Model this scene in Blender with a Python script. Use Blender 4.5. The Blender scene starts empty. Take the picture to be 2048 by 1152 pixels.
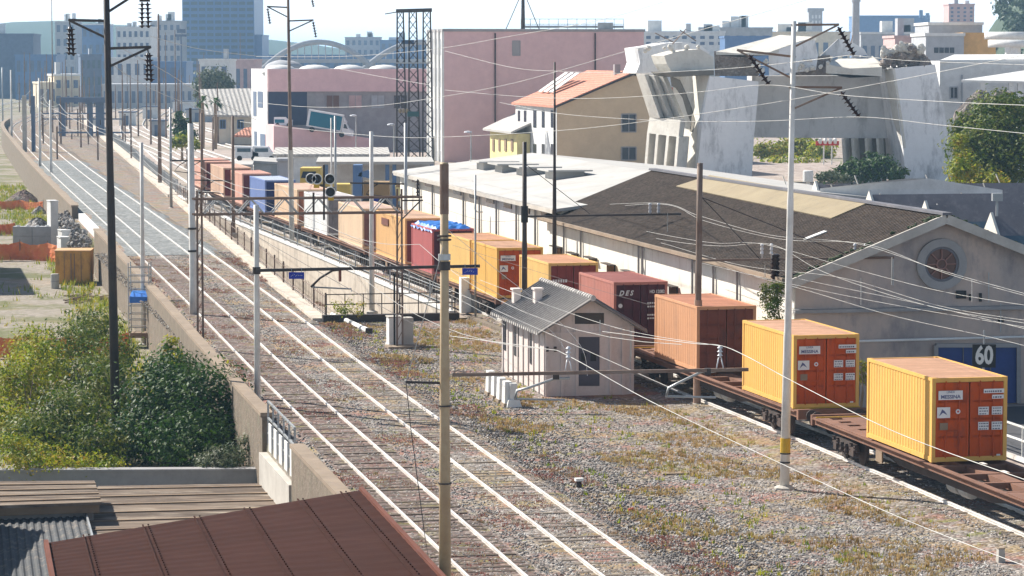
import bpy, math, random
import numpy as np
from mathutils import Vector, Matrix
random.seed(7); rng = np.random.default_rng(7)
C = bpy.context.scene.collection
scn = bpy.context.scene
R = math.radians

# ---------------------------------------------------------------- camera geometry
KD = 1.5                                   # the tape: forward distances below are given in units of 1.5 m
F = 3860.0 * KD; CH = 13.6; PT = math.atan((576 - 110) / F)
sp, cp = math.sin(PT), math.cos(PT)
A = math.atan(1224 * cp / F); sA, cA = math.sin(A), math.cos(A)
A0 = .30499; s0, c0_ = math.sin(A0), math.cos(A0)
UA = sA * s0 + KD * cA * c0_; UB = -sA * c0_ + KD * cA * s0; VD = cA * c0_ + KD * sA * s0
VREF = 24.0                                # offset from the sight line at which a section's u was taken
def ray(x, y):
    a = (x - 1024) / F; b = (y - 576) / F
    return Vector((a, cp - b * sp, -(sp + b * cp)))
CAM = Vector((0, 0, CH))
def G(x, y, z=0.0):                       # where the sight line meets the level z
    r = ray(x, y); t = (z - CH) / r.z
    return CAM + r * t
def at(x, y, d):                          # point at forward distance d
    r = ray(x, y); return CAM + r * (d * KD / r.y)
def T(u, v, z=0.0):                       # railway frame: u along the line, v to its side
    u, v = UA * u + UB * VREF, VD * v
    return Vector((-sA * u + cA * v, cA * u + sA * v, z))
def proj(p):
    zc = p[1] * cp - (p[2] - CH) * sp; yc = -(p[1] * sp + (p[2] - CH) * cp)
    return (1024 + F * p[0] / zc, 576 + F * yc / zc)
def on_plane(x, y, p0, n):
    r = ray(x, y); t = (Vector(p0) - CAM).dot(n) / r.dot(n)
    return CAM + r * t
def along(p, d, xt):                      # how far to walk from p along d to reach column xt
    k = (xt - 1024) / F
    zc0 = p[1] * cp - (p[2] - CH) * sp; dz = d[1] * cp - d[2] * sp
    return (k * zc0 - p[0]) / (d[0] - k * dz)
UH = T(1, 0) - T(0, 0); VH = T(0, 1) - T(0, 0); ZH = Vector((0, 0, 1))

# ---------------------------------------------------------------- mesh builder
class MB:
    def __init__(s): s.v = []; s.f = []; s.m = []; s.mi = 0
    def add(s, vs, fs):
        b = len(s.v); s.v += [tuple(p) for p in vs]
        for f in fs: s.f.append(tuple(i + b for i in f)); s.m.append(s.mi)
        return s
    def quad(s, a, b, c, d): return s.add([a, b, c, d], [(0, 1, 2, 3)])
    def hexa(s, p):                       # 8 points: bottom ring, top ring
        return s.add(p, [(3, 2, 1, 0), (4, 5, 6, 7), (0, 1, 5, 4), (1, 2, 6, 5), (2, 3, 7, 6), (3, 0, 4, 7)])
    def box(s, c, d, rz=0.0):
        c = Vector(c); x, y, z = d[0] / 2, d[1] / 2, d[2] / 2
        co, si = math.cos(rz), math.sin(rz); P = []
        for zz in (-z, z):
            for xx, yy in ((-x, -y), (x, -y), (x, y), (-x, y)):
                P.append(c + Vector((xx * co - yy * si, xx * si + yy * co, zz)))
        return s.hexa(P)
    def slab(s, o, a, b, c):              # parallelepiped from corner o
        o, a, b, c = map(Vector, (o, a, b, c))
        return s.hexa([o, o + a, o + a + b, o + b, o + c, o + a + c, o + a + b + c, o + b + c])
    def bar(s, p, q, w, h=None):
        p, q = Vector(p), Vector(q); h = h or w; d = (q - p)
        if d.length < 1e-6: return s
        d.normalize(); up = ZH if abs(d.z) < .95 else Vector((0, 1, 0))
        a = d.cross(up).normalized() * (w / 2); b = a.cross(d).normalized() * (h / 2)
        return s.hexa([p - a - b, p + a - b, p + a + b, p - a + b, q - a - b, q + a - b, q + a + b, q - a + b])
    def tube(s, pts, r, n=8, cap=True):
        pts = [Vector(p) for p in pts]
        rs = r if isinstance(r, (list, tuple)) else [r] * len(pts)
        V = []
        for i, p in enumerate(pts):
            d = (pts[min(i + 1, len(pts) - 1)] - pts[max(i - 1, 0)]).normalized()
            up = ZH if abs(d.z) < .9 else Vector((0, 1, 0))
            a = d.cross(up).normalized(); b = a.cross(d).normalized()
            for k in range(n):
                t = 2 * math.pi * k / n
                V.append(p + a * (rs[i] * math.cos(t)) + b * (rs[i] * math.sin(t)))
        fs = []
        for i in range(len(pts) - 1):
            for k in range(n):
                k2 = (k + 1) % n
                fs.append((i * n + k, i * n + k2, (i + 1) * n + k2, (i + 1) * n + k))
        if cap:
            fs.append(tuple(range(n))[::-1]); fs.append(tuple((len(pts) - 1) * n + k for k in range(n)))
        return s.add(V, fs)
    def lathe(s, o, prof, n=10, axis=ZH):  # prof: (radius, height)
        o = Vector(o); axis = Vector(axis).normalized()
        return s.tube([o + axis * h for _, h in prof], [max(r_, .001) for r_, _ in prof], n)
    def prism(s, poly, ext):              # planar polygon pushed along ext
        e = Vector(ext); n = len(poly); P = [Vector(p) for p in poly]
        fs = [tuple(range(n))[::-1], tuple(range(n, 2 * n))]
        for i in range(n): fs.append((i, (i + 1) % n, n + (i + 1) % n, n + i))
        return s.add(P + [p + e for p in P], fs)
    def sweep(s, prof, path, side):       # prof (a,z) swept along path with side vectors
        n = len(prof); V = []; fs = []
        for p, sd in zip(path, side):
            for a, z in prof: V.append(Vector(p) + Vector(sd) * a + ZH * z)
        for i in range(len(path) - 1):
            for k in range(n):
                k2 = (k + 1) % n
                fs.append((i * n + k, i * n + k2, (i + 1) * n + k2, (i + 1) * n + k))
        fs.append(tuple(range(n))); fs.append(tuple((len(path) - 1) * n + k for k in range(n))[::-1])
        return s.add(V, fs)
    def rock(s, c, r, seed=0, flat=1.0):
        rd = random.Random(seed); V = []; nl, ns = 4, 7
        c = Vector(c)
        V.append(c + Vector((0, 0, r[2] * flat)))
        for i in range(1, nl):
            for k in range(ns):
                th = math.pi * i / nl; ph = 2 * math.pi * (k + rd.uniform(-.25, .25)) / ns; q = rd.uniform(.75, 1.2)
                V.append(c + Vector((r[0] * q * math.sin(th) * math.cos(ph), r[1] * q * math.sin(th) * math.sin(ph), r[2] * q * math.cos(th))))
        V.append(c - Vector((0, 0, r[2] * flat))); fs = []
        for k in range(ns): fs.append((0, 1 + k, 1 + (k + 1) % ns))
        for i in range(nl - 2):
            for k in range(ns):
                a = 1 + i * ns; fs.append((a + k, a + ns + k, a + ns + (k + 1) % ns, a + (k + 1) % ns))
        a = 1 + (nl - 2) * ns
        for k in range(ns): fs.append((a + k, len(V) - 1, a + (k + 1) % ns))
        return s.add(V, fs)
    def build(s, name, mats, parent=None, world=False, smooth=False):
        me = bpy.data.meshes.new(name)
        V = s.v
        if world and parent is not None:
            W_ = Matrix(); q_ = parent
            while q_ is not None:
                W_ = Matrix.Translation(q_.location) @ q_.rotation_euler.to_matrix().to_4x4() @ W_; q_ = q_.parent
            inv = W_.inverted()
            V = [tuple(inv @ Vector(p)) for p in V]
        me.from_pydata(V, [], s.f)
        if not isinstance(mats, (list, tuple)): mats = [mats]
        for m in mats: me.materials.append(m)
        if len(mats) > 1: me.polygons.foreach_set('material_index', s.m)
        if smooth: me.polygons.foreach_set('use_smooth', [True] * len(s.f))
        me.update()
        o = bpy.data.objects.new(name, me); C.objects.link(o)
        if parent is not None: o.parent = parent
        return o

def np_obj(name, V, Fa, mat, parent=None, sizes=None):
    me = bpy.data.meshes.new(name); V = np.asarray(V, dtype=np.float32); Fa = np.asarray(Fa, dtype=np.int32)
    k = Fa.shape[1]
    me.vertices.add(len(V)); me.vertices.foreach_set('co', V.ravel())
    me.loops.add(Fa.size); me.loops.foreach_set('vertex_index', Fa.ravel())
    me.polygons.add(len(Fa)); me.polygons.foreach_set('loop_start', np.arange(len(Fa), dtype=np.int32) * k)
    me.update(calc_edges=True); me.materials.append(mat)
    o = bpy.data.objects.new(name, me); C.objects.link(o)
    if parent is not None: o.parent = parent
    return o

def tag(o, label, cat, group=None, kind=None):
    if label: o['label'] = label
    if cat: o['category'] = cat
    if group: o['group'] = group
    if kind: o['kind'] = kind
    return o
def thing(name, label, cat, loc=(0, 0, 0), rz=0.0, group=None):
    o = bpy.data.objects.new(name, None); C.objects.link(o); o.empty_display_size = .3
    o.location = loc; o.rotation_euler = (0, 0, rz)
    return tag(o, label, cat, group)
def dup(root, loc, rz, label, group=None):
    r = root.copy(); C.objects.link(r); r.location = loc; r.rotation_euler = (0, 0, rz); r['label'] = label
    if group: r['group'] = group
    for ch in list(root.children):
        c = ch.copy(); C.objects.link(c); c.parent = r
        for g in ch.children:
            d = g.copy(); C.objects.link(d); d.parent = c
    return r

# ---------------------------------------------------------------- materials
def newmat(name):
    m = bpy.data.materials.new(name); m.use_nodes = True; nt = m.node_tree
    return m, nt, nt.nodes['Principled BSDF']
def lk(nt, a, b): nt.links.new(a, b)
def coords(nt, world=True):
    if world:
        return nt.nodes.new('ShaderNodeNewGeometry').outputs['Position']
    return nt.nodes.new('ShaderNodeTexCoord').outputs['Object']
def noise(nt, co, scale, detail=4, rough=.6, stretch=None):
    if stretch:
        mp = nt.nodes.new('ShaderNodeMapping'); mp.inputs['Scale'].default_value = stretch; lk(nt, co, mp.inputs['Vector']); co = mp.outputs['Vector']
    n = nt.nodes.new('ShaderNodeTexNoise'); n.inputs['Scale'].default_value = scale; n.inputs['Detail'].default_value = detail
    n.inputs['Roughness'].default_value = rough; lk(nt, co, n.inputs['Vector']); return n.outputs['Fac']
def ramp(nt, fac, stops):
    r = nt.nodes.new('ShaderNodeValToRGB'); e = r.color_ramp.elements
    while len(e) < len(stops): e.new(.5)
    for k, (p, c) in enumerate(stops):
        e[k].position = p; e[k].color = (*c, 1) if len(c) == 3 else c
    lk(nt, fac, r.inputs['Fac']); return r.outputs['Color']
def mix(nt, fac, a, b, mode='MIX'):
    m = nt.nodes.new('ShaderNodeMix'); m.data_type = 'RGBA'; m.blend_type = mode
    for sock, val in ((m.inputs[0], fac), (m.inputs[6], a), (m.inputs[7], b)):
        if isinstance(val, (int, float)): sock.default_value = val
        elif isinstance(val, tuple): sock.default_value = (*val, 1)
        else: lk(nt, val, sock)
    return m.outputs[2]
def bump(nt, b, h, strength=.3, dist=.02):
    n = nt.nodes.new('ShaderNodeBump'); n.inputs['Strength'].default_value = strength; n.inputs['Distance'].default_value = dist
    lk(nt, h, n.inputs['Height']); lk(nt, n.outputs['Normal'], b.inputs['Normal'])
def M(name, col, rough=.7, metal=0.0, col2=None, scale=.8, lo=.38, hi=.62, stain=None, sscale=2.5, samt=.5, stretch=None, bmp=0.0, bscale=12, world=True, bd=.02):
    """base colour, a second tone in broad patches, and weather stains of their own shape"""
    m, nt, b = newmat(name)
    b.inputs['Roughness'].default_value = rough; b.inputs['Metallic'].default_value = metal
    b.inputs['Specular IOR Level'].default_value = .3
    co = coords(nt, world)
    c = col
    if col2 is None: col2 = tuple(x * .78 for x in col)
    f = ramp(nt, noise(nt, co, scale, 5, .65, stretch), [(lo, (0, 0, 0)), (hi, (1, 1, 1))])
    c = mix(nt, f, col, col2)
    f2 = noise(nt, co, scale * 9, 3, .6)
    c = mix(nt, .25, c, mix(nt, f2, tuple(x * .6 for x in col), tuple(min(1, x * 1.3) for x in col)))
    if stain:
        fs = ramp(nt, noise(nt, co, sscale, 6, .7, stretch), [(.52, (0, 0, 0)), (.68, (samt,) * 3)])
        c = mix(nt, fs, c, stain)
    lk(nt, c, b.inputs['Base Color'])
    if bmp: bump(nt, b, noise(nt, co, bscale, 4, .65), bmp, bd)
    return m
MT = {}
def m_(k): return MT[k]

def mat_ballast(name, tones, patches, cell=9.0, sc=1.0, world=True):
    m, nt, b = newmat(name); b.inputs['Roughness'].default_value = .95; b.inputs['Specular IOR Level'].default_value = .15
    co = coords(nt)
    v = nt.nodes.new('ShaderNodeTexVoronoi'); v.inputs['Scale'].default_value = cell; lk(nt, co, v.inputs['Vector'])
    sep = nt.nodes.new('ShaderNodeSeparateColor'); lk(nt, v.outputs['Color'], sep.inputs['Color'])
    st = ramp(nt, sep.outputs[0], [(i / max(1, len(tones) - 1), t) for i, t in enumerate(tones)])
    c = st
    for k, (col, scale, lo, hi, amt) in enumerate(patches):
        mp = nt.nodes.new('ShaderNodeMapping'); mp.inputs['Location'].default_value = (37 * k + 5, 91 * k, 13 * k); lk(nt, co, mp.inputs['Vector'])
        f = ramp(nt, noise(nt, mp.outputs['Vector'], scale, 7, .72), [(lo, (0, 0, 0)), (hi, (amt,) * 3)])
        sp2 = noise(nt, co, 16, 3, .7)
        c = mix(nt, f, c, mix(nt, sp2, tuple(x * .45 for x in col), tuple(min(1, x * 1.5) for x in col)))
    lk(nt, c, b.inputs['Base Color'])
    inv = nt.nodes.new('ShaderNodeMath'); inv.operation = 'SUBTRACT'; inv.inputs[0].default_value = .6; lk(nt, v.outputs['Distance'], inv.inputs[1])
    bump(nt, b, inv.outputs[0], .9, .06)
    return m
def mat_leaf(name, cols, trans=.25):
    m, nt, b = newmat(name); b.inputs['Roughness'].default_value = .55; b.inputs['Specular IOR Level'].default_value = .18
    co = coords(nt)
    wn = nt.nodes.new('ShaderNodeTexVoronoi'); wn.inputs['Scale'].default_value = 3.1; lk(nt, co, wn.inputs['Vector'])
    sep = nt.nodes.new('ShaderNodeSeparateColor'); lk(nt, wn.outputs['Color'], sep.inputs['Color'])
    n = noise(nt, co, .5, 3, .6)
    ad = nt.nodes.new('ShaderNodeMath'); ad.operation = 'ADD'; lk(nt, sep.outputs[0], ad.inputs[0]); lk(nt, n, ad.inputs[1])
    hf = nt.nodes.new('ShaderNodeMath'); hf.operation = 'MULTIPLY'; hf.inputs[1].default_value = .5; lk(nt, ad.outputs[0], hf.inputs[0])
    c = ramp(nt, hf.outputs[0], [(.2 + .6 * i / max(1, len(cols) - 1), t) for i, t in enumerate(cols)])
    lk(nt, c, b.inputs['Base Color'])
    tr = nt.nodes.new('ShaderNodeBsdfTranslucent'); lk(nt, c, tr.inputs['Color'])
    ms = nt.nodes.new('ShaderNodeMixShader'); ms.inputs[0].default_value = trans
    out = nt.nodes['Material Output']; lk(nt, b.outputs[0], ms.inputs[1]); lk(nt, tr.outputs[0], ms.inputs[2]); lk(nt, ms.outputs[0], out.inputs['Surface'])
    return m
def mat_glass(name, col=(.025, .032, .045)):
    m, nt, b = newmat(name); b.inputs['Base Color'].default_value = (*col, 1); b.inputs['Roughness'].default_value = .2
    b.inputs['Specular IOR Level'].default_value = .3; return m
def mat_roofing(name, c1, c2, period, axis, c3=None, moss=None, amp=.6, groove=None):
    """sheeting or tiles whose ribs run along the given axis of the world (a vector in plan)"""
    m, nt, b = newmat(name); b.inputs['Roughness'].default_value = .85; b.inputs['Specular IOR Level'].default_value = .2
    co = coords(nt)
    dt = nt.nodes.new('ShaderNodeVectorMath'); dt.operation = 'DOT_PRODUCT'; lk(nt, co, dt.inputs[0]); dt.inputs[1].default_value = axis
    ml = nt.nodes.new('ShaderNodeMath'); ml.operation = 'MULTIPLY'; ml.inputs[1].default_value = 2 * math.pi / period; lk(nt, dt.outputs['Value'], ml.inputs[0])
    sn = nt.nodes.new('ShaderNodeMath'); sn.operation = 'SINE'; lk(nt, ml.outputs[0], sn.inputs[0])
    f = ramp(nt, noise(nt, co, .5, 6, .7), [(.35, (0, 0, 0)), (.65, (1, 1, 1))])
    c = mix(nt, f, c1, c2)
    c = mix(nt, .55, c, mix(nt, ramp(nt, noise(nt, co, 5, 5, .75), [(.38, (0, 0, 0)), (.62, (1, 1, 1))]), tuple(x * .3 for x in c1), tuple(min(1, x * 1.9) for x in c1)))
    if c3: c = mix(nt, ramp(nt, noise(nt, co, 1.4, 6, .75), [(.55, (0, 0, 0)), (.7, (.7, .7, .7))]), c, c3)
    if groove: c = mix(nt, ramp(nt, sn.outputs[0], [(.0, (.9,) * 3), (.35, (0, 0, 0))]), c, groove)
    lk(nt, c, b.inputs['Base Color']); bump(nt, b, sn.outputs[0], amp, period * .25)
    return m

# paints and metals
for k, a in {
 'white_paint': ((.78, .78, .75), .6, 0, (.66, .65, .61)), 'pole_white': ((.72, .70, .66), .6, 0, (.52, .48, .43)),
 'rail_white': ((.80, .78, .75), .4, .05, (.55, .49, .43)), 'dark_steel': ((.035, .030, .030), .6, .1, (.075, .055, .045)),
 'rust_pole': ((.16, .10, .075), .75, .1, (.26, .20, .16)), 'galv': ((.42, .43, .43), .5, .5, (.30, .31, .31)),
 'concrete': ((.50, .47, .42), .9, 0, (.38, .35, .31)), 'tan_pole': ((.47, .36, .22), .65, 0, (.36, .24, .14)),
 'insul_dark': ((.035, .02, .02), .25, 0, None), 'insul_pale': ((.60, .60, .62), .3, 0, None), 'insul_red': ((.18, .05, .03), .3, 0, None),
 'black': ((.015, .015, .016), .5, 0, None), 'cream_wall': ((.70, .64, .53), .85, 0, (.62, .55, .45)),
 'pink_wall': ((.74, .50, .49), .85, 0, (.66, .44, .44)), 'grey_wall': ((.36, .34, .34), .85, 0, None),
 'tan_wall': ((.64, .49, .32), .9, 0, (.57, .43, .28)), 'yellow_wall': ((.72, .62, .30), .85, 0, None),
 'blue_door': ((.02, .05, .20), .5, 0, None), 'sign_blue': ((.01, .03, .36), .4, 0, None), 'sign_yellow': ((.62, .38, .03), .5, 0, None),
 'bogie': ((.05, .04, .035), .8, .1, (.09, .06, .05)), 'wagon': ((.23, .115, .075), .85, 0, (.15, .075, .05)), 'tyre': ((.02, .02, .02), .8, 0, None),
 'blue_tarp': ((.03, .16, .55), .45, 0, (.05, .25, .65)), 'red_paint': ((.5, .03, .02), .5, 0, None), 'teal_truck': ((.0, .13, .20), .5, 0, (.0, .12, .19)),
 'vehicle_white': ((.75, .76, .78), .3, 0, None), 'yellow_machine': ((.78, .55, .12), .5, 0, None), 'brown_machine': ((.34, .22, .10), .7, 0, None),
 'timber': ((.28, .20, .13), .9, 0, (.20, .14, .1)), 'far_white': ((.72, .72, .70), .8, 0, None), 'far_grey': ((.42, .43, .45), .85, 0, None),
 'far_dark': ((.13, .17, .25), .8, 0, None), 'far_blue': ((.09, .17, .33), .4, 0, (.11, .20, .38)), 'far_cream': ((.75, .65, .48), .85, 0, None),  # far_blue: the blue of the distant haze is put into this colour
 'far_pink': ((.55, .38, .36), .85, 0, None), 'orange_wall': ((.72, .42, .14), .85, 0, None), 'plaster_grey': ((.34, .33, .325), .9, 0, None),
}.items():
    MT[k] = M('m_' + k, a[0], a[1], a[2], a[3])
MT['hut_wall'] = M('m_hut_wall', (.66, .58, .54), .9, 0, (.58, .50, .46), stain=(.34, .29, .27), samt=.5, stretch=(1, 1, .35))
MT['gable_wall'] = M('m_gable_wall', (.52, .42, .36), .92, 0, (.33, .30, .29), scale=.35, stain=(.20, .19, .20), sscale=.9, samt=.65, stretch=(1, 1, .45), bmp=.2)
MT['white_wall'] = M('m_white_wall', (.80, .76, .68), .9, 0, (.70, .65, .56), scale=.4, stain=(.45, .38, .30), sscale=1.2, samt=.5, stretch=(1, 1, .3))
MT['stone_wall'] = M('m_stone_wall', (.21, .165, .125), .95, 0, (.14, .11, .08), scale=1.5, stain=(.15, .15, .10), sscale=2.2, samt=.7, bmp=.8, bscale=4, bd=.08)
MT['coping'] = M('m_coping', (.30, .23, .165), .9, 0, (.21, .16, .115), scale=.8, stain=(.26, .20, .16), samt=.6, bmp=.3)
MT['trench_wall'] = M('m_trench_wall', (.60, .53, .44), .9, 0, (.46, .39, .32), scale=.5, stain=(.22, .18, .14), sscale=.9, samt=.8, stretch=(1, 1, .35))
MT['ruin'] = M('m_ruin', (.84, .84, .84), .92, 0, (.76, .76, .76), scale=.25, stain=(.26, .26, .27), sscale=.5, samt=.75, stretch=(1, 1, .35), bmp=.25, bscale=2, bd=.1)
MT['ruin_beam'] = M('m_ruin_beam', (.68, .67, .66), .92, 0, (.58, .57, .56), scale=.25, stain=(.22, .21, .21), sscale=.5, samt=.6, stretch=(1, 1, .35), bmp=.2, bscale=2, bd=.1)  # same concrete as the legs, the beam's shade put into its colour
MT['ruin_light'] = M('m_ruin_light', (.68, .65, .58), .92, 0, (.58, .55, .49), scale=.4, stain=(.40, .36, .30), sscale=1.0, samt=.5, bmp=.3, bscale=2, bd=.1)
MT['rubble'] = M('m_rubble', (.30, .26, .23), .95, 0, (.16, .12, .11), scale=1.3, stain=(.50, .45, .40), sscale=2, samt=.9, bmp=.9, bscale=2.5, bd=.3)
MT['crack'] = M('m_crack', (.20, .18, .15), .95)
MT['red_roof'] = M('m_red_roof', (.050, .0205, .0155), .95, 0, (.041, .017, .0125), scale=.6, stain=(.075, .04, .03), sscale=3, samt=.3, stretch=(.4, 1, 1))
MT['verge'] = M('m_verge', (.17, .07, .05), .7)
MT['planks'] = M('m_planks', (.20, .155, .12), .9, 0, (.075, .058, .048), scale=2.0, lo=.44, hi=.56, stain=(.40, .34, .27), sscale=2.2, samt=.85, stretch=(.13, .75, 1), bmp=.4, bscale=6)
MT['corr_blue'] = M('m_corr_blue', (.075, .08, .085), .85, 0, (.06, .062, .065), stain=(.40, .32, .24), samt=.4)
MT['warm_roof'] = mat_roofing('m_warm_roof', (.058, .045, .037), (.030, .024, .021), .30, tuple(UH.normalized()), c3=(.075, .062, .046), amp=.9)
MT['skylight'] = M('m_skylight', (.30, .245, .155), .85, 0, (.25, .20, .125), scale=.4, stain=(.18, .15, .10), sscale=1.2, samt=.5)
MT['white_roof'] = M('m_white_roof', (.47, .455, .43), .9, 0, (.38, .365, .34), scale=.25, stain=(.36, .34, .31), sscale=.7, samt=.6)
MT['slate'] = M('m_slate', (.15, .145, .16), .7, 0, (.11, .11, .125), scale=.8, stain=(.26, .24, .24), sscale=2, samt=.5, stretch=(1, .3, 1))
MT['north_glass'] = M('m_north_glass', (.075, .12, .15), .4, 0, (.05, .09, .12), stain=(.15, .17, .18), samt=.5)
MT['hut_roof'] = mat_roofing('m_hut_roof', (.50, .48, .455), (.42, .40, .38), .40, tuple(UH.normalized()), c3=(.20, .18, .17), amp=.8, groove=(.17, .155, .145))
MT['terracotta'] = mat_roofing('m_terracotta', (.52, .24, .165), (.44, .19, .13), .5, tuple(VH), c3=(.35, .17, .11), amp=.5)
MT['grey_tiles'] = mat_roofing('m_grey_tiles', (.42, .40, .37), (.33, .31, .29), .7, tuple(VH), amp=.35)
MT['mesh_orange'] = M('m_mesh_orange', (.80, .20, .08), .7, 0, (.80, .33, .10))
MT['lot_box'] = M('m_lot_box', (.64, .33, .075), .7, 0, (.58, .28, .06), stain=(.22, .11, .05), sscale=1.2, samt=.6, stretch=(1, 1, .4))
MT['sleeper'] = M('m_sleeper', (0.175, 0.140, 0.108), .95, 0, (0.119, 0.087, 0.066), scale=2, stain=(0.280, 0.252, 0.182), samt=.6)
MT['sleeper_dark'] = M('m_sleeper_dark', (.10, .075, .055), .95, 0, (.06, .042, .032), scale=2, stain=(.24, .20, .13), samt=.6); MT['wire_pale'] = M('m_wire_pale', (.56, .55, .51), .5, 0, (.30, .29, .27), scale=1.2); MT['wire_dark'] = M('m_wire_dark', (.06, .05, .05), .6); MT['wire_mid'] = M('m_wire_mid', (.46, .44, .41), .5)
MT['pane'] = mat_glass('m_pane'); MT['pane_brown'] = M('m_pane_brown', (.13, .062, .045), .3)
MT['asphalt'] = M('m_asphalt', (.085, .085, .09), .9, 0, (.065, .065, .07), scale=.5)
MT['leaf_dark'] = mat_leaf('m_leaf_dark', [(.010, .036, .005), (.018, .060, .006), (.045, .10, .012), (.10, .15, .035)], .3)
MT['leaf_mid'] = mat_leaf('m_leaf_mid', [(.03, .065, .006), (.065, .115, .010), (.14, .175, .018), (.22, .21, .045)], .35)
MT['leaf_yellow'] = mat_leaf('m_leaf_yellow', [(.07, .13, .008), (.19, .25, .015), (.34, .34, .03), (.36, .22, .03)], .45)
MT['leaf_grey'] = mat_leaf('m_leaf_grey', [(.035, .06, .025), (.07, .10, .045), (.13, .15, .08), (.19, .19, .13)], .3)
MT['leaf_far'] = mat_leaf('m_leaf_far', [(.03, .06, .03), (.05, .085, .04), (.08, .11, .06)])
MT['dry_grass'] = mat_leaf('m_dry_grass', [(.20, .13, .05), (.36, .24, .10), (.46, .33, .16), (.24, .22, .06)], .4)
MT['red_weed'] = mat_leaf('m_red_weed', [(.20, .09, .075), (.30, .13, .11), (.32, .19, .13), (.22, .20, .07)], .35)
MT['stones'] = mat_ballast('m_stones', [(.075, .068, .063), (.33, .31, .29), (.18, .165, .15), (.52, .50, .47), (.14, .105, .09), (.25, .235, .22)], [], 6)
MT['ballast'] = mat_ballast('m_ballast', [(.06, .05, .043), (.28, .25, .22), (.14, .115, .10), (.40, .365, .33), (.10, .07, .058)],
    [((.30, .13, .10), .45, .50, .62, .7), ((.32, .225, .10), .4, .50, .60, .6), ((.20, .20, .05), .8, .56, .66, .75), ((.06, .05, .042), 1.2, .58, .68, .6)], 8)
MT['fresh_ballast'] = mat_ballast('m_fresh_ballast', [(.09, .095, .095), (.27, .28, .275), (.15, .16, .16), (.36, .36, .345)], [((.14, .15, .15), .25, .48, .6, .6), ((.20, .17, .13), .5, .56, .66, .6)], 5)
MT['track_bed'] = mat_ballast('m_track_bed', [(.045, .034, .030), (.20, .16, .14), (.09, .066, .056), (.32, .27, .24), (.08, .05, .042)],
    [((.20, .095, .075), .7, .45, .62, .5), ((.19, .17, .055), 1.1, .54, .64, .75), ((.30, .27, .25), .5, .55, .66, .6), ((.05, .035, .03), .9, .56, .66, .7)], 7)
MT['yard'] = mat_ballast('m_yard', [(.24, .19, .165), (.42, .36, .32), (.32, .26, .23)], [((.24, .20, .14), .02, .48, .6, .7), ((.14, .15, .07), .03, .56, .64, .6)], 1.5)
MT['lot'] = mat_ballast('m_lot', [(0.216, 0.187, 0.151), (0.302, 0.266, 0.223), (0.245, 0.216, 0.173)], [((0.122, 0.130, 0.043), .12, .48, .58, .85), ((0.259, 0.202, 0.115), .3, .52, .64, .6)], 3)
for k in ('red_roof', 'verge', 'warm_roof', 'planks'): MT[k].node_tree.nodes['Principled BSDF'].inputs['Specular IOR Level'].default_value = .05
# ---------------------------------------------------------------- lines of the railway
def spline(pts):
    P = sorted(pts); us = [p[0] for p in P]; vs = [p[1] for p in P]; n = len(P)
    ms = []
    for i in range(n):
        a, b = max(0, i - 1), min(n - 1, i + 1); ms.append((vs[b] - vs[a]) / (us[b] - us[a]))
    def f(u):
        if u <= us[0]: return vs[0] + ms[0] * (u - us[0])
        if u >= us[-1]: return vs[-1] + ms[-1] * (u - us[-1])
        i = max(k for k in range(n) if us[k] <= u); i = min(i, n - 2); h = us[i + 1] - us[i]; t = (u - us[i]) / h
        return ((2*t**3 - 3*t**2 + 1) * vs[i] + (t**3 - 2*t**2 + t) * h * ms[i] + (-2*t**3 + 3*t**2) * vs[i+1] + (t**3 - t**2) * h * ms[i+1])
    return f
lc = spline([(30, 14.5), (47.5, 14.72), (78, 15.08), (107, 15.7), (152, 16.35), (197, 16.85), (226, 17.2), (258, 17.75), (302, 18.6), (340, 19.4), (370, 20.4), (390, 21.8), (415, 24.6), (446, 28.4), (480, 33.5), (520, 40.5), (620, 61), (760, 96), (1000, 170)])
rc = lambda u: lc(u) + 3.4
vc = spline([(20, 31.1), (55, 31.07), (65, 30.95), (95, 30.1), (130, 29.1), (171, 27.95), (200, 28.3), (240, 30.2), (300, 34.0), (340, 37), (420, 46), (520, 62), (700, 95)])
kl = lambda u: 20.9 + .0505 * (u - 98)
kr = lambda u: vc(u) - 2.75
pw = lambda u: lc(u) - 2.55
def path(fv, us, z=0.0): return [T(u, fv(u), z) for u in us]
def sides(fv, us):
    out = []
    for u in us:
        s = (fv(u + .5) - fv(u - .5)); out.append((VH.normalized() * UA - UH.normalized() * s * VD).normalized())
    return out

# ---------------------------------------------------------------- ground
us_all = list(np.arange(20, 97, 5.5)) + [97.5, 97.52] + list(np.arange(101, 186, 6)) + list(np.arange(190, 480, 10)) + [520, 560, 620, 700, 800, 1000, 1400, 2000, 3500, 5000]
def ztr(u): return -.24 if u < 97.51 or u > 185 else -4.6 + 4.36 * max(0, (u - 150) / 35)
def zlot(u): return -2.8 if u < 400 else (-.3 if u > 480 else -2.8 + 2.5 * (u - 400) / 80)
def band(name, mat, fn):
    b = MB(); n = None; V = []; fs = []
    for i, u in enumerate(us_all):
        row = fn(u); n = len(row)
        for v, z in row: V.append(T(u, v, z))
        if i:
            for k in range(n - 1):
                a = (i - 1) * n + k; fs.append((a, a + 1, a + n + 1, a + n))
    b.add(V, fs); o = b.build(name, mat); o['kind'] = 'structure'; return o
nz = lambda u, v: .05 * math.sin(u * 1.3 + v * .7) + .04 * math.sin(v * 2.1 - u * .37)
band('lot_ground', MT['lot'], lambda u: [(-300 - u, zlot(u)), (-40, zlot(u)), (-10, zlot(u)), (0, zlot(u)), (6, zlot(u)), (pw(u) - .1, zlot(u)), (pw(u), -.32)])
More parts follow.
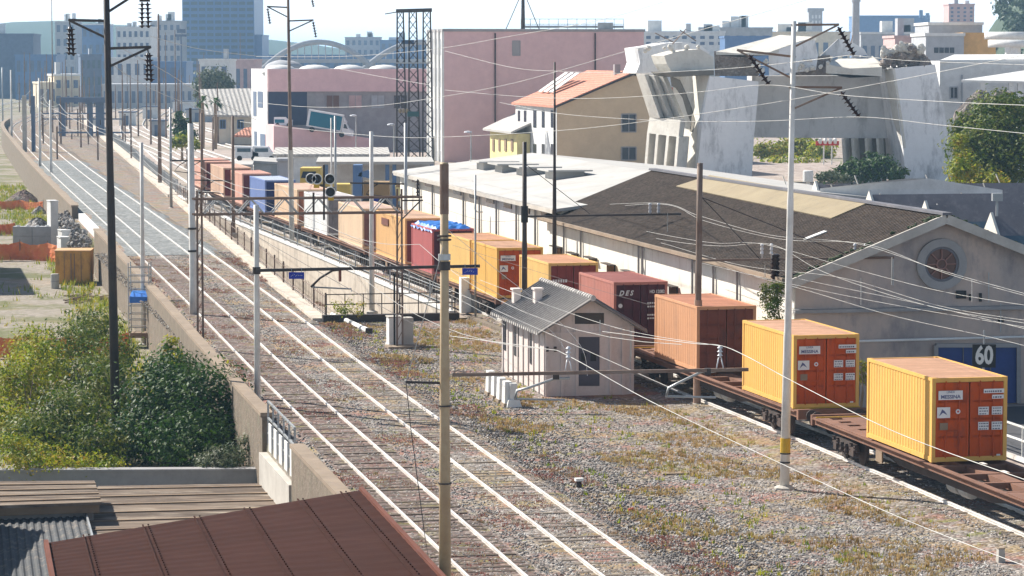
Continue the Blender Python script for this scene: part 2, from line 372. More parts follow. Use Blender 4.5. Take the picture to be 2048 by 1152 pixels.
band('ballast_ground', MT['ballast'], lambda u: [(pw(u), -.3), (lc(u) - 1.9, -.3), (lc(u) - 1.3, -.12), (rc(u) + 1.3, -.12), (rc(u) + 1.8, -.26)] + ([(24, -.22), (28, -.22), (vc(u) - 1.5, -.12), (vc(u) + 1.6, -.12)] if u < 97.51 else [(min(rc(u) + 2.0, kl(u)), -.24), (kl(u) - .02, -.24), (kl(u) - .01, -.24), (kl(u), -.24)]))
band('ramp_ground', MT['asphalt'], lambda u: [(kl(u) + .1, ztr(u)), (max(kr(u), kl(u) + .2) + .2, ztr(u))] if 97.51 < u < 190 else [(kl(u), -.3), (kl(u) + .03, -.3)])
band('yard_ground', MT['yard'], lambda u: [((vc(u) + 1.55) if u < 97.51 else (kr(u) if 97.51 < u < 190 and kr(u) > kl(u) + .1 else kl(u) + .02), -.25 if u < 900 else -.5), (vc(u) + 2.2 if u < 300 else kl(u) + 20, -.24), (60 + u * .1, -.24), (120 + u * .2, -.24), (300 + u, -.3)])
# fresh grey stone on the repaired stretch of the two main lines
b = MB(); us = list(np.arange(132, 262, 5)); V = []; fs = []
for i, u in enumerate(us):
    for v, z in ((lc(u) - 1.75, -.27), (lc(u) - 1.25, -.10), (rc(u) + 1.25, -.10), (rc(u) + 1.7, -.24)): V.append(T(u, v + .25 * math.sin(u * .8), z))
    if i:
        for k in range(3): a = (i - 1) * 4 + k; fs.append((a, a + 1, a + 5, a + 4))
b.add(V, fs); tag(b.build('fresh_ballast_ground', MT['fresh_ballast']), None, None, None, 'structure')
# darker track beds close by
for nm, fv, u0, u1 in (('track_bed_ground', lc, 30, 132), ('second_bed_ground', rc, 30, 132), ('siding_bed_ground', vc, 30, 180)):
    b = MB(); us = list(np.arange(u0, u1 + .1, 4)); V = []; fs = []
    for i, u in enumerate(us):
        for v, z in ((fv(u) - 1.3, -.122), (fv(u) - 1.1, -.115), (fv(u) + 1.1, -.115), (fv(u) + 1.3, -.122)): V.append(T(u, v, z + .006))
        if i:
            for k in range(3): a = (i - 1) * 4 + k; fs.append((a, a + 1, a + 5, a + 4))
    b.add(V, fs); tag(b.build(nm, MT['track_bed' if fv is lc else 'ballast']), None, None, None, 'structure')

# loose stones lying proud of the bed, nobody could count them
def scatter_stones(name, label, n, uv, r0, r1, zf, mat):
    U = []; 
    oc = np.array([(1, 0, 0), (0, 1, 0), (-1, 0, 0), (0, -1, 0), (0, 0, 1), (0, 0, -1)], float)
    fa = np.array([(0, 1, 4), (1, 2, 4), (2, 3, 4), (3, 0, 4), (1, 0, 5), (2, 1, 5), (3, 2, 5), (0, 3, 5)])
    V = []; Fs = []; k = 0
    while k < n:
        p = uv()
        if p is None: continue
        u, v = p; c = np.array(T(u, v, zf(u, v))); r = random.uniform(r0, r1)
        q = oc * r * rng.uniform(.6, 1.3, (6, 1)); a = random.uniform(0, 6.28); co, si = math.cos(a), math.sin(a)
        q = q @ np.array([[co, si, 0], [-si, co, 0], [0, 0, .75]]); V.append(q + c); Fs.append(fa + 6 * k); k += 1
    o = np_obj(name, np.concatenate(V), np.concatenate(Fs), mat)
    return tag(o, label, 'ballast stones', None, 'stuff')
def uv_near():
    u = 43 + 92 * random.random() ** 1.7; v = random.uniform(12.6, 31.5)
    if u > 97.5 and v > kl(u) - .8: return None
    if abs(abs(v - lc(u)) - .74) < .16 or abs(abs(v - rc(u)) - .74) < .16 or abs(abs(v - vc(u)) - .74) < .16: return None
    if 73 < u < 81 and 24 < v < 29: return None
    if abs(v - lc(u)) < 1.35 and random.random() < .62: return None
    return u, v
scatter_stones('ballast_stones', 'loose grey and brown track stones strewn over the bed between the lines', 86000, uv_near, .024, .066, lambda u, v: -.12 if lc(u) - 1.4 < v < rc(u) + 1.3 or abs(v - vc(u)) < 1.5 else (-.16 if v < rc(u) + 1.6 else -.225), MT['stones'])

# tufts of grass and weeds
def tufts(name, label, n, uv, zf, h0, h1, mat, blades=6, cat='grass', w=.02, spread=.12, lean=.6):
    V = []; Fs = []; k = 0; c_ = 0
    while c_ < n:
        p = uv()
        if p is None: continue
        u, v = p; c_ += 1; base = np.array(T(u, v, zf(u, v)))
        hh = random.uniform(h0, h1)
        for j in range(blades):
            a = random.uniform(0, 6.28); rr = random.uniform(0, spread); o = base + np.array((math.cos(a) * rr, math.sin(a) * rr, 0))
            h = hh * random.uniform(.5, 1.1); l = random.uniform(0, lean) * h; b_ = random.uniform(0, 6.28); ww = w * random.uniform(.6, 1.5)
            d = np.array((math.cos(b_), math.sin(b_), 0)); s = np.array((-d[1], d[0], 0)) * ww
            V += [o - s, o + s, o + d * l * .5 + s * .6 + (0, 0, h * .6), o + d * l + (0, 0, h)]
            Fs.append((4*k, 4*k+1, 4*k+2, 4*k+3)); k += 1
    return tag(np_obj(name, V, Fs, mat), label, cat, None, 'stuff')
def patchy(u, v, s, k, lo): return math.sin(u * s + k) * math.sin(v * s * 1.7 + k * 2) + .5 * math.sin(u * s * 2.7 + v * s * 1.9 + k) > lo
def uv_dry():
    u = random.uniform(43, 97); v = random.uniform(20.5, 29.6)
    if (73.5 < u < 80.6 and 24.2 < v < 29): return None
    if not patchy(u, v, .42, 1.3, .25 - (v - 24) * .09): return None
    return u, v
def uv_red():
    u = random.uniform(45, 130); v = random.uniform(lc(u) - 2.2, rc(u) + 3.0)
    if min(abs(abs(v - lc(u)) - .74), abs(abs(v - rc(u)) - .74)) < .14: return None
    if not patchy(u, v, .55, .4, .45): return None
    return u, v
tufts('dry_grass', 'dry ochre grass tufts growing through the stones beside the freight line', 4600, uv_dry, lambda u, v: -.23, .05, .19, MT['dry_grass'], 8)
tufts('red_weeds', 'low reddish weeds growing between the rails of the main lines', 5200, uv_red, lambda u, v: -.13, .03, .12, MT['red_weed'], 6, 'weeds')
tufts('green_weeds', 'small green weeds along the edge of the siding', 900, lambda: (lambda u: (u, random.choice((vc(u) - 1.9, 21.5, 24.5)) + random.gauss(0, .7)))(random.uniform(45, 96)), lambda u, v: -.23, .08, .22, MT['leaf_yellow'], 6, 'weeds')

# ---------------------------------------------------------------- tracks
VREF = 20.0
RAILP = [(-.05, -.19), (.05, -.19), (.022, -.13), (.018, -.045), (.036, -.035), (.036, -.004), (.03, 0), (-.03, 0), (-.036, -.004), (-.036, -.035), (-.018, -.045), (-.022, -.13)]
RAILF = [(-.075, -.15), (.075, -.15), (.05, 0), (-.05, 0)]
sleeper_me = None
def track(label, fv, u0, u1, detail=True, group=None, step=None, bed=None, zb=0.0):
    t = thing('railway_track', label, 'railway track', T(u0, fv(u0), 0), 0, group)
    us = list(np.arange(u0, u1, step or (3 if detail else 12))) + [u1]
    for s in (-1, 1):
        b = MB(); sd = sides(fv, us)
        pth = [p + q * (s * .755) + ZH * zb for p, q in zip(path(fv, us), sd)]
        b.sweep(RAILP if detail else RAILF, pth, sd); b.build('rail', MT['rail_white'], t, True)
    if bed is not None:
        b = MB(); b.sweep([(-1.7, -.24), (1.7, -.24), (1.4, -.17), (-1.4, -.17)], path(fv, us), sides(fv, us)); b.build('bed', bed, t, True)
    if detail:
        me = None; n = 0; rest = MB()
        u = max(u0, 44.0)
        rd = random.Random(int(fv(60) * 10))
        while u < min(u1, 130):
            s = fv(u + .5) - fv(u - .5); rz = A - math.atan(s * VD / UA); p = T(u, fv(u), -.115)
            if n < 100:
                if me is None:
                    b = MB(); b.hexa([(-1.25, -.11, 0), (1.25, -.11, 0), (1.25, .11, 0), (-1.25, .11, 0), (-1.23, -.09, .055), (1.23, -.09, .055), (1.23, .09, .055), (-1.23, .09, .055)])
                    o = b.build('sleeper', MT['sleeper_dark' if fv is lc else 'sleeper'], t); me = o
                else:
                    o = me.copy(); C.objects.link(o); o.parent = t
                o.location = p - t.location + ZH * rd.uniform(-.066, -.022); o.rotation_euler = (0, 0, rz + rd.uniform(-.012, .012)); n += 1
            else:
                rest.box(p - ZH * rd.uniform(.015, .045), (2.5, .22, .06), rz)
            u += .42
        if rest.v:
            o = rest.build('more_sleepers', MT['sleeper'], t, True); o['kind'] = 'stuff'
    return t
track('main line track running beside the brick parapet, its timber sleepers showing', lc, 30, 1000)
track('main line track with white rails next to the open stony ground', rc, 30, 1000)
VREF = 30.0
track('freight siding track with white rails carrying the container wagons', vc, 28, 700)
b = MB()
track('short siding track behind the container wagons beside the pale pavement', lambda u: vc(u) + 4.3, 28, 62, False)
VREF = 24.0
for k, (off, u0, u1) in enumerate([(15, 205, 900), (19.5, 215, 900), (24, 235, 950), (28.5, 265, 950), (33, 300, 900), (38, 360, 950), (40.5, 370, 900), (43, 380, 900), (46, 385, 900), (48, 395, 900), (51, 400, 900), (54, 405, 900), (60, 430, 900), (67, 450, 900), (75, 480, 900), (-12, 440, 900), (-20, 470, 900)]):
    track(['yard track curving away among the masts'][0], (lambda o: (lambda u: lc(u) + o + 1.2 * math.sin(u * .02 + o)))(off), u0, u1, False, 'yard tracks fanning out beyond the ramp')

# ---------------------------------------------------------------- parapet walls along the main line
VREF = 13.0
def wall_run(name, label, cat, fv, u0, u1, th, z0, z1, mat, cap=None, step=3.0, mods=None):
    t = thing(name, label, cat, T(u0, fv(u0), 0))
    us = list(np.arange(u0, u1, step)) + [u1]
    zf0 = z0 if callable(z0) else (lambda u: z0)
    def run(part, hw, a, c_, m):
        b = MB(); V = []; sd = sides(fv, us)
        for u, q in zip(us, sd):
            p = T(u, fv(u), 0); za, zc = a(u), c_(u)
            V += [p - q * hw + ZH * za, p + q * hw + ZH * za, p + q * hw + ZH * zc, p - q * hw + ZH * zc]
        fs = []
        for i in range(len(us) - 1):
            for k in range(4): fs.append((i*4 + k, i*4 + (k+1) % 4, (i+1)*4 + (k+1) % 4, (i+1)*4 + k))
        n = len(us) - 1; fs += [(3, 2, 1, 0), (n*4, n*4+1, n*4+2, n*4+3)]
        b.add(V, fs).build(part, m, t, True)
    run('wall', th / 2, zf0, lambda u: z1, mat)
    if cap: run('coping', th / 2 + .06, lambda u: z1 + .003, lambda u: z1 + .14, cap)
    return t
wall_run('parapet_wall', 'brick parapet with worn coping beyond the red roof, nearest stretch to the rust roof', 'wall', pw, 40, 62.6, .36, -3.2, .62, MT['stone_wall'], MT['coping'])
wall_run('parapet_wall', 'long stone retaining wall with coping beside the main line and the bushes', 'wall', pw, 68.4, 146, .36, -3.2, .62, MT['stone_wall'], MT['coping'])
wall_run('parapet_wall', 'far pale retaining wall running past the gravel heaps to the bend', 'wall', pw, 168, 405, .5, -3.2, .7, MT['stone_wall'], MT['coping'], 6)
w = wall_run('concrete_wall', 'new white concrete wall at the gap beside the rubble strip', 'wall', lambda u: pw(u) + .4, 147, 166, .5, -3.2, .3, MT['far_white'])
# railing with boards where the parapet is broken
t = thing('bridge_railing', 'steel railing with white boards filling the gap in the brick parapet', 'railing', T(62.8, pw(62.8), -.6))
for k in range(6):
    u = 62.9 + k * 1.05; MB().bar(T(u, pw(u), -.6), T(u, pw(u), 1.25), .07).build('post', MT['galv'], t, True)
for z in (1.22, .62, .08): MB().bar(T(62.9, pw(63), z), T(68.15, pw(68), z), .06).build('rail', MT['galv'], t, True)
for k in range(5):
    u = 63.0 + k * 1.05; b = MB(); b.slab(T(u + .06, pw(u) - .05, -.5), UH * .5, VH * .04, ZH * 1.0); b.build('board', MT['white_paint'], t, True)
b = MB(); b.slab(T(62.7, pw(63) - .25, -3.2), UH * 5.6, VH * .4, ZH * 2.55); tag(b.build('abutment_wall', MT['concrete']), 'pale concrete wall under the railing in the parapet gap', 'wall')

# kerb wall, trench walls
VREF = 24.0
t = wall_run('kerb_wall', 'white kerb of the ramp along the main line, below the dark palings', 'kerb wall', lambda u: kl(u) - .25, 97.6, 190, .9, -.5, -.02, MT['trench_wall'], None)
wall_run('ramp_wall', 'sunless inner wall of the ramp under the kerb', 'wall', lambda u: kl(u) + .33, 97.6, 182, .22, lambda u: ztr(u) - .2, -.06, MT['trench_wall'])
wall_run('ramp_wall', 'tall sunlit white retaining wall between the ramp and the freight wagons', 'wall', lambda u: kr(u) + .15, 97.6, 186, .3, lambda u: ztr(u) - .2, .1, MT['trench_wall'], MT['white_paint'])
wall_run('ramp_wall', 'low stone kerb beside the freight siding near the tiled hut', 'kerb wall', lambda u: vc(u) - 1.75, 81, 97.5, .3, -.3, -.02, MT['stone_wall'])
wall_run('walkway_kerb', 'long pale walkway edge beside the main line up to the bend', 'kerb', lambda u: kl(u) - .2, 190, 425, 1.3, -.5, .02, MT['trench_wall'], None, 8)
b = MB(); b.slab(T(97.3, kl(97.5) - .2, -.4), UH * .35, VH * (kr(97.5) - kl(97.5) + .6), ZH * .55); tag(b.build('end_kerb', MT['dark_steel']), 'dark low end wall of the ramp under the tubular railing', 'wall')
# railing at the end of the ramp
t = thing('ramp_railing', 'dark tubular railing across the end of the ramp near the white cabinet', 'railing', T(97.45, kl(97.5), .15))
v0, v1 = kl(97.5), kr(97.5) + .2
for k in range(8):
    v = v0 + (v1 - v0) * k / 7; MB().bar(T(97.45, v, .15), T(97.45, v, 1.25), .05).build('post', MT['dark_steel'], t, True)
for z in (1.22, .7): MB().bar(T(97.45, v0, z), T(97.45, v1, z), .05).build('rail', MT['dark_steel'], t, True)
# palings
def paling_fence(label, fv, u0, u1, z0, h, step, mat, pick=.012, rails=(.2, .85), posts=4.0):
    t = thing('paling_fence', label, 'fence', T(u0, fv(u0), z0)); b = MB(); u = u0
    while u < u1:
        p = T(u, fv(u), z0); b.bar(p, p + ZH * h * random.uniform(.93, 1.03), pick * 2); u += step
    b.build('paling_lattice', mat, t, True)['kind'] = 'stuff'
    us = list(np.arange(u0, u1, 4)) + [u1]
    for q in rails: MB().tube(path(fv, us, z0 + h * q), .025, 5).build('rail', mat, t, True)
    u = u0; pm = None
    while u < u1:
        p = T(u, fv(u), z0)
        if pm is None:
            b = MB(); b.bar((0, 0, 0), (0, 0, h * 1.06), .09); pm = b.build('post', mat, t); pm.location = p - t.location
        else:
            o = pm.copy(); C.objects.link(o); o.parent = t; o.location = p - t.location
        u += posts
    return t
paling_fence('dark iron paling fence standing on the white ramp kerb beside the main line', lambda u: kl(u) + .05, 98, 190, -.02, 1.2, .55, MT['rust_pole'], .011)
paling_fence('pale iron fence on the tall white wall in front of the container wagons', lambda u: kr(u) + .15, 97.8, 190, .24, 1.1, .5, MT['galv'], .010)
paling_fence('grey fence running along the walkway towards the bend and the masts', lambda u: kl(u) + .3, 192, 400, 0, 1.3, .6, MT['galv'], .02, posts=8)

# ---------------------------------------------------------------- sheds close to the camera
ZR = 3.0
c0, c1_, c2_, c3_ = G(92, 1086, ZR - .25), G(722, 980, ZR + .1), G(965, 1243, ZR + .1), G(120, 1240, ZR - .25)
t = thing('red_roof_shed', 'shed with a big rust red sheet roof beside the brick parapet', 'shed', (c0.x, c0.y, -3))
nj = 84; ni = 12
fs = []
V = []
for j in range(nj + 1):
    zz = (0, .008, .008, 0)[j % 4]
    for i in range(ni + 1):
        p = c0.lerp(c1_, i / ni).lerp(c3_.lerp(c2_, i / ni), j / nj); V.append(p + ZH * zz)
W = ni + 1
for j in range(nj):
    for i in range(ni): fs.append((j * W + i, (j + 1) * W + i, (j + 1) * W + i + 1, j * W + i + 1))
MB().add(V, fs).build('roof', MT['red_roof'], t, True)
for q in (.11, .29, .45, .61, .785, .93):
    b = MB(); a = c0.lerp(c1_, q); e = c3_.lerp(c2_, q); b.bar(a + ZH * .045, e + ZH * .045, .035, .02)
    d = (e - a); n = int(d.length / .28); sx = (c1_ - c0).normalized() * .14
    for k in range(n): b.box(a + d * ((k + .5) / n) + ZH * .05 + sx, (.035, .035, .03))
    b.build('roof_seam', MT['red_roof'], t, True)
for (p, q) in ((c1_, c2_), (c0, c3_)):
    MB().bar(p + ZH * .0, q + ZH * .0, .1, .16).build('verge', MT['verge'], t, True)
b = MB(); ctr = (c0 + c1_ + c2_ + c3_) / 4; P = [ctr + (c - ctr) * .97 for c in (c3_, c2_, c1_, c0)]
b.hexa([Vector((p.x, p.y, -3)) for p in P] + [Vector((p.x, p.y, ZR - .3)) for p in P]).build('wall', MT['plaster_grey'], t, True)

t = thing('plank_roof_shed', 'low shed with a weathered grey plank roof behind the rust roof', 'shed', (*G(380, 1010, -1.8)[:2], -3))
P = [G(150, 1090, -1.8), G(660, 1070, -1.8), G(562, 966, -1.8), G(196, 972, -1.8)]
b = MB(); b.hexa([p - ZH * .12 for p in P] + P).build('roof', MT['planks'], t, True)
b = MB(); ctr = sum(P, Vector()) / 4; Q = [ctr + (p - ctr) * .96 for p in P]
b.hexa([Vector((p.x, p.y, -3.1)) for p in Q] + [Vector((p.x, p.y, -1.93)) for p in Q]).build('wall', MT['plaster_grey'], t, True)
for k in range(7):
    q = (k + .5) / 7; MB().bar(P[0].lerp(P[3], q) + ZH * .02, P[1].lerp(P[2], q) + ZH * .02, .14, .05).build('batten', MT['timber'], t, True)
t = thing('raised_roof_slab', 'raised flat plank roof casting shade on the dark corrugated sheets', 'shed', (*G(80, 985, -1.1)[:2], -3))
P = [G(-60, 1013, -1.1), G(203, 1004, -1.1), G(189, 961, -1.1), G(-60, 963, -1.1)]
b = MB(); b.hexa([p - ZH * .1 for p in P] + P).build('roof', MT['planks'], t, True)
for k in range(4):
    q = (k + .6) / 4.4; MB().bar(P[0].lerp(P[3], q) + ZH * .02, P[1].lerp(P[2], q) + ZH * .02, .12, .05).build('batten', MT['timber'], t, True)
b = MB(); Q = [p + (sum(P, Vector()) / 4 - p) * .03 for p in P]; b.hexa([p - ZH * .36 for p in Q] + [p - ZH * .103 for p in Q]).build('fascia', MT['timber'], t, True)
Q = [p + (sum(P, Vector()) / 4 - p) * .12 for p in P]; b = MB(); b.hexa([Vector((p.x, p.y, -3)) for p in Q] + [p - ZH * .363 for p in Q]).build('wall', MT['plaster_grey'], t, True)
t = thing('corrugated_lean_to', 'dark corrugated lean-to roof under the raised plank slab', 'lean-to', (*G(60, 1100, -1.8)[:2], -3))
a, e, g, h = G(-60, 1240, -1.95), G(230, 1240, -1.95), G(168, 1018, -1.6), G(-60, 1020, -1.6)
V = []; fs = []; n = 64
for i in range(n + 1):
    zz = (0, .05, .05, 0)[i % 4]; V += [a.lerp(e, i / n) + ZH * zz, h.lerp(g, i / n) + ZH * zz]
    if i: fs.append((2*i - 2, 2*i, 2*i + 1, 2*i - 1))
MB().add(V, fs).build('roof', MT['corr_blue'], t, True)
MB().bar(e + ZH * .08, g + ZH * .08, .06, .1).build('flashing', MT['galv'], t, True)
b = MB(); b.hexa([Vector((p.x, p.y, -3)) for p in (a, e, g, h)] + [p - ZH * .05 for p in (a, e, g, h)]).build('wall', MT['plaster_grey'], t, True)
# low wall in front of the bushes
t = thing('garden_wall', 'low grey wall between the plank roofs and the bushes', 'wall', (*G(260, 950, -1.7)[:2], -3))
b = MB(); P = [G(-80, 964, -1.9), G(530, 964, -1.9), G(530, 950, -1.6), G(-80, 950, -1.6)]
a, e = G(-80, 945, -1.65), G(532, 942, -1.65); d = Vector((0, .45, 0))
b.hexa([Vector((a.x, a.y, -3)), Vector((e.x, e.y, -3)), Vector((e.x, e.y + .45, -3)), Vector((a.x, a.y + .45, -3)), a, e, e + d, a + d]).build('wall', MT['plaster_grey'], t, True)
b = MB(); q = Vector((0, .06, 0)); b.hexa([a - q + ZH * .003, e - q + ZH * .003, e + d + q + ZH * .003, a + d + q + ZH * .003, a - q + ZH * .09, e - q + ZH * .09, e + d + q + ZH * .09, a + d + q + ZH * .09]).build('coping', MT['plaster_grey'], t, True)
# ---------------------------------------------------------------- lettering
VREF = 30.0; HL = 3.03 / UA
def text_mesh(name, s, size, mat, parent, loc, rot=(R(90), 0, 0), shear=0.0, bold=0.0, align='CENTER', sx=1.0):
    cu = bpy.data.curves.new(name, 'FONT'); cu.body = s; cu.size = size; cu.align_x = align; cu.align_y = 'CENTER'
    cu.extrude = .003; cu.shear = shear; cu.offset = bold; cu.resolution_u = 3
    ob = bpy.data.objects.new(name + '_tmp', cu); me = bpy.data.meshes.new_from_object(ob)
    bpy.data.objects.remove(ob); bpy.data.curves.remove(cu); me.name = name; me.materials.clear(); me.materials.append(mat)
    o = bpy.data.objects.new(name, me); C.objects.link(o); o.parent = parent; o.location = loc; o.rotation_euler = rot; o.scale = (sx, 1, 1)
    return o
MT['placard'] = M('m_placard', (.74, .72, .70), .5, 0, (.62, .60, .58)); MT['ink'] = M('m_ink', (.10, .10, .14), .6); MT['ink_blue'] = M('m_ink_blue', (.10, .11, .22), .6)
MT['letter_white'] = M('m_letter_white', (.72, .70, .69), .6)

# ---------------------------------------------------------------- containers
cont_mats = {}
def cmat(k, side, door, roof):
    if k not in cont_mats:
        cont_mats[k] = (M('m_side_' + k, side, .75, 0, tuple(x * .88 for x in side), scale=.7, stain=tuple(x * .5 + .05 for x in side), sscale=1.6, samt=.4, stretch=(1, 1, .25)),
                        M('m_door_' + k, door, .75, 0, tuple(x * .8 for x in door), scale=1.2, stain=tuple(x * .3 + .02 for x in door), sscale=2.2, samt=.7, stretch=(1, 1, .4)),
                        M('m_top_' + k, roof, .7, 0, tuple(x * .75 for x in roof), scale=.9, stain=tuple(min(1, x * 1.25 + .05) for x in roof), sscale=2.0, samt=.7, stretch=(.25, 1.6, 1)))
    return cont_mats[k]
CW, CHT = 2.438, 2.591
def container(label, u, key, cols, L=6.06, deco=None, group='shipping containers riding on the freight wagons', z=1.17, H=CHT, loc=None, rz=None, far=False):
    side, door, top = cmat(key, *cols)
    if loc is None:
        s = vc(u + .5) - vc(u - .5); loc = T(u, vc(u), z); rz = A - math.atan(s * VD / UA)
    t = thing('shipping_container', label, 'container', loc, rz, group)
    b = MB(); w = CW / 2; n = int(L / .26)
    for sx in (-1, 1):
        V = []; fs = []
        for i in range(n * 4 + 1):
            y = -L / 2 + .12 + (L - .24) * i / (n * 4); x = sx * (w - .012 - (.02 if (i % 4) in (2, 3) else 0))
            V += [(x, y, .15), (x, y, H - .09)]
            if i: q = (2*i - 2, 2*i, 2*i + 1, 2*i - 1); fs.append(q if sx > 0 else q[::-1])
        b.add(V, fs)
        b.box((sx * (w - .03), 0, .09), (.06, L - .1, .14)); b.box((sx * (w - .03), 0, H - .05), (.06, L - .1, .10))
        for yy in (-1, 1):
            b.box((sx * (w - .06), yy * (L / 2 - .07), H / 2), (.12, .14, H - .02))
            for zz in (.06, H - .06): b.box((sx * (w - .085), yy * (L / 2 - .085), zz), (.176, .176, .122))
        if not far:
            for yy in (-1.0, 1.0): b.box((sx * (w - .027), yy, .085), (.062, .36, .10))
    b.box((0, 0, .12), (CW - .1, L - .1, .06))
    b.box((0, L / 2 - .05, H / 2), (CW - .2, .04, H - .1))
    for yy in (-1, 1):
        b.box((0, yy * (L / 2 - .05), H - .07), (CW - .2, .1, .13)); b.box((0, yy * (L / 2 - .05), .08), (CW - .2, .1, .14))
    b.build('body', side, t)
    b = MB(); V = []; fs = []; n = int(L / .21)
    for i in range(n * 4 + 1):
        y = -L / 2 + .1 + (L - .2) * i / (n * 4); zz = H - .018 - (.018 if (i % 4) in (2, 3) else 0)
        V += [(-w + .05, y, zz), (w - .05, y, zz)]
        if i: fs.append((2*i - 2, 2*i - 1, 2*i + 1, 2*i))
    b.add(V, fs).build('roof', top, t)
    yf = -L / 2 + .02
    for sx in (-1, 1):
        b = MB(); x0 = sx * .555
        b.box((x0, yf + .03, H / 2), (1.06, .04, H - .30))
        hh = (H - .42) / 4
        for k in range(4):
            zc = .22 + hh * (k + .5)
            b.box((x0, yf + .008, zc - hh / 2), (1.04, .02, .05)); b.box((x0, yf + .008, zc + hh / 2), (1.04, .02, .05))
        b.box((x0 - .5, yf + .006, H / 2), (.07, .03, H - .34)); b.box((x0 + .5, yf + .006, H / 2), (.07, .03, H - .34))
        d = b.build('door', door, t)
        if not far:
            for q in (-.22, .22):
                r_ = MB().tube([(x0 + q, yf - .03, .12), (x0 + q, yf - .03, H - .1)], .02, 6)
                for zz in (.2, .75, 1.5, 2.35): r_.box((x0 + q, yf - .015, zz), (.1, .05, .05))
                r_.build('lock_rod', door, d)
            MB().bar((x0 - sx * .2, yf - .055, .95), (x0 + sx * .18, yf - .055, .95), .03).build('handle', door, d)
        if deco: deco(d, sx, yf - .052, H)
    return t
def plate(d, x, zc, w, h, y, m='placard', strokes=0):
    b = MB(); b.box((x, y, zc), (w, .012, h)); b.build('placard', MT[m], d)
    if strokes:
        b = MB(); rd = random.Random(int(x * 1000 + zc * 77))
        for j in range(strokes):
            xx = x - w / 2 + .03; zz = zc + h / 2 - h * (j + .6) / strokes
            while xx < x + w / 2 - .07:
                l = rd.uniform(.03, .08); b.box((xx + l / 2, y - .008, zz), (l, .004, h * .38 / strokes)); xx += l + .025
        b.build('lettering', MT['ink'], d)
def deco_orange(d, sx, y, H):
    X = lambda f: (f - .5) * CW; Z = lambda f: H * (1 - f)
    if sx < 0:
        plate(d, X(.24), Z(.205), .78, .28, y)
        text_mesh('lettering', 'LINEA', .10, MT['ink_blue'], d, (X(.24), y - .009, Z(.168)))
        text_mesh('lettering', 'MESSINA', .155, MT['ink_blue'], d, (X(.24), y - .009, Z(.225)), bold=.004, sx=1.05)
        plate(d, X(.15), Z(.41), .42, .33, y)
        b = MB(); b.mi = 0; b.prism([(X(.09), y - .008, Z(.45)), (X(.13), y - .008, Z(.37)), (X(.16), y - .008, Z(.39)), (X(.20), y - .008, Z(.44)), (X(.14), y - .008, Z(.41))], (0, -.004, 0)).build('emblem', MT['ink_blue'], d)
        MB().lathe((X(.34), y, Z(.40)), [(.075, 0), (.075, .01)], 14, (0, -1, 0)).build('placard', MT['placard'], d)
        MB().lathe((X(.34), y - .011, Z(.40)), [(.035, 0), (.035, .004)], 10, (0, -1, 0)).build('emblem', MT['red_paint'], d)
        plate(d, X(.155), Z(.575), .26, .22, y, 'timber')
    else:
        plate(d, X(.815), Z(.165), .66, .13, y, strokes=1); plate(d, X(.87), Z(.235), .38, .12, y, strokes=1)
        for xf in (.68, .86):
            for zf in (.40, .58): plate(d, X(xf), Z(zf), .34, .25, y, strokes=3)
        plate(d, X(.885), Z(.93), .12, .05, y)
def deco_maroon(d, sx, y, H):
    X = lambda f: (f - .5) * CW; Z = lambda f: H * (1 - f)
    if sx < 0:
        text_mesh('lettering', 'D E S', .30, MT['letter_white'], d, (X(.22), y - .004, Z(.19)), shear=.35, bold=.012, sx=.9)
        MB().lathe((X(.12), y, Z(.40)), [(.095, 0), (.095, .01)], 14, (0, -1, 0)).build('emblem', MT['letter_white'], d)
    else:
        text_mesh('lettering', 'HD 12082', .2, MT['letter_white'], d, (X(.80), y - .004, Z(.17)), bold=.004, sx=.8)
        b = MB(); rd = random.Random(3)
        for zf in (.36, .42, .56, .62):
            x = X(.62)
            for k in range(4):
                l = rd.uniform(.05, .1); b.box((x + l / 2, y, Z(zf)), (l, .006, .07)); x += l + .03
        b.build('lettering', MT['letter_white'], d)
def deco_faint(d, sx, y, H):
    X = lambda f: (f - .5) * CW; Z = lambda f: H * (1 - f); b = MB(); rd = random.Random(5 + sx)
    x = X(.08 if sx < 0 else .66)
    for k in range(6):
        l = rd.uniform(.07, .13); b.box((x + l / 2, y, Z(.33 if sx < 0 else .25)), (l, .006, .14 if sx < 0 else .07)); x += l + .04
    b.build('lettering', MT['placard'], d)
OR = ((.74, .42, .10), (.56, .085, .008), (.60, .34, .21)); ORD = ((.74, .46, .15), (.26, .045, .03), (.62, .32, .18))  # OR: one orange paint, sun put into the sides, shade into the doors
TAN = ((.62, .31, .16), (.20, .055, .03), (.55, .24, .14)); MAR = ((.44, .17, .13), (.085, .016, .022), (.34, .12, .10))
PALE = ((.74, .43, .18), (.22, .06, .05), (.66, .42, .28)); PNK = ((.66, .36, .27), (.17, .03, .04), (.64, .34, .26))
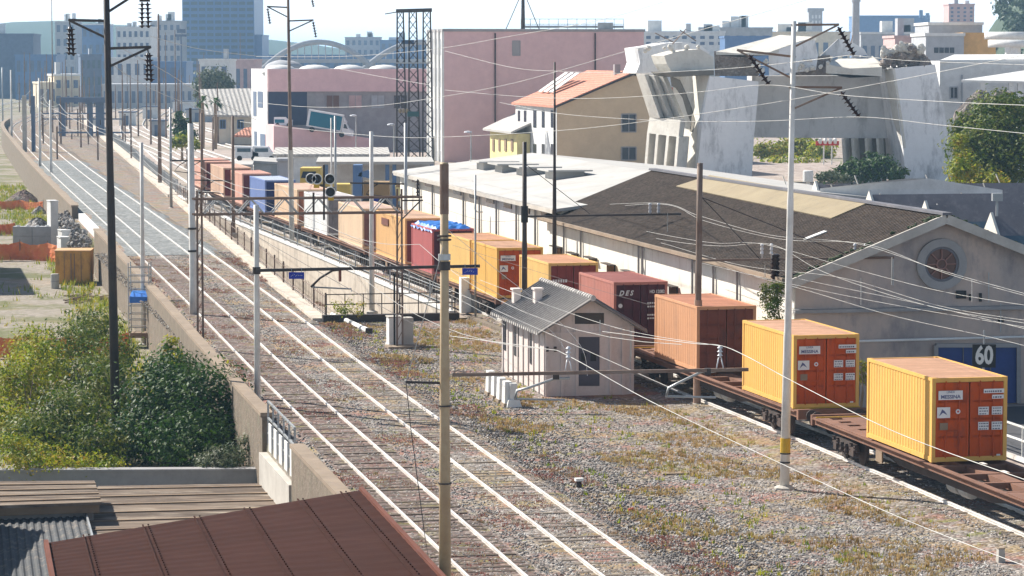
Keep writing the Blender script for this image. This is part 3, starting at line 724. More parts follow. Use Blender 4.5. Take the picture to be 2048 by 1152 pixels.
CS = [('orange container standing alone between two bare ends of its flat wagon', 52.0, 0, 'orange', OR, deco_orange),
 ('orange container with paper placards on doors, behind the tall white pole', 61.5, 0, 'orange', OR, deco_orange),
 ('plain rust brown container with tan side, no placards, behind the brown pole', 69.7, 0, 'tan', TAN, None),
 ('maroon container lettered D E S behind the tiled hut', 78.3, 0, 'maroon', MAR, deco_maroon),
 ('yellow sided container with dark red doors just beyond the hut roof', 86.4, 0, 'dred', ORD, deco_faint),
 ('orange container with two small placards on the door beside the blue sign', 94.0, 0, 'orange', OR, lambda d, sx, y, H: deco_orange(d, sx, y, H) if sx < 0 else None),
 ('yellow orange container, doors hidden by the next orange one', 98.5, 0, 'dred', ORD, None),
 ('maroon container under a bright blue tarpaulin', 105.4, 0, 'maroonb', ((.46, .12, .115), (.075, .014, .03), (.3, .1, .1)), None),
 ('tall pale orange container behind the blue tarpaulin, with a small dark vent', 110.9, 9.6, 'pale', PALE, None),
 ('pale cream container with brown doors beyond the gantry legs', 120.8, 9.2, 'cream', ((.75, .55, .37), (.24, .10, .09), (.66, .46, .36)), None),
 ('white container with grey doors beneath the round signals', 130.4, 9.9, 'white', ((.78, .77, .74), (.26, .24, .25), (.66, .60, .58)), None),
 ('peach container with rust doors by the steel signal post', 139.4, 11, 'peach', ((.74, .52, .34), (.34, .12, .06), (.72, .46, .34)), None),
 ('blue curtain sided container with a pale blue lid', 150.4, 8.6, 'blue', ((.17, .24, .48), (.02, .035, .14), (.50, .55, .62)), None),
 ('pink container with dark maroon end, ahead of two alike', 159.4, 7.4, 'pink', PNK, None),
 ('salmon container with deep red end wall between two pink ones', 168.0, 10, 'salmon', ((.70, .46, .32), (.20, .03, .035), (.66, .40, .30)), None),
 ('last pink container at the tail of the train near the white pole', 178.0, 11, 'pink', PNK, None)]
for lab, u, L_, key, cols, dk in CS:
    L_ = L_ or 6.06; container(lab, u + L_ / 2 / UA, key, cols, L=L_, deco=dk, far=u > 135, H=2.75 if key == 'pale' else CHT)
    if key == 'pale': b = MB(); b.box((-CW / 2 - .02, 1.6, 2.2), (.05, 2.2, .42)); b.build('vent', MT['insul_red'], [o for o in C.objects if o.name.startswith('shipping_container') and o.parent is None][-1])
# tarpaulin over the maroon container
b = MB(); s = vc(108) - vc(107); V = []; fs = []; nx, ny = 8, 16
t = thing('tarpaulin', 'crumpled bright blue tarpaulin thrown over the maroon container', 'tarpaulin', T(105.4 + HL, vc(105.4 + HL), 1.17), A - math.atan(s * VD / UA))
for j in range(ny + 1):
    for i in range(nx + 1):
        x = -1.27 + 2.54 * i / nx; y = -3.07 + 6.14 * j / ny; z = 2.64 + .10 * abs(math.sin(i * 1.7 + j * .9)) + .06 * math.sin(j * 2.3)
        if i in (0, nx): z -= .28 + .08 * math.sin(j * 3.1)
        if j == 0 and 0 < i < nx: z -= .15
        V.append((x, y, z))
for j in range(ny):
    for i in range(nx): a = j * (nx + 1) + i; fs.append((a, a + 1, a + nx + 2, a + nx + 1))
b.add(V, fs).build('sheet', MT['blue_tarp'], t)
# potted-looking finial shrub on a pole behind the tarpaulin
p = at(926, 470, 122); ball_ = thing('ball_shrub', 'small dark clipped shrub rising behind the blue tarpaulin', 'shrub', (p.x, p.y, -.2))

# ---------------------------------------------------------------- flat wagons
def wagon(label, u0, u1):
    L = (u1 - u0) * UA; uc = (u0 + u1) / 2; s = (vc(u1) - vc(u0)) * VD / L
    t = thing('flat_wagon', label, 'wagon', T(uc, (vc(u0) + vc(u1)) / 2, 0), A - math.atan(s), 'flat wagons of the freight train')
    b = MB(); h = L / 2
    for sx in (-1, 1):
        b.box((sx * 1.13, 0, 1.0), (.12, L - 1.3, .20)); b.box((sx * 1.2, 0, 1.11), (.2, L - 1.3, .03))
    for k in range(-6, 7): b.box((0, k * L / 14, 1.02), (2.2, .16, .18))
    b.box((0, 0, .98), (.5, L - 1.2, .22))
    b.build('frame', MT['wagon'], t); b = MB()
    for sx in (-1, 1): b.prism([(sx * .95, -h * .5, .87), (sx * .95, -h * .32, .58), (sx * .95, h * .32, .58), (sx * .95, h * .5, .87)], (.06, 0, 0))
    b.box((0, 0, .7), (.4, L * .62, .3)); b.build('underframe', MT['bogie'], t)
    for e in (-1, 1):
        b = MB(); ye = e * (h - 3.55)     # deck plate built of strips so that its openings stay open
        for x0, x1 in ((-1.24, -.82), (-.36, .36), (.82, 1.24)): b.box(((x0 + x1) / 2, ye, 1.145), (x1 - x0, 6.3, .03))
        for yy, w_ in ((-2.9, .5), (-2.0, .5), (-1.1, .55), (-.1, .7), (.9, .55), (1.8, .5), (2.8, .6)):
            for x0, x1 in ((-.82, -.36), (.36, .82)): b.box(((x0 + x1) / 2, ye + yy, 1.146), (x1 - x0 + .004, w_, .028))
        b.box((0, e * (h - .42), 1.03), (2.5, .18, .36))
        b.build('deck', MT['wagon'], t)
        for sx in (-1, 1):
            MB().lathe((sx * .88, e * (h - .35), 1.03), [(.09, 0), (.09, .38), (.22, .40), (.22, .45)], 10, (0, e, 0)).build('buffer', MT['bogie'], t)
        MB().bar((-1.25, e * (h - .95), 1.18), (1.25, e * (h - .95), 1.18), .04).build('grab_rail', MT['sign_yellow'], t)
        yb = e * (h - 3.6); b = MB()
        for sx in (-1, 1):
            b.prism([(sx * .99, yb - 1.25, .50), (sx * .99, yb - .5, .30), (sx * .99, yb + .5, .30), (sx * .99, yb + 1.25, .50), (sx * .99, yb + 1.1, .72), (sx * .99, yb + .45, .80), (sx * .99, yb - .45, .80), (sx * .99, yb - 1.1, .72)], (sx * .10, 0, 0))
            for q in (-.9, .9):
                b.box((sx * 1.08, yb + q, .47), (.16, .30, .30))
                for r_ in (-.2, .2): b.lathe((sx * 1.1, yb + q + r_, .50), [(.07, 0), (.09, .05), (.07, .1), (.09, .15), (.07, .2), (.09, .25)], 7)
            for q in (-.22, .22): b.lathe((sx * 1.12, yb + q, .34), [(.08, 0), (.10, .08), (.08, .16), (.10, .24), (.08, .32)], 8)
        b.box((0, yb, .58), (2.0, .5, .24))
        bg = b.build('bogie', MT['bogie'], t)
        for q in (-.9, .9):
            for sx in (-1, 1): MB().lathe((sx * .70, yb + q, .46), [(.05, 0), (.46, .0), (.46, .10), (.30, .12), (.12, .20), (.1, .22)], 18, (sx, 0, 0)).build('wheel', MT['bogie'], bg)
    for sx in (-1, 1):
        for yy in (-1.7, -.7): MB().lathe((sx * .62, yy, .52), [(.02, 0), (.2, .03), (.23, .2), (.23, .65), (.2, .8), (.02, .83)], 12, (0, 1, 0)).build('air_tank', MT['galv'], t)
        b = MB(); b.box((sx * 1.16, h * .42, .72), (.05, .6, .42)); b.build('label_board', MT['timber'], t)
    for yy in (-.3, .2): MB().lathe((-.2, yy, .55), [(.02, 0), (.16, .02), (.16, .3), (.02, .32)], 10, (1, 0, 0)).build('brake_cylinder', MT['bogie'], t)
    return t
wagon('brown flat wagon carrying one orange container with empty deck at both ends', 43.2, 60.3)
wagon('brown flat wagon under the second orange container and the rust brown one', 60.8, 77.0)
wagon('flat wagon half hidden by the hut under the maroon D E S container', 77.9, 93.4)
wagon('flat wagon under the orange container next to the blue sign', 93.9, 104.6)
wagon('flat wagon beneath the blue tarpaulin container', 105.0, 119.4)
wagon('flat wagon below the cream and white containers', 120.0, 138.2)
wagon('flat wagon beneath the peach and blue containers', 139.0, 157.6)
wagon('last flat wagon under the pink and salmon containers', 158.6, 186.6)

# ---------------------------------------------------------------- poles and masts
def ins_string(b, p, q, n=6, r=.13, core=.035):
    p, q = Vector(p), Vector(q); ax = q - p; L = ax.length; prof = [(core, 0)]
    for k in range(n):
        a = L * (k + .35) / n; h = L / n
        prof += [(core, a), (r, a + h * .12), (r * .96, a + h * .2), (core * 1.6, a + h * .38)]
    prof.append((core, L)); return b.lathe(p, prof, 9, ax)
AX = {}
def pole(name, label, base, ztop, r0, r1, mat, cat='pole', group=None, joints=(), n=10, foot=True, low=None, xt=None, d=None):
    base = Vector(base); t = thing(name, label, cat, base, 0, group); h = ztop - base.z
    if xt is not None: k = (ztop - CH) / (d * KD); up_ = Vector((d * KD * (xt - 1024) / F * (cp - k * sp), base.y, ztop)) - base
    else: up_ = ZH * h
    AX[t.name] = (base, up_ / h)
    cuts = [0] + [j for j in joints] + [1.0]; rr = lambda f: r0 + (r1 - r0) * f
    m2 = low or mat
    pts = []; rs = []
    for k, f in enumerate(cuts):
        if k and k < len(cuts) - 1: pts += [base + up_ * (f - .02 / h), base + up_ * (f + .18 / h)]; rs += [rr(f), rr(f) - .25 * (r0 - r1) / len(cuts) - .008]
        else: pts.append(base + up_ * f); rs.append(rr(f))
    MB().tube(pts, rs, n).build('mast', mat, t, True, True)
    if foot: MB().lathe(base - ZH * .3, [(r0 * 2.2, 0), (r0 * 2.2, .36), (r0 * 1.2, .42)], 10).build('footing', MT['concrete'], t, True)
    return t
def px_pole(name, label, x, y, zb, ytop, r0, r1, mat, **k):
    p = G(x, y, zb); return pole(name, label, p, at(x, ytop, p.y / KD).z, r0, r1, mat, d=p.y / KD, **k), p
def band_on(t, p, z0, z1, r, mat, name='band'):
    b0, q = AX[t.name]; MB().tube([b0 + q * (z0 - b0.z), b0 + q * (z1 - b0.z)], r, 12).build(name, mat, t, True)

# tan pole closest to the camera with its cross beam over the two main lines
p = Vector(at(890, 1150, 48.2)); p.z = -.25; PN = p
tn = pole('catenary_pole', 'stout yellowish jointed steel pole rising between the rust roof and the main lines', p, at(890, 325, p.y / KD).z, .158, .10, MT['tan_pole'], 'catenary pole', None, (.36, .56), 14)
zz = lambda y, d=48.2: at(890, y, d).z
band_on(tn, p, zz(428), zz(328), .112, MT['rust_pole'], 'dark_sleeve')
band_on(tn, p, zz(520), zz(508), .155, MT['galv'], 'clamp'); band_on(tn, p, zz(540), zz(523), .15, MT['dark_steel'], 'clamp')
for y in (470, 478, 810, 965): band_on(tn, p, zz(y + 3), zz(y), .175, MT['dark_steel'], 'clamp')
zb = zz(748); b = MB(); e0, e1 = at(812, 764, 48.2), at(1497, 739, 48.2)
b.bar(at(905, 750, 48.0), e1, .075, .085); b.build('cross_beam', MT['rust_pole'], tn, True)
MB().bar(at(880, 766, 48.2), e0, .06, .06).build('short_arm', MT['dark_steel'], tn, True)
MB().tube([at(886, 495, 48.05), e0], .012, 5).build('stay_wire', MT['wire_mid'], tn, True)
MB().tube([e0, at(822, 860, 48.0), at(848, 1060, 47.5), at(862, 1150, 47)], .012, 5).build('stay_wire', MT['wire_dark'], tn, True)
def steady_arm(t, x0, y0, x1, y1, x2, d):
    k = [at(x0, y0, d), at(x0 - (x0 - x1) * .3, y0 + 2, d), at(x1 + (x0 - x1) * .22, y0 + (y1 - y0) * .52, d), at(x1 + 4, y1 - 14, d), at(x1, y1 + 2, d)]
    MB().tube(k, .035 * d / 48, 7).build('steady_arm', MT['galv'], t, True, True)
    MB().tube([at(x1 - 2, y1 + 3, d), at(x2, y1 + 5, d)], .028 * d / 48, 6).build('register_arm', MT['galv'], t, True)
steady_arm(tn, 1140, 756, 1030, 795, 1130, 48.2); steady_arm(tn, 1432, 742, 1333, 790, 1432, 48.2)
for x, yb_, yt in ((1137, 745, 693), (1440, 738, 692)):
    b = MB(); q0, q1 = at(x, yb_, 48.2), at(x, yt, 48.2); m = q0.lerp(q1, .5)
    b.tube([q0 + Vector((-.09, 0, 0)), m + Vector((-.03, 0, 0))], .018, 5); b.tube([q0 + Vector((.09, 0, 0)), m + Vector((.03, 0, 0))], .018, 5); ins_string(b, m, q1, 3, .075, .03)
    b.build('insulator', MT['insul_pale'], tn, True, True)
b = MB()
for x in (1112, 1415): b.box(at(x, 752 - (x - 1112) * .03, 48.2), (.16, .16, .16))
b.build('beam_clamp', MT['dark_steel'], tn, True)

# tall white line pole with four cross arms
tw, p = px_pole('power_pole', 'tall white jointed pole with a yellow band and four arms of dark insulators', 1569, 978, -.22, 42, .155, .075, MT['pole_white'], cat='power pole', joints=(.33, .62), n=14, xt=1588)
PD = p; D = p.y / KD
z_ = lambda y: at(1569, y, D).z
band_on(tw, p, z_(905), z_(876), .162, MT['sign_yellow'], 'yellow_band'); band_on(tw, p, z_(908), z_(905.5), .166, MT['black'], 'dark_band'); band_on(tw, p, z_(926), z_(923), .166, MT['black'], 'dark_band')
def hv_arm(t, a, e, br, d, mat, m=.07):
    MB().bar(at(*a, d), at(*e, d), m).build('cross_arm', mat, t, True); MB().bar(at(*e, d), at(*br, d), m * .85).build('arm_brace', mat, t, True)
def hv_ins(t, p0, p1, d, n=7, r=.14, mat='insul_dark'):
    b = MB(); ins_string(b, at(*p0, d), at(*p1, d), n, r); b.build('insulator_string', MT[mat], t, True, True)
hv_arm(tw, (1583, 50), (1678, 49), (1590, 93), D, MT['rust_pole']); hv_ins(tw, (1676, 54), (1708, 110), D - .2)
hv_arm(tw, (1592, 114), (1474, 100), (1586, 158), D + .25, MT['rust_pole']); hv_ins(tw, (1498, 110), (1538, 170), D)
hv_arm(tw, (1578, 174), (1684, 175), (1586, 218), D, MT['rust_pole']); hv_ins(tw, (1682, 184), (1718, 234), D - .2)

# dark steel pylon by the bushes
ta, p = px_pole('power_pylon', 'very tall dark steel pylon with arms and paired insulators standing in the bushes', 233, 915, -2.9, -170, .20, .12, MT['dark_steel'], cat='power pylon', joints=(.5,), n=12, xt=209)
D = p.y / KD; PA = p
band_on(ta, p, -2.9, at(233, 835, D).z, .235, MT['concrete'], 'sleeve')
hv_arm(ta, (217, 42), (137, 40), (217, 78), D, MT['dark_steel'], .11); hv_arm(ta, (214, 97), (302, 94), (219, 133), D, MT['dark_steel'], .11); hv_arm(ta, (216, 24), (300, -30), (216, -10), D, MT['dark_steel'], .1)
for x0, y0, y1 in ((141, 48, 112), (297, 100, 164)):
    MB().bar(at(x0 - 2, y0 - 4, D), at(x0, y0 + 7, D), .05).build('shackle', MT['dark_steel'], ta, True)
    hv_ins(ta, (x0 - 2, y0 + 6), (x0 - 3, y1 - 2), D, 6, .15); hv_ins(ta, (x0 + 2, y0 + 6), (x0 + 6, y1), D, 6, .15)
MB().bar(at(279, 1, D), at(300, 1, D), .1).build('yoke', MT['dark_steel'], ta, True)
hv_ins(ta, (284, 4), (284, 56), D, 6, .17); hv_ins(ta, (295, 4), (297, 56), D, 6, .17)

# thin rusty line pole in the middle distance
te, p = px_pole('power_pole', 'slim rusty line pole with two arms above the pink building, foot in the ramp', 585, 545, -1.9, -130, .19, .08, MT['rust_pole'], cat='power pole', joints=(.45,), xt=574)
D = p.y / KD; band_on(te, p, -2.6, at(585, 300, D).z, .185, MT['concrete'], 'sleeve')
hv_arm(te, (578, 15), (534, 13), (577, 35), D, MT['dark_steel'], .1); hv_arm(te, (577, 42), (627, 40), (579, 62), D, MT['dark_steel'], .1)
for a, e in (((535, 16), (540, 48)), ((626, 43), (632, 75)), ((622, -12), (627, 14))): hv_ins(te, a, e, D, 6, .14)

# pole carrying the dark beam with the two blue signs
tb, p = px_pole('catenary_pole', 'pale concrete pole outside the parapet carrying the dark beam with two blue signs', 516, 935, -2.9, 410, .14, .105, MT['pole_white'], cat='catenary pole', joints=(.7,))
D = p.y / KD; e1 = at(960, 532, D)
MB().bar(at(512, 541, D - .2), e1, .10, .12).build('cross_beam', MT['dark_steel'], tb, True)
band_on(tb, p, at(516, 548, D).z, at(516, 534, D).z, .16, MT['dark_steel'], 'clamp')
b = MB(); k = [at(700, 537, D), at(665, 541, D), at(640, 556, D), at(622, 574, D)]; b.tube(k, .05, 7).build('steady_arm', MT['dark_steel'], tb, True, True)
MB().tube([at(622, 574, D), at(703, 578, D), at(703, 583, D)], .035, 6).build('register_arm', MT['galv'], tb, True)
MB().tube([at(680, 536, D), at(680, 563, D)], .06, 6).build('insulator', MT['insul_red'], tb, True)
for x in (593, 940):
    y = 551 if x < 700 else 543; q = at(x, y, D - .25)
    ts = thing('track_sign', 'small blue enamel sign hanging from the dark beam ' + ('over the main line' if x < 700 else 'in front of the orange containers'), 'sign', q, 0, 'blue signs on the beam')
    b = MB(); b.box((0, 0, 0), (.62, .03, .27)); b.build('board', MT['sign_blue'], ts)
    b = MB()
    for sx in (-.2, .2): b.bar((sx, 0, .13), (sx, .1, .3), .02)
    b.build('bracket', MT['galv'], ts)
    b = MB(); rd = random.Random(x); xx = -.22
    for kk in range(5):
        l = rd.uniform(.04, .08); b.bar((xx, -.02, rd.uniform(-.06, .02)), (xx + l, -.02, rd.uniform(-.02, .06)), .02, .01); xx += l + .03
    b.build('script', MT['placard'], ts)

# pair of poles outside the parapet
tc, p = px_pole('catenary_pole', 'thick white concrete pole paired with a thin dark steel post at the parapet', 389, 733, -2.9, 247, .23, .155, MT['pole_white'], cat='catenary pole', joints=(.35,), n=12, xt=381)
D = p.y / KD; band_on(tc, p, at(384, 250, D).z, at(384, 216, D).z, .07, MT['dark_steel'], 'cap_rod')
for y in (455, 500, 688): band_on(tc, p, at(384, y + 4, D).z, at(384, y, D).z, .25, MT['dark_steel'], 'clamp')
px_pole('catenary_pole', 'old pole with weathered white paint standing beside the scaffold cage', 287, 690, -2.8, 285, .14, .10, MT['pole_white'], cat='catenary pole', joints=(.5,))
tk, p = px_pole('catenary_pole', 'brown jointed pole with a horizontal arm in front of the warehouse roof', 1394, 812, -.22, 326, .14, .115, MT['rust_pole'], cat='catenary pole', joints=(.4, .75), n=12, xt=1400)
D = p.y / KD
band_on(tk, p, -.2, at(1394, 600, D).z, .155, M('m_flesh_pole', (.42, .27, .19), .75, 0, (.34, .21, .15), stain=(.2, .12, .09)), 'sleeve')
MB().bar(at(1402, 521, D), at(1788, 515, D - .3), .09, .09).build('cross_beam', MT['rust_pole'], tk, True)
MB().tube([at(1404, 395, D), at(1700, 512, D - .2)], .018, 5).build('stay_wire', MT['wire_dark'], tk, True); MB().tube([at(1404, 395, D), at(1520, 518, D)], .018, 5).build('stay_wire', MT['wire_dark'], tk, True)
for x in (1524, 1543, 1710, 1731):
    b = MB(); q0 = at(x, 517, D - .2); q1 = at(x, 487, D - .2); ins_string(b, q0.lerp(q1, .2), q1, 3, .07, .04); b.tube([q0, q1], .03, 5); b.build('insulator', MT['insul_pale'], tk, True, True)
b = MB(); ins_string(b, at(1550, 560, D - .1), at(1551, 508, D - .1), 6, .16, .12); b.build('feeder_insulator', MT['insul_dark'], tk, True, True)
tj, p = px_pole('catenary_pole', 'dark tarred pole with long arm rising behind the ridge of the tiled hut', 1049, 690, -.22, 284, .15, .10, MT['dark_steel'], cat='catenary pole', joints=(.5,))
q = Vector((0, 0, 0)); D = p.y / KD
MB().bar(at(1056, 433, D), at(1362, 428, D - .3), .09).build('cross_beam', MT['dark_steel'], tj, True)
band_on(tj, p, at(1049, 445, D).z, at(1049, 412, D).z, .17, MT['black'], 'collar')
for x in (1300, 1317):
    b = MB(); ins_string(b, at(x, 428, D), at(x, 406, D), 3, .08, .05); b.build('insulator', MT['insul_pale'], tj, True, True)
MB().tube([at(1053, 330, D), at(1180, 428, D)], .016, 5).build('stay_wire', MT['wire_dark'], tj, True)
p = Vector(at(1109, 420, 100)); p.z = -.22
pole('power_pole', 'slender dark mast standing against the white warehouse roof', p, at(1107, 124, 100).z, .14, .05, MT['dark_steel'], 'power pole', None, (.55,))
tl, p = px_pole('service_mast', 'thin white mast with a hooked arm beside the train', 951, 640, -.22, 350, .06, .05, MT['galv'], cat='mast')
MB().tube([at(951, 392, p.y / KD), at(949, 418, p.y / KD), at(955, 424, p.y / KD), at(966, 424, p.y / KD)], .03, 6).build('hook_arm', MT['galv'], tl, True)
px_pole('catenary_pole', 'white concrete pole rising out of the ramp beside the orange container', 744, 625, -1.2, 263, .16, .11, MT['pole_white'], cat='catenary pole', joints=(.55,))
def hidden_pole(label, x, ytop, d, zb, r0, r1, mat, name='catenary_pole', cat='catenary pole', arm=None):
    p = Vector(at(x, 576, d)); p.z = zb
    t = pole(name, label, p, at(x, ytop, d).z, r0, r1, MT[mat], cat)
    if arm:
        for ya, xe in arm: MB().bar(at(x, ya, d), at(xe, ya - 2, d), .09).build('cross_beam', MT['dark_steel'], t, True)
        ya, xe = arm[0]; xm = (x + xe) / 2
        MB().tube([at(xm, ya, d), at(xm - 14, ya + 8, d), at(xm - 24, ya + 20, d), at(xm + 20, ya + 26, d)], .045, 6).build('steady_arm', MT['dark_steel'], t, True, True)
    return t
hidden_pole('slim mast with dark middle in front of the pink wall, nearer the truck cab', 672, 232, 150, -.3, .12, .08, 'galv', arm=[(375, 590)])
hidden_pole('slim pale mast close to the round signals', 664, 236, 152, -.3, .09, .06, 'pole_white')
hidden_pole('grey mast crossing the lattice towers', 812, 246, 118, -.3, .12, .09, 'galv', arm=[(368, 700)])
hidden_pole('dark mast standing on the ramp edge before the pink containers', 468, 232, 150, -.3, .15, .10, 'rust_pole', arm=[(362, 388)])
hidden_pole('brown tall mast in the yard with a bare tip', 322, 28, 206, -.3, .22, .09, 'rust_pole')
hidden_pole('greenish mast at the walkway fence', 344, 215, 175, -.3, .14, .10, 'galv', arm=[(322, 460)])
hidden_pole('rusty mast by the pink containers at the tail', 406, 226, 172, -.3, .15, .10, 'rust_pole', arm=[(322, 340)])
for (x, yb, yt, r, mat, lab) in ((103, 392, 200, .15, 'pole_white', 'white pole with a dark foot beside the gravel heaps'), (81, 376, 156, .15, 'pole_white', 'pole with rusty foot next to the thick double post'),
                                 (24, 305, 140, .17, 'pole_white', 'pale pole with a bent lamp head along the far retaining wall'), (6, 262, 135, .16, 'galv', 'grey pole at the far end of the retaining wall')):
    p = G(x, yb, -2.8); pole('catenary_pole', lab, p, at(x, yt, p.y / KD).z, r * 1.25, r * .8, MT[mat], 'catenary pole', None, (.4,))
p = G(54, 306, -.3); t = thing('portal_post', 'thick twin concrete post beside the bend of the main line', 'post', p)
MB().slab(p + Vector((-.62, 0, 0)), (.55, 0, 0), (0, .6, 0), (0, 0, at(54, 191, p.y / KD).z - p.z)).build('post', MT['concrete'], t, True); MB().slab(p + Vector((.55, .6, 0)), (.5, 0, 0), (0, .6, 0), (0, 0, at(60, 192, p.y / KD).z - p.z)).build('post', MT['far_dark'], t, True)
t = thing('concrete_portal', 'dark concrete portal frame spanning the yard tracks', 'portal', at(150, 300, 330))
for x0, x1, yb in ((118, 130, 290), (174, 184, 236), (192, 208, 300)): MB().slab(Vector((at(x0, yb, 330).x, 330 * KD, -.2)), (at(x1, yb, 330).x - at(x0, yb, 330).x, 0, 0), (0, 1.2, 0), (0, 0, at(x0, 198, 330).z + .2)).build('post', MT['far_dark'], t, True)
MB().slab(at(112, 205, 329), (at(212, 205, 329).x - at(112, 205, 329).x, 0, 0), (0, 1.6, 0), (0, 0, .9)).build('beam', MT['far_dark'], t, True)
for (x0, x1, y, d, yb, lab) in ((84, 214, 227, 330, 262, 'far catenary portal spanning the bend beneath the concrete frame'), (86, 250, 238, 300, 270, 'second catenary portal over the bend of the main line'), (114, 262, 265, 255, 300, 'catenary portal with a lamp hung from its beam beside the walkway')):
    a, e = at(x0, y, d), at(x1, y, d); t = thing('catenary_portal', lab, 'catenary portal', (a.x, a.y, -.3)); MB().bar(a, e, .16, .22).build('beam', MT['far_dark'], t, True)
    for p_ in (a, a.lerp(e, .55), e): MB().bar(Vector((p_.x, p_.y, -.3)), p_ + ZH * .8, .2).build('post', MT['rust_pole'], t, True)
    for q in (.2, .42, .7): m = a.lerp(e, q); MB().bar(m, m - ZH * .9, .14).build('insulator', MT['insul_dark'], t, True)
# masts scattered through the yard
ym = None; rd = random.Random(11); k = 0
for (x, d, yt) in [(107, 420, -5), (133, 380, 118), (51, 430, 104), (62, 460, 106), (40, 470, 150), (74, 520, 140), (160, 430, 160), (180, 400, 155), (140, 360, 205), (246, 300, 130), (262, 350, 150), (277, 330, 120), (232, 420, 170), (294, 360, 165), (302, 300, 140),
                   (333, 420, 65), (352, 360, 60), (364, 420, 150), (256, 500, 160), (312, 480, 170), (240, 600, 165), (270, 640, 150), (330, 560, 160), (350, 600, 150), (380, 520, 150), (436, 300, 165), (426, 280, 235), (452, 420, 140), (148, 560, 175), (115, 600, 170), (92, 640, 165), (196, 620, 170), (205, 480, 150), (482, 560, 65), (122, 300, 195), (162, 290, 215)] + [(rd.uniform(60, 410), q_, 190 - (q_ - 300) * .05 - rd.uniform(5, 75)) for q_ in [rd.uniform(290, 650) for _ in range(34)]]:
    p = Vector(at(x, 300, d)); p.z = -.3; zt = at(x, yt, d).z; h = zt - p.z
    lab = 'thin weathered mast among the yard tracks' 
    if ym is None:
        ym = thing('yard_mast', lab, 'mast', p, 0, 'masts scattered over the yard'); b = MB(); b.tube([(0, 0, 0), (0, 0, .5), (0, 0, 1)], [.16, .12, .07], 6); yo = b.build('mast', MT['rust_pole'], ym); yo.scale = (1, 1, h)
    else:
        r_ = ym.copy(); C.objects.link(r_); r_.location = p; r_['label'] = lab
        o = yo.copy(); C.objects.link(o); o.parent = r_; o.scale = (1, 1, h)
        if k % 3: o.data = (yo.data if k % 2 else o.data)
    k += 1

# ---------------------------------------------------------------- signal gantry
VREF = 18.0
tg = thing('signal_gantry', 'steel truss gantry with round black signals bridging the two main lines', 'gantry', G(804, 694, -.2))
R0 = G(804, 694, -.2) + ZH * .2; L0 = R0 + VH * along(R0 + ZH * 6, VH, 399); zt, zl = 6.92, 6.20
for yy in (-.25, .25):
    o = UH * yy
    for z in (zt, zl): MB().bar(L0 + o + ZH * z - VH * .3, R0 + o + ZH * z + VH * .9 * (z == zt), .09).build('chord', MT['rust_pole'], tg, True)
    b = MB(); n = 6
    for k in range(n):
        a = L0.lerp(R0, (k + .1) / n) + o; m = L0.lerp(R0, (k + .5) / n) + o; e = L0.lerp(R0, (k + .9) / n) + o
        b.bar(a + ZH * zl, m + ZH * zt, .05); b.bar(m + ZH * zt, e + ZH * zl, .05)
    b.build('bracing', MT['galv'], tg, True)
for (P_, zb) in ((L0, -2.8), (R0 - VH * .1, -.2)):
    for s in (-1, 1): MB().bar(P_ + VH * .13 * s + ZH * zb, P_ + VH * .1 * s + ZH * 7.3, .09).build('leg', MT['rust_pole'], tg, True)
    b = MB(); z = zb + .3
    while z < 6.8: b.bar(P_ - VH * .11 + ZH * z, P_ + VH * .11 + ZH * (z + .45), .03); z += .6
    b.build('lacing', MT['rust_pole'], tg, True)
b = MB(); q = R0 + ZH * 6.75; b.bar(q, q + VH * 1.0, .07); b.bar(q - ZH * .9, q + VH * .9, .06); b.build('bracket', MT['dark_steel'], tg, True)
b = MB(); ins_string(b, q + VH * .75 + ZH * .1, q + VH * .75 + ZH * 1.0, 5, .10); b.build('insulator', MT['insul_dark'], tg, True, True)
b = MB(); b.box((0, 0, .06), (1.5, 1.2, .14), A); o = b.build('footing', MT['coping'], tg); o.location = (0, 0, -.06)
MB().bar(R0 - VH * .35 + ZH * -.1, R0 - VH * .35 + ZH * 3.3, .09).build('black_post', MT['black'], tg, True)
def signal(label, cx, cy, discs, plates, posty):
    d = 87.6; t = thing('railway_signal', label, 'signal', at(cx, cy, d), 0, 'round signals on the gantry')
    MB().bar(at(cx, posty[0], d + .15), at(cx, posty[1], d + .15), .09).build('post', MT['dark_steel'], t, True)
    for (x, y) in discs:
        q = at(x, y, d - .1); b = MB(); b.lathe(q, [(.215, 0), (.215, .05)], 20, (0, -1, 0)); h = b.build('target', MT['black'], t, True)
        rg = []; b = MB()
        for k in range(21): a = 2 * math.pi * k / 20; rg.append(q + Vector((.225 * math.cos(a), -.06, .225 * math.sin(a))))
        b.tube(rg, .024, 5).build('rim', MT['white_paint'], h, True)
        MB().lathe(q + Vector((0, -.05, 0)), [(.07, 0), (.07, .12), (.05, .12)], 10, (0, -1, 0)).build('lens', MT['pane'], t, True)
    for (x, y) in plates:
        b = MB(); b.box(at(x, y, d - .12), (.26, .03, .14)); b.build('plate', MT['sign_yellow'], t, True)
signal('pair of round black signals with white rims set side by side on the gantry', 648, 380, [(634, 358), (660, 358), (661, 384)], [(633, 373), (662, 398)], (330, 440))
signal('rear facing black signal hood hanging below the gantry chord', 627, 398, [(622, 357)], [], (385, 425))

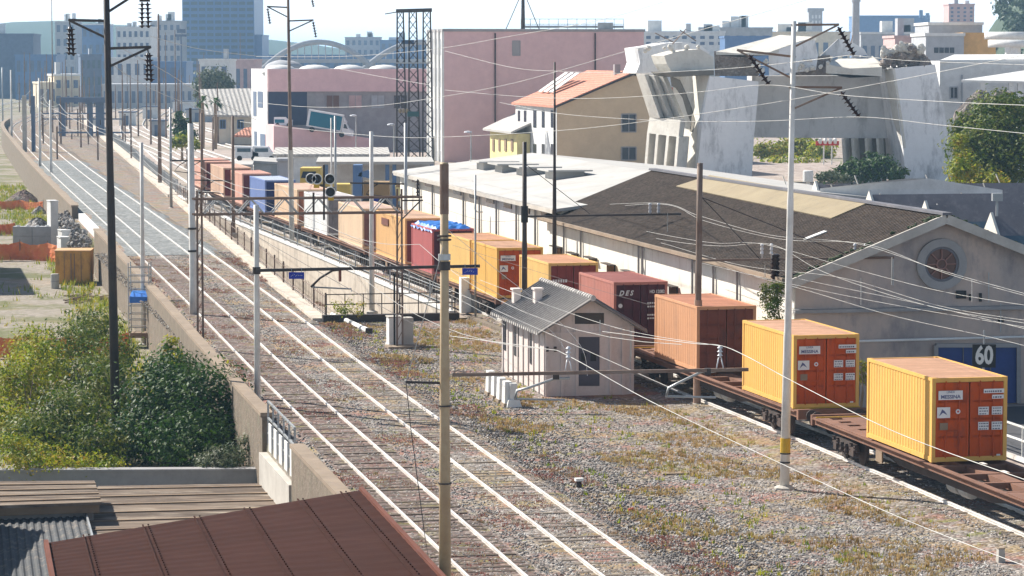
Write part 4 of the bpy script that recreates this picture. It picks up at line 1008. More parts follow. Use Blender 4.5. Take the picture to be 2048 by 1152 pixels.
# ---------------------------------------------------------------- tiled hut
VREF = 25.0
hu0, hu1, hv0, hv1 = 73.8, 79.6, 24.75, 28.35; he, hr = 2.62, 3.75
t = thing('brick_hut', 'small plastered hut with a ribbed grey tile roof beside the freight train', 'hut', T(hu0, hv0, -.22))
b = MB(); hm = (hv0 + hv1) / 2
P = lambda u, v, z: T(u, v, z)
b.hexa([P(hu0, hv0, -.25), P(hu0, hv1, -.25), P(hu1, hv1, -.25), P(hu1, hv0, -.25), P(hu0, hv0, he), P(hu0, hv1, he), P(hu1, hv1, he), P(hu1, hv0, he)])
for u, e in ((hu0, .18), (hu1 - .18, .18)): b.prism([P(u, hv0, he + .002), P(u, hm, hr - .04), P(u, hv1, he + .002)], UH * e)
b.build('wall', MT['hut_wall'], t, True)
b = MB()
for k in range(9):
    u = hu0 + .02 + k * (hu1 - hu0 - .16) / 8; b.slab(P(u, hv0 - .05, -.25), UH * .12, VH * .05, ZH * (he + .2))
for v in (hv0, hv0 + .62, hv0 + 1.22, hv1 - 1.0, hv1 - .5, hv1 - .12): b.slab(P(hu0 - .045, v, -.25), UH * .045, VH * .12, ZH * (he + .22))
b.slab(P(hu0 - .05, hv0 - .02, 2.28), UH * .05, VH * (hv1 - hv0 + .04), ZH * .1)
b.build('pilasters', MT['hut_wall'], t, True)
ov = .42
for s in (-1, 1):
    ve = hm + s * ((hv1 - hv0) / 2 + ov); ze = he - (hr - he) * ov / ((hv1 - hv0) / 2)
    b = MB(); n = 24
    V = []; fs = []
    for i in range(n * 4 + 1):
        u = hu0 - .4 + (hu1 - hu0 + .8) * i / (n * 4); dz = (0, .07, .085, .015)[i % 4]
        V += [P(u, hm, hr + .06 + dz), P(u, ve, ze + .06 + dz), P(u, hm, hr - .02), P(u, ve, ze - .02)]
        if i:
            a = 4 * i; c_ = a - 4; fs += [(c_, a, a + 1, c_ + 1), (c_ + 2, c_ + 3, a + 3, a + 2), (c_ + 1, a + 1, a + 3, c_ + 3)]
    fs += [(0, 1, 3, 2), (len(V) - 4, len(V) - 2, len(V) - 1, len(V) - 3)]
    rf = b.add(V, fs).build('roof', MT['hut_roof'], t, True)
    if s < 0:
        for u, v in ((79.0, 25.05), (77.2, 25.4)):
            z = hr - (hm - v) * (hr - he) / ((hv1 - hv0) / 2); c = MB(); c.slab(P(u, v, z - .1), UH * .32, VH * .3, ZH * .8); c.slab(P(u - .05, v - .05, z + .68), UH * .42, VH * .4, ZH * .08); c.build('chimney', MT['hut_wall'], rf, True)
b = MB(); V = []
for i in range(28): u = hu0 - .42 + i * (hu1 - hu0 + .84) / 28; b.lathe(P(u, hm, hr + .05), [(.13, 0), (.13, .31), (.10, .32)], 7, UH)
b.build('ridge_tiles', MT['hut_roof'], t, True)
for x0, x1 in ((1003, 1011), (1028, 1036), (1059, 1067)):
    y0, y1 = 640 + (x0 - 1003) * .47, 697 + (x0 - 1003) * .53
    n_ = -VH; p0 = P(hu0, hv0 - .03, 0); a, e, g, h = [on_plane(x, y, p0, n_) for x, y in ((x0, y1), (x1, y1 + 4), (x1, y0 + 4), (x0, y0))]
    b = MB(); b.prism([a, e, g, h], VH * .05); b.build('window', MT['pane'], t, True)
fp = P(hu0 - .02, hv0, 0)
def fq(x0, y0, x1, y1): return [on_plane(x, y, fp, UH) for x, y in ((x0, y1), (x1, y1), (x1, y0), (x0, y0))]
dr = MB().prism(fq(1157, 674, 1199, 772), UH * .05).build('door', M('m_hut_door', (.09, .085, .11), .6, 0, (.06, .06, .075)), t, True)
MB().prism(fq(1150, 626, 1208, 648), UH * .05).build('window', MT['pane'], t, True)
for x0, x1 in ((1162, 1172), (1181, 1192)): MB().prism([p - UH * .02 for p in fq(x0, 706, x1, 722)], UH * .02).build('notice', MT['black'], t, True)
b = MB()
for x, y in ((1094, 695), (1110, 695), (1094, 701), (1110, 701)): b.box(on_plane(x, y, fp, UH) - UH * .03, (.1, .1, .08), A)
b.build('junction_box', MT['dark_steel'], t, True)

# ---------------------------------------------------------------- trackside things
t = thing('relay_cabinet', 'pale grey concrete relay cabinet beside the gantry legs', 'cabinet', G(802, 692, -.22), A)
b = MB(); b.box((-.28, .3, .72), (.62, .8, 1.3)); b.build('body', MT['white_paint'], t); b = MB(); b.box((.32, .32, .72), (.56, .72, 1.24)); b.build('side_box', MT['concrete'], t); b = MB(); b.box((-.28, .3, 1.395), (.7, .88, .05)); b.build('lid', MT['concrete'], t)
b = MB(); b.box((0, .3, .05), (1.3, 1.0, .1)); b.build('plinth', MT['concrete'], t)
bl = None
for k in range(4):
    p = G(981 + k * 11, 789 + k * 7.5, -.22); lab = ('white upright concrete slab in the row beside the hut, ' + ['furthest from the pipe arm', 'second from the hut corner', 'third along the row', 'next to the small white pedestal'][k])
    if bl is None:
        bl = thing('concrete_slab', lab, 'slab', p, A, 'white slabs beside the hut'); b = MB(); b.hexa([(-.16, -.3, 0), (.16, -.3, 0), (.16, .3, 0), (-.16, .3, 0), (-.13, -.26, .98), (.13, -.26, .98), (.13, .26, .98), (-.13, .26, .98)]); b.build('block', MT['white_paint'], bl); b = MB(); b.box((0, -.05, .06), (.42, .7, .14)); b.build('foot', MT['coping'], bl)
    else: dup(bl, p, A, lab)
t = thing('pedestal', 'small white concrete pedestal with narrow neck on the stony ground', 'pedestal', G(1026, 813, -.22), A)
b = MB(); b.hexa([(-.3, -.3, 0), (.3, -.3, 0), (.3, .3, 0), (-.3, .3, 0), (-.22, -.22, .28), (.22, -.22, .28), (.22, .22, .28), (-.22, .22, .28)]); b.build('base', MT['white_paint'], t); b = MB(); b.box((0, 0, .6), (.28, .28, .66)); b.build('neck', MT['white_paint'], t)
t = thing('marker_stub', 'little dark stub with a pale cap standing in the stones', 'marker', G(1158, 975, -.22)); b = MB(); b.lathe((0, 0, 0), [(.1, 0), (.08, .2), (.08, .22)], 8); b.build('stem', MT['dark_steel'], t); b = MB(); b.box((0, 0, .26), (.26, .2, .09), .3); b.build('cap', MT['white_paint'], t)
t = thing('ground_slab', 'flat beige concrete slab lying in the stony ground', 'slab', G(1349, 948, -.22), .2); b = MB(); b.hexa([(-.46, -.2, -.05), (.42, -.24, -.05), (.48, .2, -.05), (-.4, .25, -.05), (-.45, -.19, .05), (.41, -.23, .05), (.47, .19, .05), (-.39, .24, .05)]); b.build('slab', MT['coping'], t)
t = thing('marker_post', 'short square concrete post at the edge of the dry grass', 'post', G(2001, 1126, -.22), .2); b = MB(); b.hexa([(-.1, -.1, 0), (.1, -.1, 0), (.1, .1, 0), (-.1, .1, 0), (-.085, -.085, .4), (.085, -.085, .4), (.085, .085, .4), (-.085, .085, .4)]); b.build('post', MT['concrete'], t); b = MB(); b.box((0, 0, .41), (.19, .19, .03)); b.build('cap', MT['coping'], t)
for x, y, lab in ((1262, 1021, 'broken red brick lying alone in the stones'), (1076, 1114, 'broken red brick close to the main line rail')):
    t = thing('brick_fragment', lab, 'brick', G(x, y, -.22), .6); b = MB(); b.hexa([(-.1, -.06, 0), (.09, -.07, 0), (.1, .05, 0), (-.09, .06, 0), (-.1, -.05, .07), (.05, -.07, .09), (.09, .05, .08), (-.09, .05, .06)]); b.build('brick', M('m_brick_bit', (.45, .10, .06), .9), t)
us = [G(x, y, -.22) for x, y in ((664, 634), (684, 641), (705, 651), (722, 659), (738, 666))]
t = thing('cable_duct', 'white concrete cable duct running out from the end of the ramp', 'duct', us[0]); b = MB(); b.tube([p + ZH * .1 for p in us], .14, 8).build('duct', MT['white_paint'], t, True); b = MB(); b.box(us[-1] + ZH * .1, (.35, .3, .3)); b.build('end_cap', MT['dark_steel'], t, True)
t = thing('equipment_cabinet', 'grey steel equipment cabinet with a tall white side by the train', 'cabinet', G(943, 628, -.22), A); b = MB(); b.box((-.3, .2, 1.0), (.55, .6, 1.9)); b.build('body', MT['white_paint'], t); b = MB(); b.box((.25, .2, .95), (.5, .6, 1.8)); b.build('door', MT['galv'], t)
VREF = 36.0
# number sign beyond the nearest container
p = Vector(at(1968, 712, 70.5)); t = thing('number_sign', 'square black sign reading 60 in white before the blue door', 'sign', p)
b = MB(); b.box((0, 0, 0), (.86, .04, .86)); b.build('board', MT['black'], t)
text_mesh('digits', '60', .92, MT['white_paint'], t, (-.0, -.03, 0), bold=.03, sx=.72)
b = MB(); b.bar((0, .05, .43), (0, .05, .95), .05); b.bar((0, .05, -.43), (0, .05, -p.z - .2), .07); b.build('post', MT['galv'], t)
# white handrail and pavement right of the train
t = thing('handrail', 'white tubular handrail on the pavement before the warehouse', 'handrail', T(59, 36.4, -.2))
for k in range(4): MB().bar(T(55 + k * 2.3, 36.4, -.2), T(55 + k * 2.3, 36.4, .95), .06).build('post', MT['white_paint'], t, True)
for z in (.92, .45): MB().bar(T(54, 36.4, z), T(63, 36.4, z), .06).build('rail', MT['white_paint'], t, True)
b = MB(); b.slab(T(40, 36.6, -.3), UH * 27, VH * 40, ZH * .11); tag(b.build('yard_pavement', MT['asphalt']), None, None, None, 'structure')
# ---------------------------------------------------------------- buildings
class Bld:
    def __init__(s, name, label, xc, d, ytop, xl, xr, mats=None, zb=-.3, az=A, cat='building', group=None, depth=None, body=True, part='wall'):
        c = at(xc, ytop, d); s.z = c.z; s.C = Vector((c.x, c.y, zb)); s.zb = zb
        s.u = Vector((-math.sin(az), math.cos(az), 0)); s.v = Vector((math.cos(az), math.sin(az), 0))
        s.L = depth if depth else along(s.C + ZH * (s.z - zb), s.u, xl); s.W = along(s.C + ZH * (s.z - zb), s.v, xr)
        s.t = thing(name, label, cat, s.C, 0, group); s.h = s.z - zb
        if body and mats:
            wf, wl = mats if isinstance(mats, tuple) else (mats, mats)
            MB().slab(s.C, s.v * s.W, s.u * s.L, ZH * s.h).build(part, wf, s.t, True)
            if wl is not wf:
                MB().slab(s.C - s.v * .06, s.v * .055, s.u * s.L, ZH * s.h).build('side_' + part, wl, s.t, True)
    def F(s, x, y): return on_plane(x, y, s.C, s.u)
    def S(s, x, y): return on_plane(x, y, s.C - s.v * .06, s.v)
    def win(s, face, x0, y0, x1, y1, mat='pane', name='window', frame=None, bars=0, out=.05, parent=None):
        f, n = (s.F, -s.u) if face == 'F' else (s.S, -s.v)
        if face == 'F': P = [f(x0, y1), f(x1, y1), f(x1, y0), f(x0, y0)]
        else:
            a, b = f(x0, (y0 + y1) / 2), f(x1, (y0 + y1) / 2)
            za, zb_ = f((x0 + x1) / 2, y0).z, f((x0 + x1) / 2, y1).z
            P = [Vector((a.x, a.y, zb_)), Vector((b.x, b.y, zb_)), Vector((b.x, b.y, za)), Vector((a.x, a.y, za))]
        o = MB().prism([p + n * out for p in P], n * -(out + .02)).build(name, MT[mat], parent or s.t, True)
        if frame:
            b = MB(); w = .12
            for i in range(4): b.bar(P[i] + n * out, P[(i + 1) % 4] + n * out, w)
            for k in range(1, bars + 1):
                q = k / (bars + 1); b.bar(P[0].lerp(P[1], q) + n * out, P[3].lerp(P[2], q) + n * out, w * .7)
            b.build('frame', MT[frame], o, True)
        return o
    def box(s, part, a, w, b_, l, z0, z1, mat, parent=None):   # a..a+w across the front, b..b+l in depth
        return MB().slab(s.C + s.v * a + s.u * b_ + ZH * (z0 - s.zb), s.v * w, s.u * l, ZH * (z1 - z0)).build(part, MT[mat], parent or s.t, True)

# big pink block with white window side
B = Bld('pink_building', 'tall windowless pink building with a white window side and railed roof', 888, 250, 63, 858, 1288, (MT['pink_wall'], MT['white_paint']))
B.box('parapet', -.15, B.W + .3, -.15, B.L + .3, B.z + .003, B.z + .35, 'grey_wall')
for k, (xa, xb) in enumerate(((860, 864), (866.5, 871), (874, 878.5), (881.5, 886))):
    for ya, yb in ((76, 108), (134, 172), (216, 258), (300, 324)): B.win('S', xa, ya + k * .8, xb, yb + k * .8, 'far_grey')
for k in range(5):
    q = B.L * k / 4; B.box('fin', -.3, .24, max(0, q - .15), .3, B.zb, B.z + .3, 'white_paint')
for x in (990, 1190): MB().bar(B.F(x, 66) - B.u * .12, B.F(x, 300) - B.u * .12, .18).build('downpipe', MT['dark_steel'], B.t, True)
B.win('F', 1025, 82, 1040, 111, 'grey_wall', 'louvre', 'grey_wall')
rz_ = B.z + .35
def Rf(x, y, k=6): return at(x, y, B.C.y / KD + k)
b = MB(); a, e = Rf(1042, 56), Rf(1247, 56); zt = at(1100, 38, B.C.y / KD + 6).z
for k in range(12): p = a.lerp(e, k / 11); b.bar(Vector((p.x, p.y, rz_)), Vector((p.x, p.y, zt)), .07)
for z in (zt, (zt + rz_) / 2): b.bar(Vector((a.x, a.y, z)), Vector((e.x, e.y, z)), .07)
b.bar(Vector((a.x, a.y, rz_ + .35)), Vector((e.x, e.y, rz_ + .35)), .5, .3); b.build('roof_railing', MT['galv'], B.t, True)
b = MB(); p = Rf(1046, 60, 4); p.z = rz_; q = Rf(1046, -60, 4); b.tube([p, q], [.28, .15], 6)
for x in (1012, 1078): s_ = Rf(x, 60, 4); s_.z = rz_; b.bar(s_, Rf(1046, -20, 4), .1)
b.build('antenna_mast', MT['dark_steel'], B.t, True)
b = MB(); b.slab(B.F(1197, 63) - B.u * .0 + Vector((0, 3, 0)), B.v * .0 + Vector((2, 0, 0)), (0, 1, 0), (0, 0, 1.2)); b.build('roof_vent', MT['galv'], B.t, True)

# ochre house with tiled roof
B = Bld('ochre_house', 'ochre gabled house with terracotta roof and a sunlit white side wall', 1114, 225, 213, 1032, 1420, (MT['tan_wall'], MT['far_white']), body=False)
zr = at(1268, 146, 227).z; wr = along(B.C + ZH * (zr - B.zb), B.v, 1268); wr = max(wr, 5.5); W = wr * 2; B.W = W
P0 = B.C; b = MB(); h = B.h
b.prism([P0, P0 + B.v * W, P0 + B.v * W + ZH * h, P0 + B.v * wr + ZH * (zr - B.zb - .25), P0 + ZH * h], B.u * B.L); b.build('wall', MT['tan_wall'], B.t, True)
MB().slab(P0 - B.v * .06, B.v * .055, B.u * B.L, ZH * (h - .12)).build('side_wall', MT['far_white'], B.t, True)
for s_ in (0, 1):
    e0 = P0 + (B.v * -.5 if s_ == 0 else B.v * (W + .5)) + ZH * (h - .15) - B.u * .5; r0 = P0 + B.v * wr + ZH * (zr - B.zb) - B.u * .5
    rf = MB().hexa([e0, r0, r0 + B.u * (B.L + 1), e0 + B.u * (B.L + 1), e0 + ZH * .22, r0 + ZH * .22, r0 + B.u * (B.L + 1) + ZH * .22, e0 + B.u * (B.L + 1) + ZH * .22]).build('roof', MT['terracotta'], B.t, True)
    if s_ == 0:
        MB().bar(e0 + ZH * .0, r0 + ZH * .0, .14, .2).build('verge', MT['dark_steel'], rf, True)
        for k in range(3):
            q = .55 + k * .13; c_ = e0.lerp(r0, .28) + B.u * (B.L * q); d_ = (r0 - e0) * .34
            MB().slab(c_ + ZH * .5, d_ + ZH * .9, B.u * (B.L * .085), ZH * .1).build('solar_panel', MT['far_white'], rf, True)
        c_ = r0 - B.v * 1.2 + B.u * (B.L * .22); MB().slab(c_ - ZH * .9, B.v * .7, B.u * .7, ZH * 1.9).build('chimney', MT['grey_wall'], rf, True)
for x0, x1 in ((1036, 1040.5), (1048, 1053), (1067, 1073), (1084, 1089.5), (1102, 1108)):
    B.win('S', x0, 221, x1, 255, 'pane', 'window', None); B.win('S', x0, 288, x1, 312, 'pane', 'window', None)
B.win('F', 1243, 228, 1272, 264, 'pane', 'window', 'grey_wall', 1); B.win('F', 1243, 294, 1272, 320, 'pane', 'window', 'grey_wall', 1)
B = Bld('lean_to_house', 'small yellow annex with a pale pitched roof between pink block and ochre house', 1034, 234, 268, 980, 1060, (MT['yellow_wall'], MT['yellow_wall']), cat='house')
a, e = B.C + ZH * (B.h + .02) - B.v * .8 - B.u * .3, B.C + B.v * 4 + ZH * (B.h + 2.2) - B.u * .3
MB().hexa([a, e, e + B.u * (B.L + 1), a + B.u * (B.L + 1), a + ZH * .25, e + ZH * .25, e + B.u * (B.L + 1) + ZH * .25, a + B.u * (B.L + 1) + ZH * .25]).build('roof', MT['white_roof'], B.t, True)
for x0, x1 in ((985, 988.5), (997, 1000), (1009, 1013), (1022, 1026)): B.win('S', x0, 278, x1, 302, 'timber')

# white roofed warehouse and the dark roofed one
VREF = 33.3
def gable_house(name, label, u0, u1, v0, vr, v1, ze, zr, wallF, wallS, roofL, roofR, ov=.4, cat='warehouse', endroof=.35):
    t = thing(name, label, cat, T(u0, v0, -.25))
    b = MB(); b.prism([T(u0, v0, -.3), T(u0, v1, -.3), T(u0, v1, ze), T(u0, vr, zr - .12), T(u0, v0, ze)], UH * (u1 - u0)); b.build('wall', MT[wallF], t, True)
    MB().slab(T(u0, v0 - .05, -.3), VH * .045, UH * (u1 - u0), ZH * (ze + .2)).build('side_wall', MT[wallS], t, True)
    out = [t]
    for s_, ve, mt in ((-1, v0 - ov, roofL), (1, v1 + ov, roofR)):
        sl = (zr - ze) / abs(vr - (v0 if s_ < 0 else v1)); zz_ = ze - sl * ov
        a, r_ = T(u0 - endroof, ve, zz_), T(u0 - endroof, vr, zr); L = u1 - u0 + 2 * endroof
        out.append(MB().hexa([a, r_, r_ + UH * L, a + UH * L, a + ZH * .16, r_ + ZH * .16, r_ + UH * L + ZH * .16, a + UH * L + ZH * .16]).build('roof', MT[mt], t, True))
    return out
wt, rl, rr = gable_house('white_warehouse', 'long white warehouse with a broad pale roof beside the freight train', 97.2, 132, 33.5, 42.8, 54, 5.35, 6.5, 'white_wall', 'white_wall', 'white_roof', 'white_roof', .5)
p0 = T(97, 33.44, 0)
def side_q(x0, y0, x1, y1, v=33.44, h=None):
    p0 = T(97, v, 0); a = on_plane(x0, (y0 + y1) / 2, p0, VH); e = on_plane(x1, (y0 + y1) / 2, p0, VH); zt_ = on_plane((x0 + x1) / 2, y0, p0, VH).z; zb_ = on_plane((x0 + x1) / 2, y1, p0, VH).z
    return [Vector((a.x, a.y, zb_)), Vector((e.x, e.y, zb_)), Vector((e.x, e.y, zt_)), Vector((a.x, a.y, zt_))]
for x0, y0 in ((825, 350), (851, 358), (880, 366), (908, 374), (940, 382), (974, 391), (1009, 401), (1045, 411), (1084, 425)):
    o = MB().prism([p - VH * .06 for p in side_q(x0, y0, x0 + 15, y0 + 15)], VH * .05).build('window', MT['pane'], wt, True)
    q = side_q(x0 - 1, y0 - 1, x0 + 16, y0 + 1); MB().prism([p - VH * .1 for p in q], VH * .09).build('lintel', MT['concrete'], o, True)
for x in (842, 868, 893, 930, 962, 996, 1036, 1074):
    q = side_q(x - .8, 355, x + .8, 470); a = q[0].lerp(q[1], .5); MB().bar(Vector((a.x, a.y, -.2)) - VH * .1, Vector((a.x, a.y, 5.3)) - VH * .1, .12).build('downpipe', MT['plaster_grey'], wt, True)
MB().bar(T(97.2, 33.05, 5.28), T(132, 33.05, 5.28), .16, .22).build('gutter', MT['concrete'], wt, True)
for k, (u, v) in enumerate(((124, 37), (120.5, 37.2), (116.5, 37.4), (112, 37.8))):
    z = 5.35 + (v - 33.5) * 1.15 / 9.3 + .1; r_ = MB(); r_.slab(T(u, v, z), UH * 1.6, VH * 1.9, ZH * .55); r_.slab(T(u - .3, v - .4, z + .55), UH * 2.2, VH * 2.7, ZH * .1); r_.build('roof_vent', MT['white_roof'], rl, True)

wt, rl, rr = gable_house('gabled_warehouse', 'gabled warehouse with dark ribbed roof, round window and white side wall', 68.3, 98.6, 33.2, 39.0, 44.8, 4.88, 7.2, 'gable_wall', 'white_wall', 'warm_roof', 'warm_roof', .45)
fp = T(68.3 - .03, 33.2, 0)
def GF(x, y): return on_plane(x, y, fp, UH)
cw = GF(1882, 528); rad = (GF(1916, 528) - GF(1849, 528)).length / 2
def ring(b, c, r, w, y, n=32, r2=None):
    V = []; fs = []
    for k in range(n):
        a = 2 * math.pi * k / n; d = VH * math.cos(a) + ZH * math.sin(a)
        V += [c + d * r - UH * y, c + d * (r + w) - UH * y, c + d * (r + w) + UH * .05, c + d * r + UH * .25]
    for k in range(n):
        j = (k + 1) % n; fs += [(4*k, 4*j, 4*j+1, 4*k+1), (4*k+1, 4*j+1, 4*j+2, 4*k+2), (4*k, 4*k+3, 4*j+3, 4*j)]
    b.add(V, fs)
b = MB(); ring(b, cw, rad, rad * .45, .09); wn = b.build('round_window', MT['plaster_grey'], wt, True)
MB().lathe(cw - UH * .02, [(rad * 1.0, 0), (rad * 1.0, .012)], 32, UH).build('pane', MT['pane_brown'], wn, True)
b = MB(); ring(b, cw, rad * .86, rad * .15, .05); b.build('shadow_ring', MT['slate'], wn, True)
b = MB(); ring(b, cw, rad * .24, rad * .07, .07, 20)
for k in range(8):
    a = math.pi * k / 4 + math.pi / 2; d = VH * math.cos(a) + ZH * math.sin(a); b.bar(cw + d * rad * .3 - UH * .06, cw + d * rad * .84 - UH * .06, .045)
b.build('glazing_bars', M('m_bars', (.30, .16, .13), .7), wn, True)
for s_, ve in ((-1, 33.2 - .5), (1, 44.8 + .5)):
    sl = (7.2 - 4.88) / 5.8; a = T(68.3 - .42, ve, 4.88 - sl * .5 + .0); r_ = T(68.3 - .42, 39.0, 7.2)
    MB().bar(a, r_, .14, .36).build('verge_board', MT['concrete'], rl if s_ < 0 else rr, True)
    b = MB()
    rd = random.Random(4)
    for k in range(60):
        p = a.lerp(r_, rd.random()) + UH * rd.uniform(.02, .5) + ZH * .2; b.rock(p, (rd.uniform(.05, .14), rd.uniform(.05, .12), rd.uniform(.03, .07)), k)
    b.build('moss', MT['leaf_grey'], rl if s_ < 0 else rr, True)['kind'] = 'stuff'
b = MB(); b.slab(T(68.1, 33.1, GF(1700, 624).z), UH * .2, VH * 11.8, ZH * .14); b.build('cornice', MT['plaster_grey'], wt, True)
a, e = GF(1540, 686), GF(2060, 672); MB().tube([a - UH * .15, e - UH * .15], .05, 7).build('pipe', MT['white_paint'], wt, True)
P = [GF(1870, 800), GF(2035, 800), GF(2035, 690), GF(1870, 690)]; P[0].z = P[1].z = -.2
dr = MB().prism([p - UH * .05 for p in P], UH * .06).build('door', MT['blue_door'], wt, True)
b = MB()
for i, j in ((3, 2), (0, 3), (1, 2)): b.bar(P[i] - UH * .08, P[j] - UH * .08, .16)
b.build('frame', MT['plaster_grey'], dr, True)
for q in (.33, .66): MB().bar(P[0].lerp(P[1], q) - UH * .07, P[3].lerp(P[2], q) - UH * .07, .04).build('seam', MT['slate'], dr, True)
for x0, y0, x1, y1 in ((1912, 581, 1932, 597), (1938, 588, 1942, 601), (1958, 586, 1963, 603), (1996, 637, 2007, 644)):
    P = [GF(x0, y1), GF(x1, y1), GF(x1, y0), GF(x0, y0)]; MB().prism([p - UH * .03 for p in P], UH * .04).build('vent_opening', MT['black'], wt, True)
for x, y0, y1 in ((1785, 514, 570), (1976, 545, 604), (2000, 606, 664)): MB().bar(GF(x, y0) - UH * .05, GF(x, y1) - UH * .05, .04).build('conduit', MT['galv'], wt, True)
for x0, y0, x1, y1 in ((1112, 493, 1124, 512), (1145, 506, 1157, 516), (1180, 515, 1194, 530), (1216, 528, 1231, 546), (1256, 542, 1270, 548), (1340, 571, 1356, 590)):
    o = MB().prism([p - VH * .07 for p in side_q(x0, y0, x1, y1, 33.15)], VH * .05).build('window', MT['pane'], wt, True)
    q = side_q(x0 - 1, y0 - 1, x1 + 3, y0 + 1, 33.15); MB().prism([p - VH * .35 for p in q], VH * .3).build('awning', MT['dark_steel'], o, True)
for x in (1132, 1166, 1282, 1290, 1390, 1432, 1480): q = side_q(x - .8, 480, x + .8, 600, 33.15)[0]; MB().bar(Vector((q.x, q.y, -.2)) - VH * .1, Vector((q.x, q.y, 4.8)) - VH * .1, .10).build('downpipe', MT['plaster_grey'], wt, True)
# yellowed skylight sheets near the ridge, lying on the slope
rn = (T(0, 39.0, 7.2) - T(0, 33.2, 4.88)).cross(UH).normalized()
if rn.z < 0: rn = -rn
rp = T(68, 33.2, 4.88 + .175)
q = [on_plane(x, y, rp + rn * .03, rn) for x, y in ((1352, 372), (1662, 436), (1738, 404), (1420, 350))]
MB().prism(q, rn * -.05).build('skylight', MT['skylight'], rl, True)
q = [on_plane(x, y, rp + rn * .03, rn) for x, y in ((1606, 477), (1612, 478), (1654, 462), (1647, 461))]; MB().prism(q, rn * -.04).build('skylight', MT['white_paint'], rl, True)
MB().bar(T(67.8, 39.0, 7.4), T(99, 39.0, 7.4), .4, .10).build('ridge_cap', MT['slate'], rl, True)
MB().bar(T(68.2, 32.68, 4.85), T(98.6, 32.68, 4.85), .16, .16).build('gutter', MT['coping'], rl, True)

# saw tooth sheds
VREF = 47.0
t = thing('sawtooth_shed', 'dark saw tooth shed with glazed teeth and white triangular ends behind the gable', 'shed', T(72, 47, -.25))
MB().slab(T(73, 54, -.3), UH * 30, VH * 40, ZH * 4.9).build('wall', MT['plaster_grey'], t, True)
MB().slab(T(73, 47, 4.45), UH * 30, VH * 47, ZH * .16).build('roof', MT['slate'], t, True)
for k, u in enumerate((75.9, 83.2, 90.4, 98.3)):
    v0 = 46.6 + k * .75; zp = 6.35; zv = 4.6; hb = 1.35; v1 = 94
    tt = MB().prism([T(u - hb, v0 + .02, zv), T(u, v0 + .02, zp), T(u + hb, v0 + .02, zv)], VH * (v1 - v0)).build('tooth', MT['slate'], t, True)
    a, e = T(u - hb, v0, zv), T(u, v0, zp); n_ = (T(0, 1, 0)).cross(e - a).normalized() * -.03
    if n_.dot(UH) > 0: n_ = -n_
    q = a.lerp(e, .55); V_ = VH * (v1 - v0)
    MB().hexa([a, a + V_, q + V_, q, a + n_ * 2, a + V_ + n_ * 2, q + V_ + n_ * 2, q + n_ * 2]).build('glazing', MT['north_glass'], tt, True)
    b = MB(); j = v0 + 1.5
    while j < v1: b.bar(T(0, j - v0) + q + n_ * 3, T(0, j - v0) + e + n_ * 2, .05); j += 4.4
    b.build('seam', MT['concrete'], tt, True)
    MB().prism([T(u - hb - .12, v0 - .1, zv - .3), T(u, v0 - .1, zp + .22), T(u + hb + .12, v0 - .1, zv - .3)], VH * .115).build('end_gable', MT['white_wall'], t, True)
p = T(75.9, 46.8, 6.4); b = MB(); b.bar(p, p + ZH * .7, .1); b.box(p + ZH * .85, (.45, .4, .35)); b.build('vent_cap', MT['galv'], t, True)
q = [G(1640, 377, 6.3), G(2005, 380, 6.3), G(1858, 357, 6.9), G(1815, 357, 6.9)]; bb = [G(1640, 377, 6.3), G(2005, 380, 6.3), G(1990, 371, 6.3), G(1670, 368, 6.3)]
o = MB(); o.add([q[0], q[1], q[2], q[3], q[1] - ZH * .5, q[0] - ZH * .5, q[2] + Vector((0, 12, -.8)), q[3] + Vector((0, 12, -.8))], [(0, 1, 2, 3), (5, 4, 1, 0), (3, 2, 6, 7), (0, 3, 7), (1, 6, 2), (0, 7, 5), (1, 4, 6)]).build('hipped_roof', MT['far_white'], t, True)

# pink low building with the truck ramp
B = Bld('depot_building', 'long low pink depot with three tall windows and a white end wall', 535, 280, 138, 503, 868, (MT['grey_wall'], MT['far_white']), az=.24)
P = [B.F(535, 183), B.F(868, 183), B.F(868, 138), B.F(535, 138)]; MB().prism([p - B.u * .5 for p in P], B.u * .45).build('upper_band', MT['pink_wall'], B.t, True)
MB().prism([p - B.u * .03 for p in (B.F(537, 250), B.F(614, 250), B.F(614, 184), B.F(537, 184))], B.u * .02).build('loading_bay', M('m_bay', (.035, .05, .10), .7), B.t, True)
MB().prism([p - B.u * .1 for p in (B.F(614, 250), B.F(632, 250), B.F(632, 184), B.F(614, 184))], B.u * .09).build('bay_jamb', MT['plaster_grey'], B.t, True)
for x0, x1, m_ in ((652, 679, 'pane_brown'), (697, 724, 'far_pink'), (742, 769, 'far_grey'), (787, 814, 'pane')): B.win('F', x0, 190, x1, 217, m_, 'window', 'grey_wall', 1, .1)
B.win('S', 507, 183, 513, 232, 'far_dark'); B.win('S', 516, 183, 526, 215, 'far_dark'); B.win('S', 509, 263, 514, 297, 'far_dark'); B.win('S', 521, 268, 531, 297, 'far_dark')
for x in (566, 636, 706, 776):
    c_ = B.F(x, 138) + B.u * 3; MB().lathe(c_ - ZH * .7, [(2.6, 0), (2.5, .5), (1.9, 1.0), (1.0, 1.25), (.05, 1.32)], 16).build('roof_dome', MT['far_white'], B.t, True, True)
c_ = at(568, 138, 302); t = thing('grey_dome', 'low dark grey dome with a small lantern beyond the pink depot', 'dome', c_)
MB().lathe(c_ - ZH * 6, [(3.0, 0), (3.0, 6.3), (2.9, 6.5), (2.4, 6.9), (1.5, 7.25), (.8, 7.4)], 20).build('roof', MT['far_grey'], t, True, True); MB().lathe(c_ + ZH * 1.35, [(.5, 0), (.5, .45), (.7, .5), (.1, .7)], 10).build('lantern', MT['far_dark'], t, True)
t = thing('truck_ramp', 'pink walled ramp sloping down beside the depot', 'ramp', B.F(545, 300) - B.u * 8)
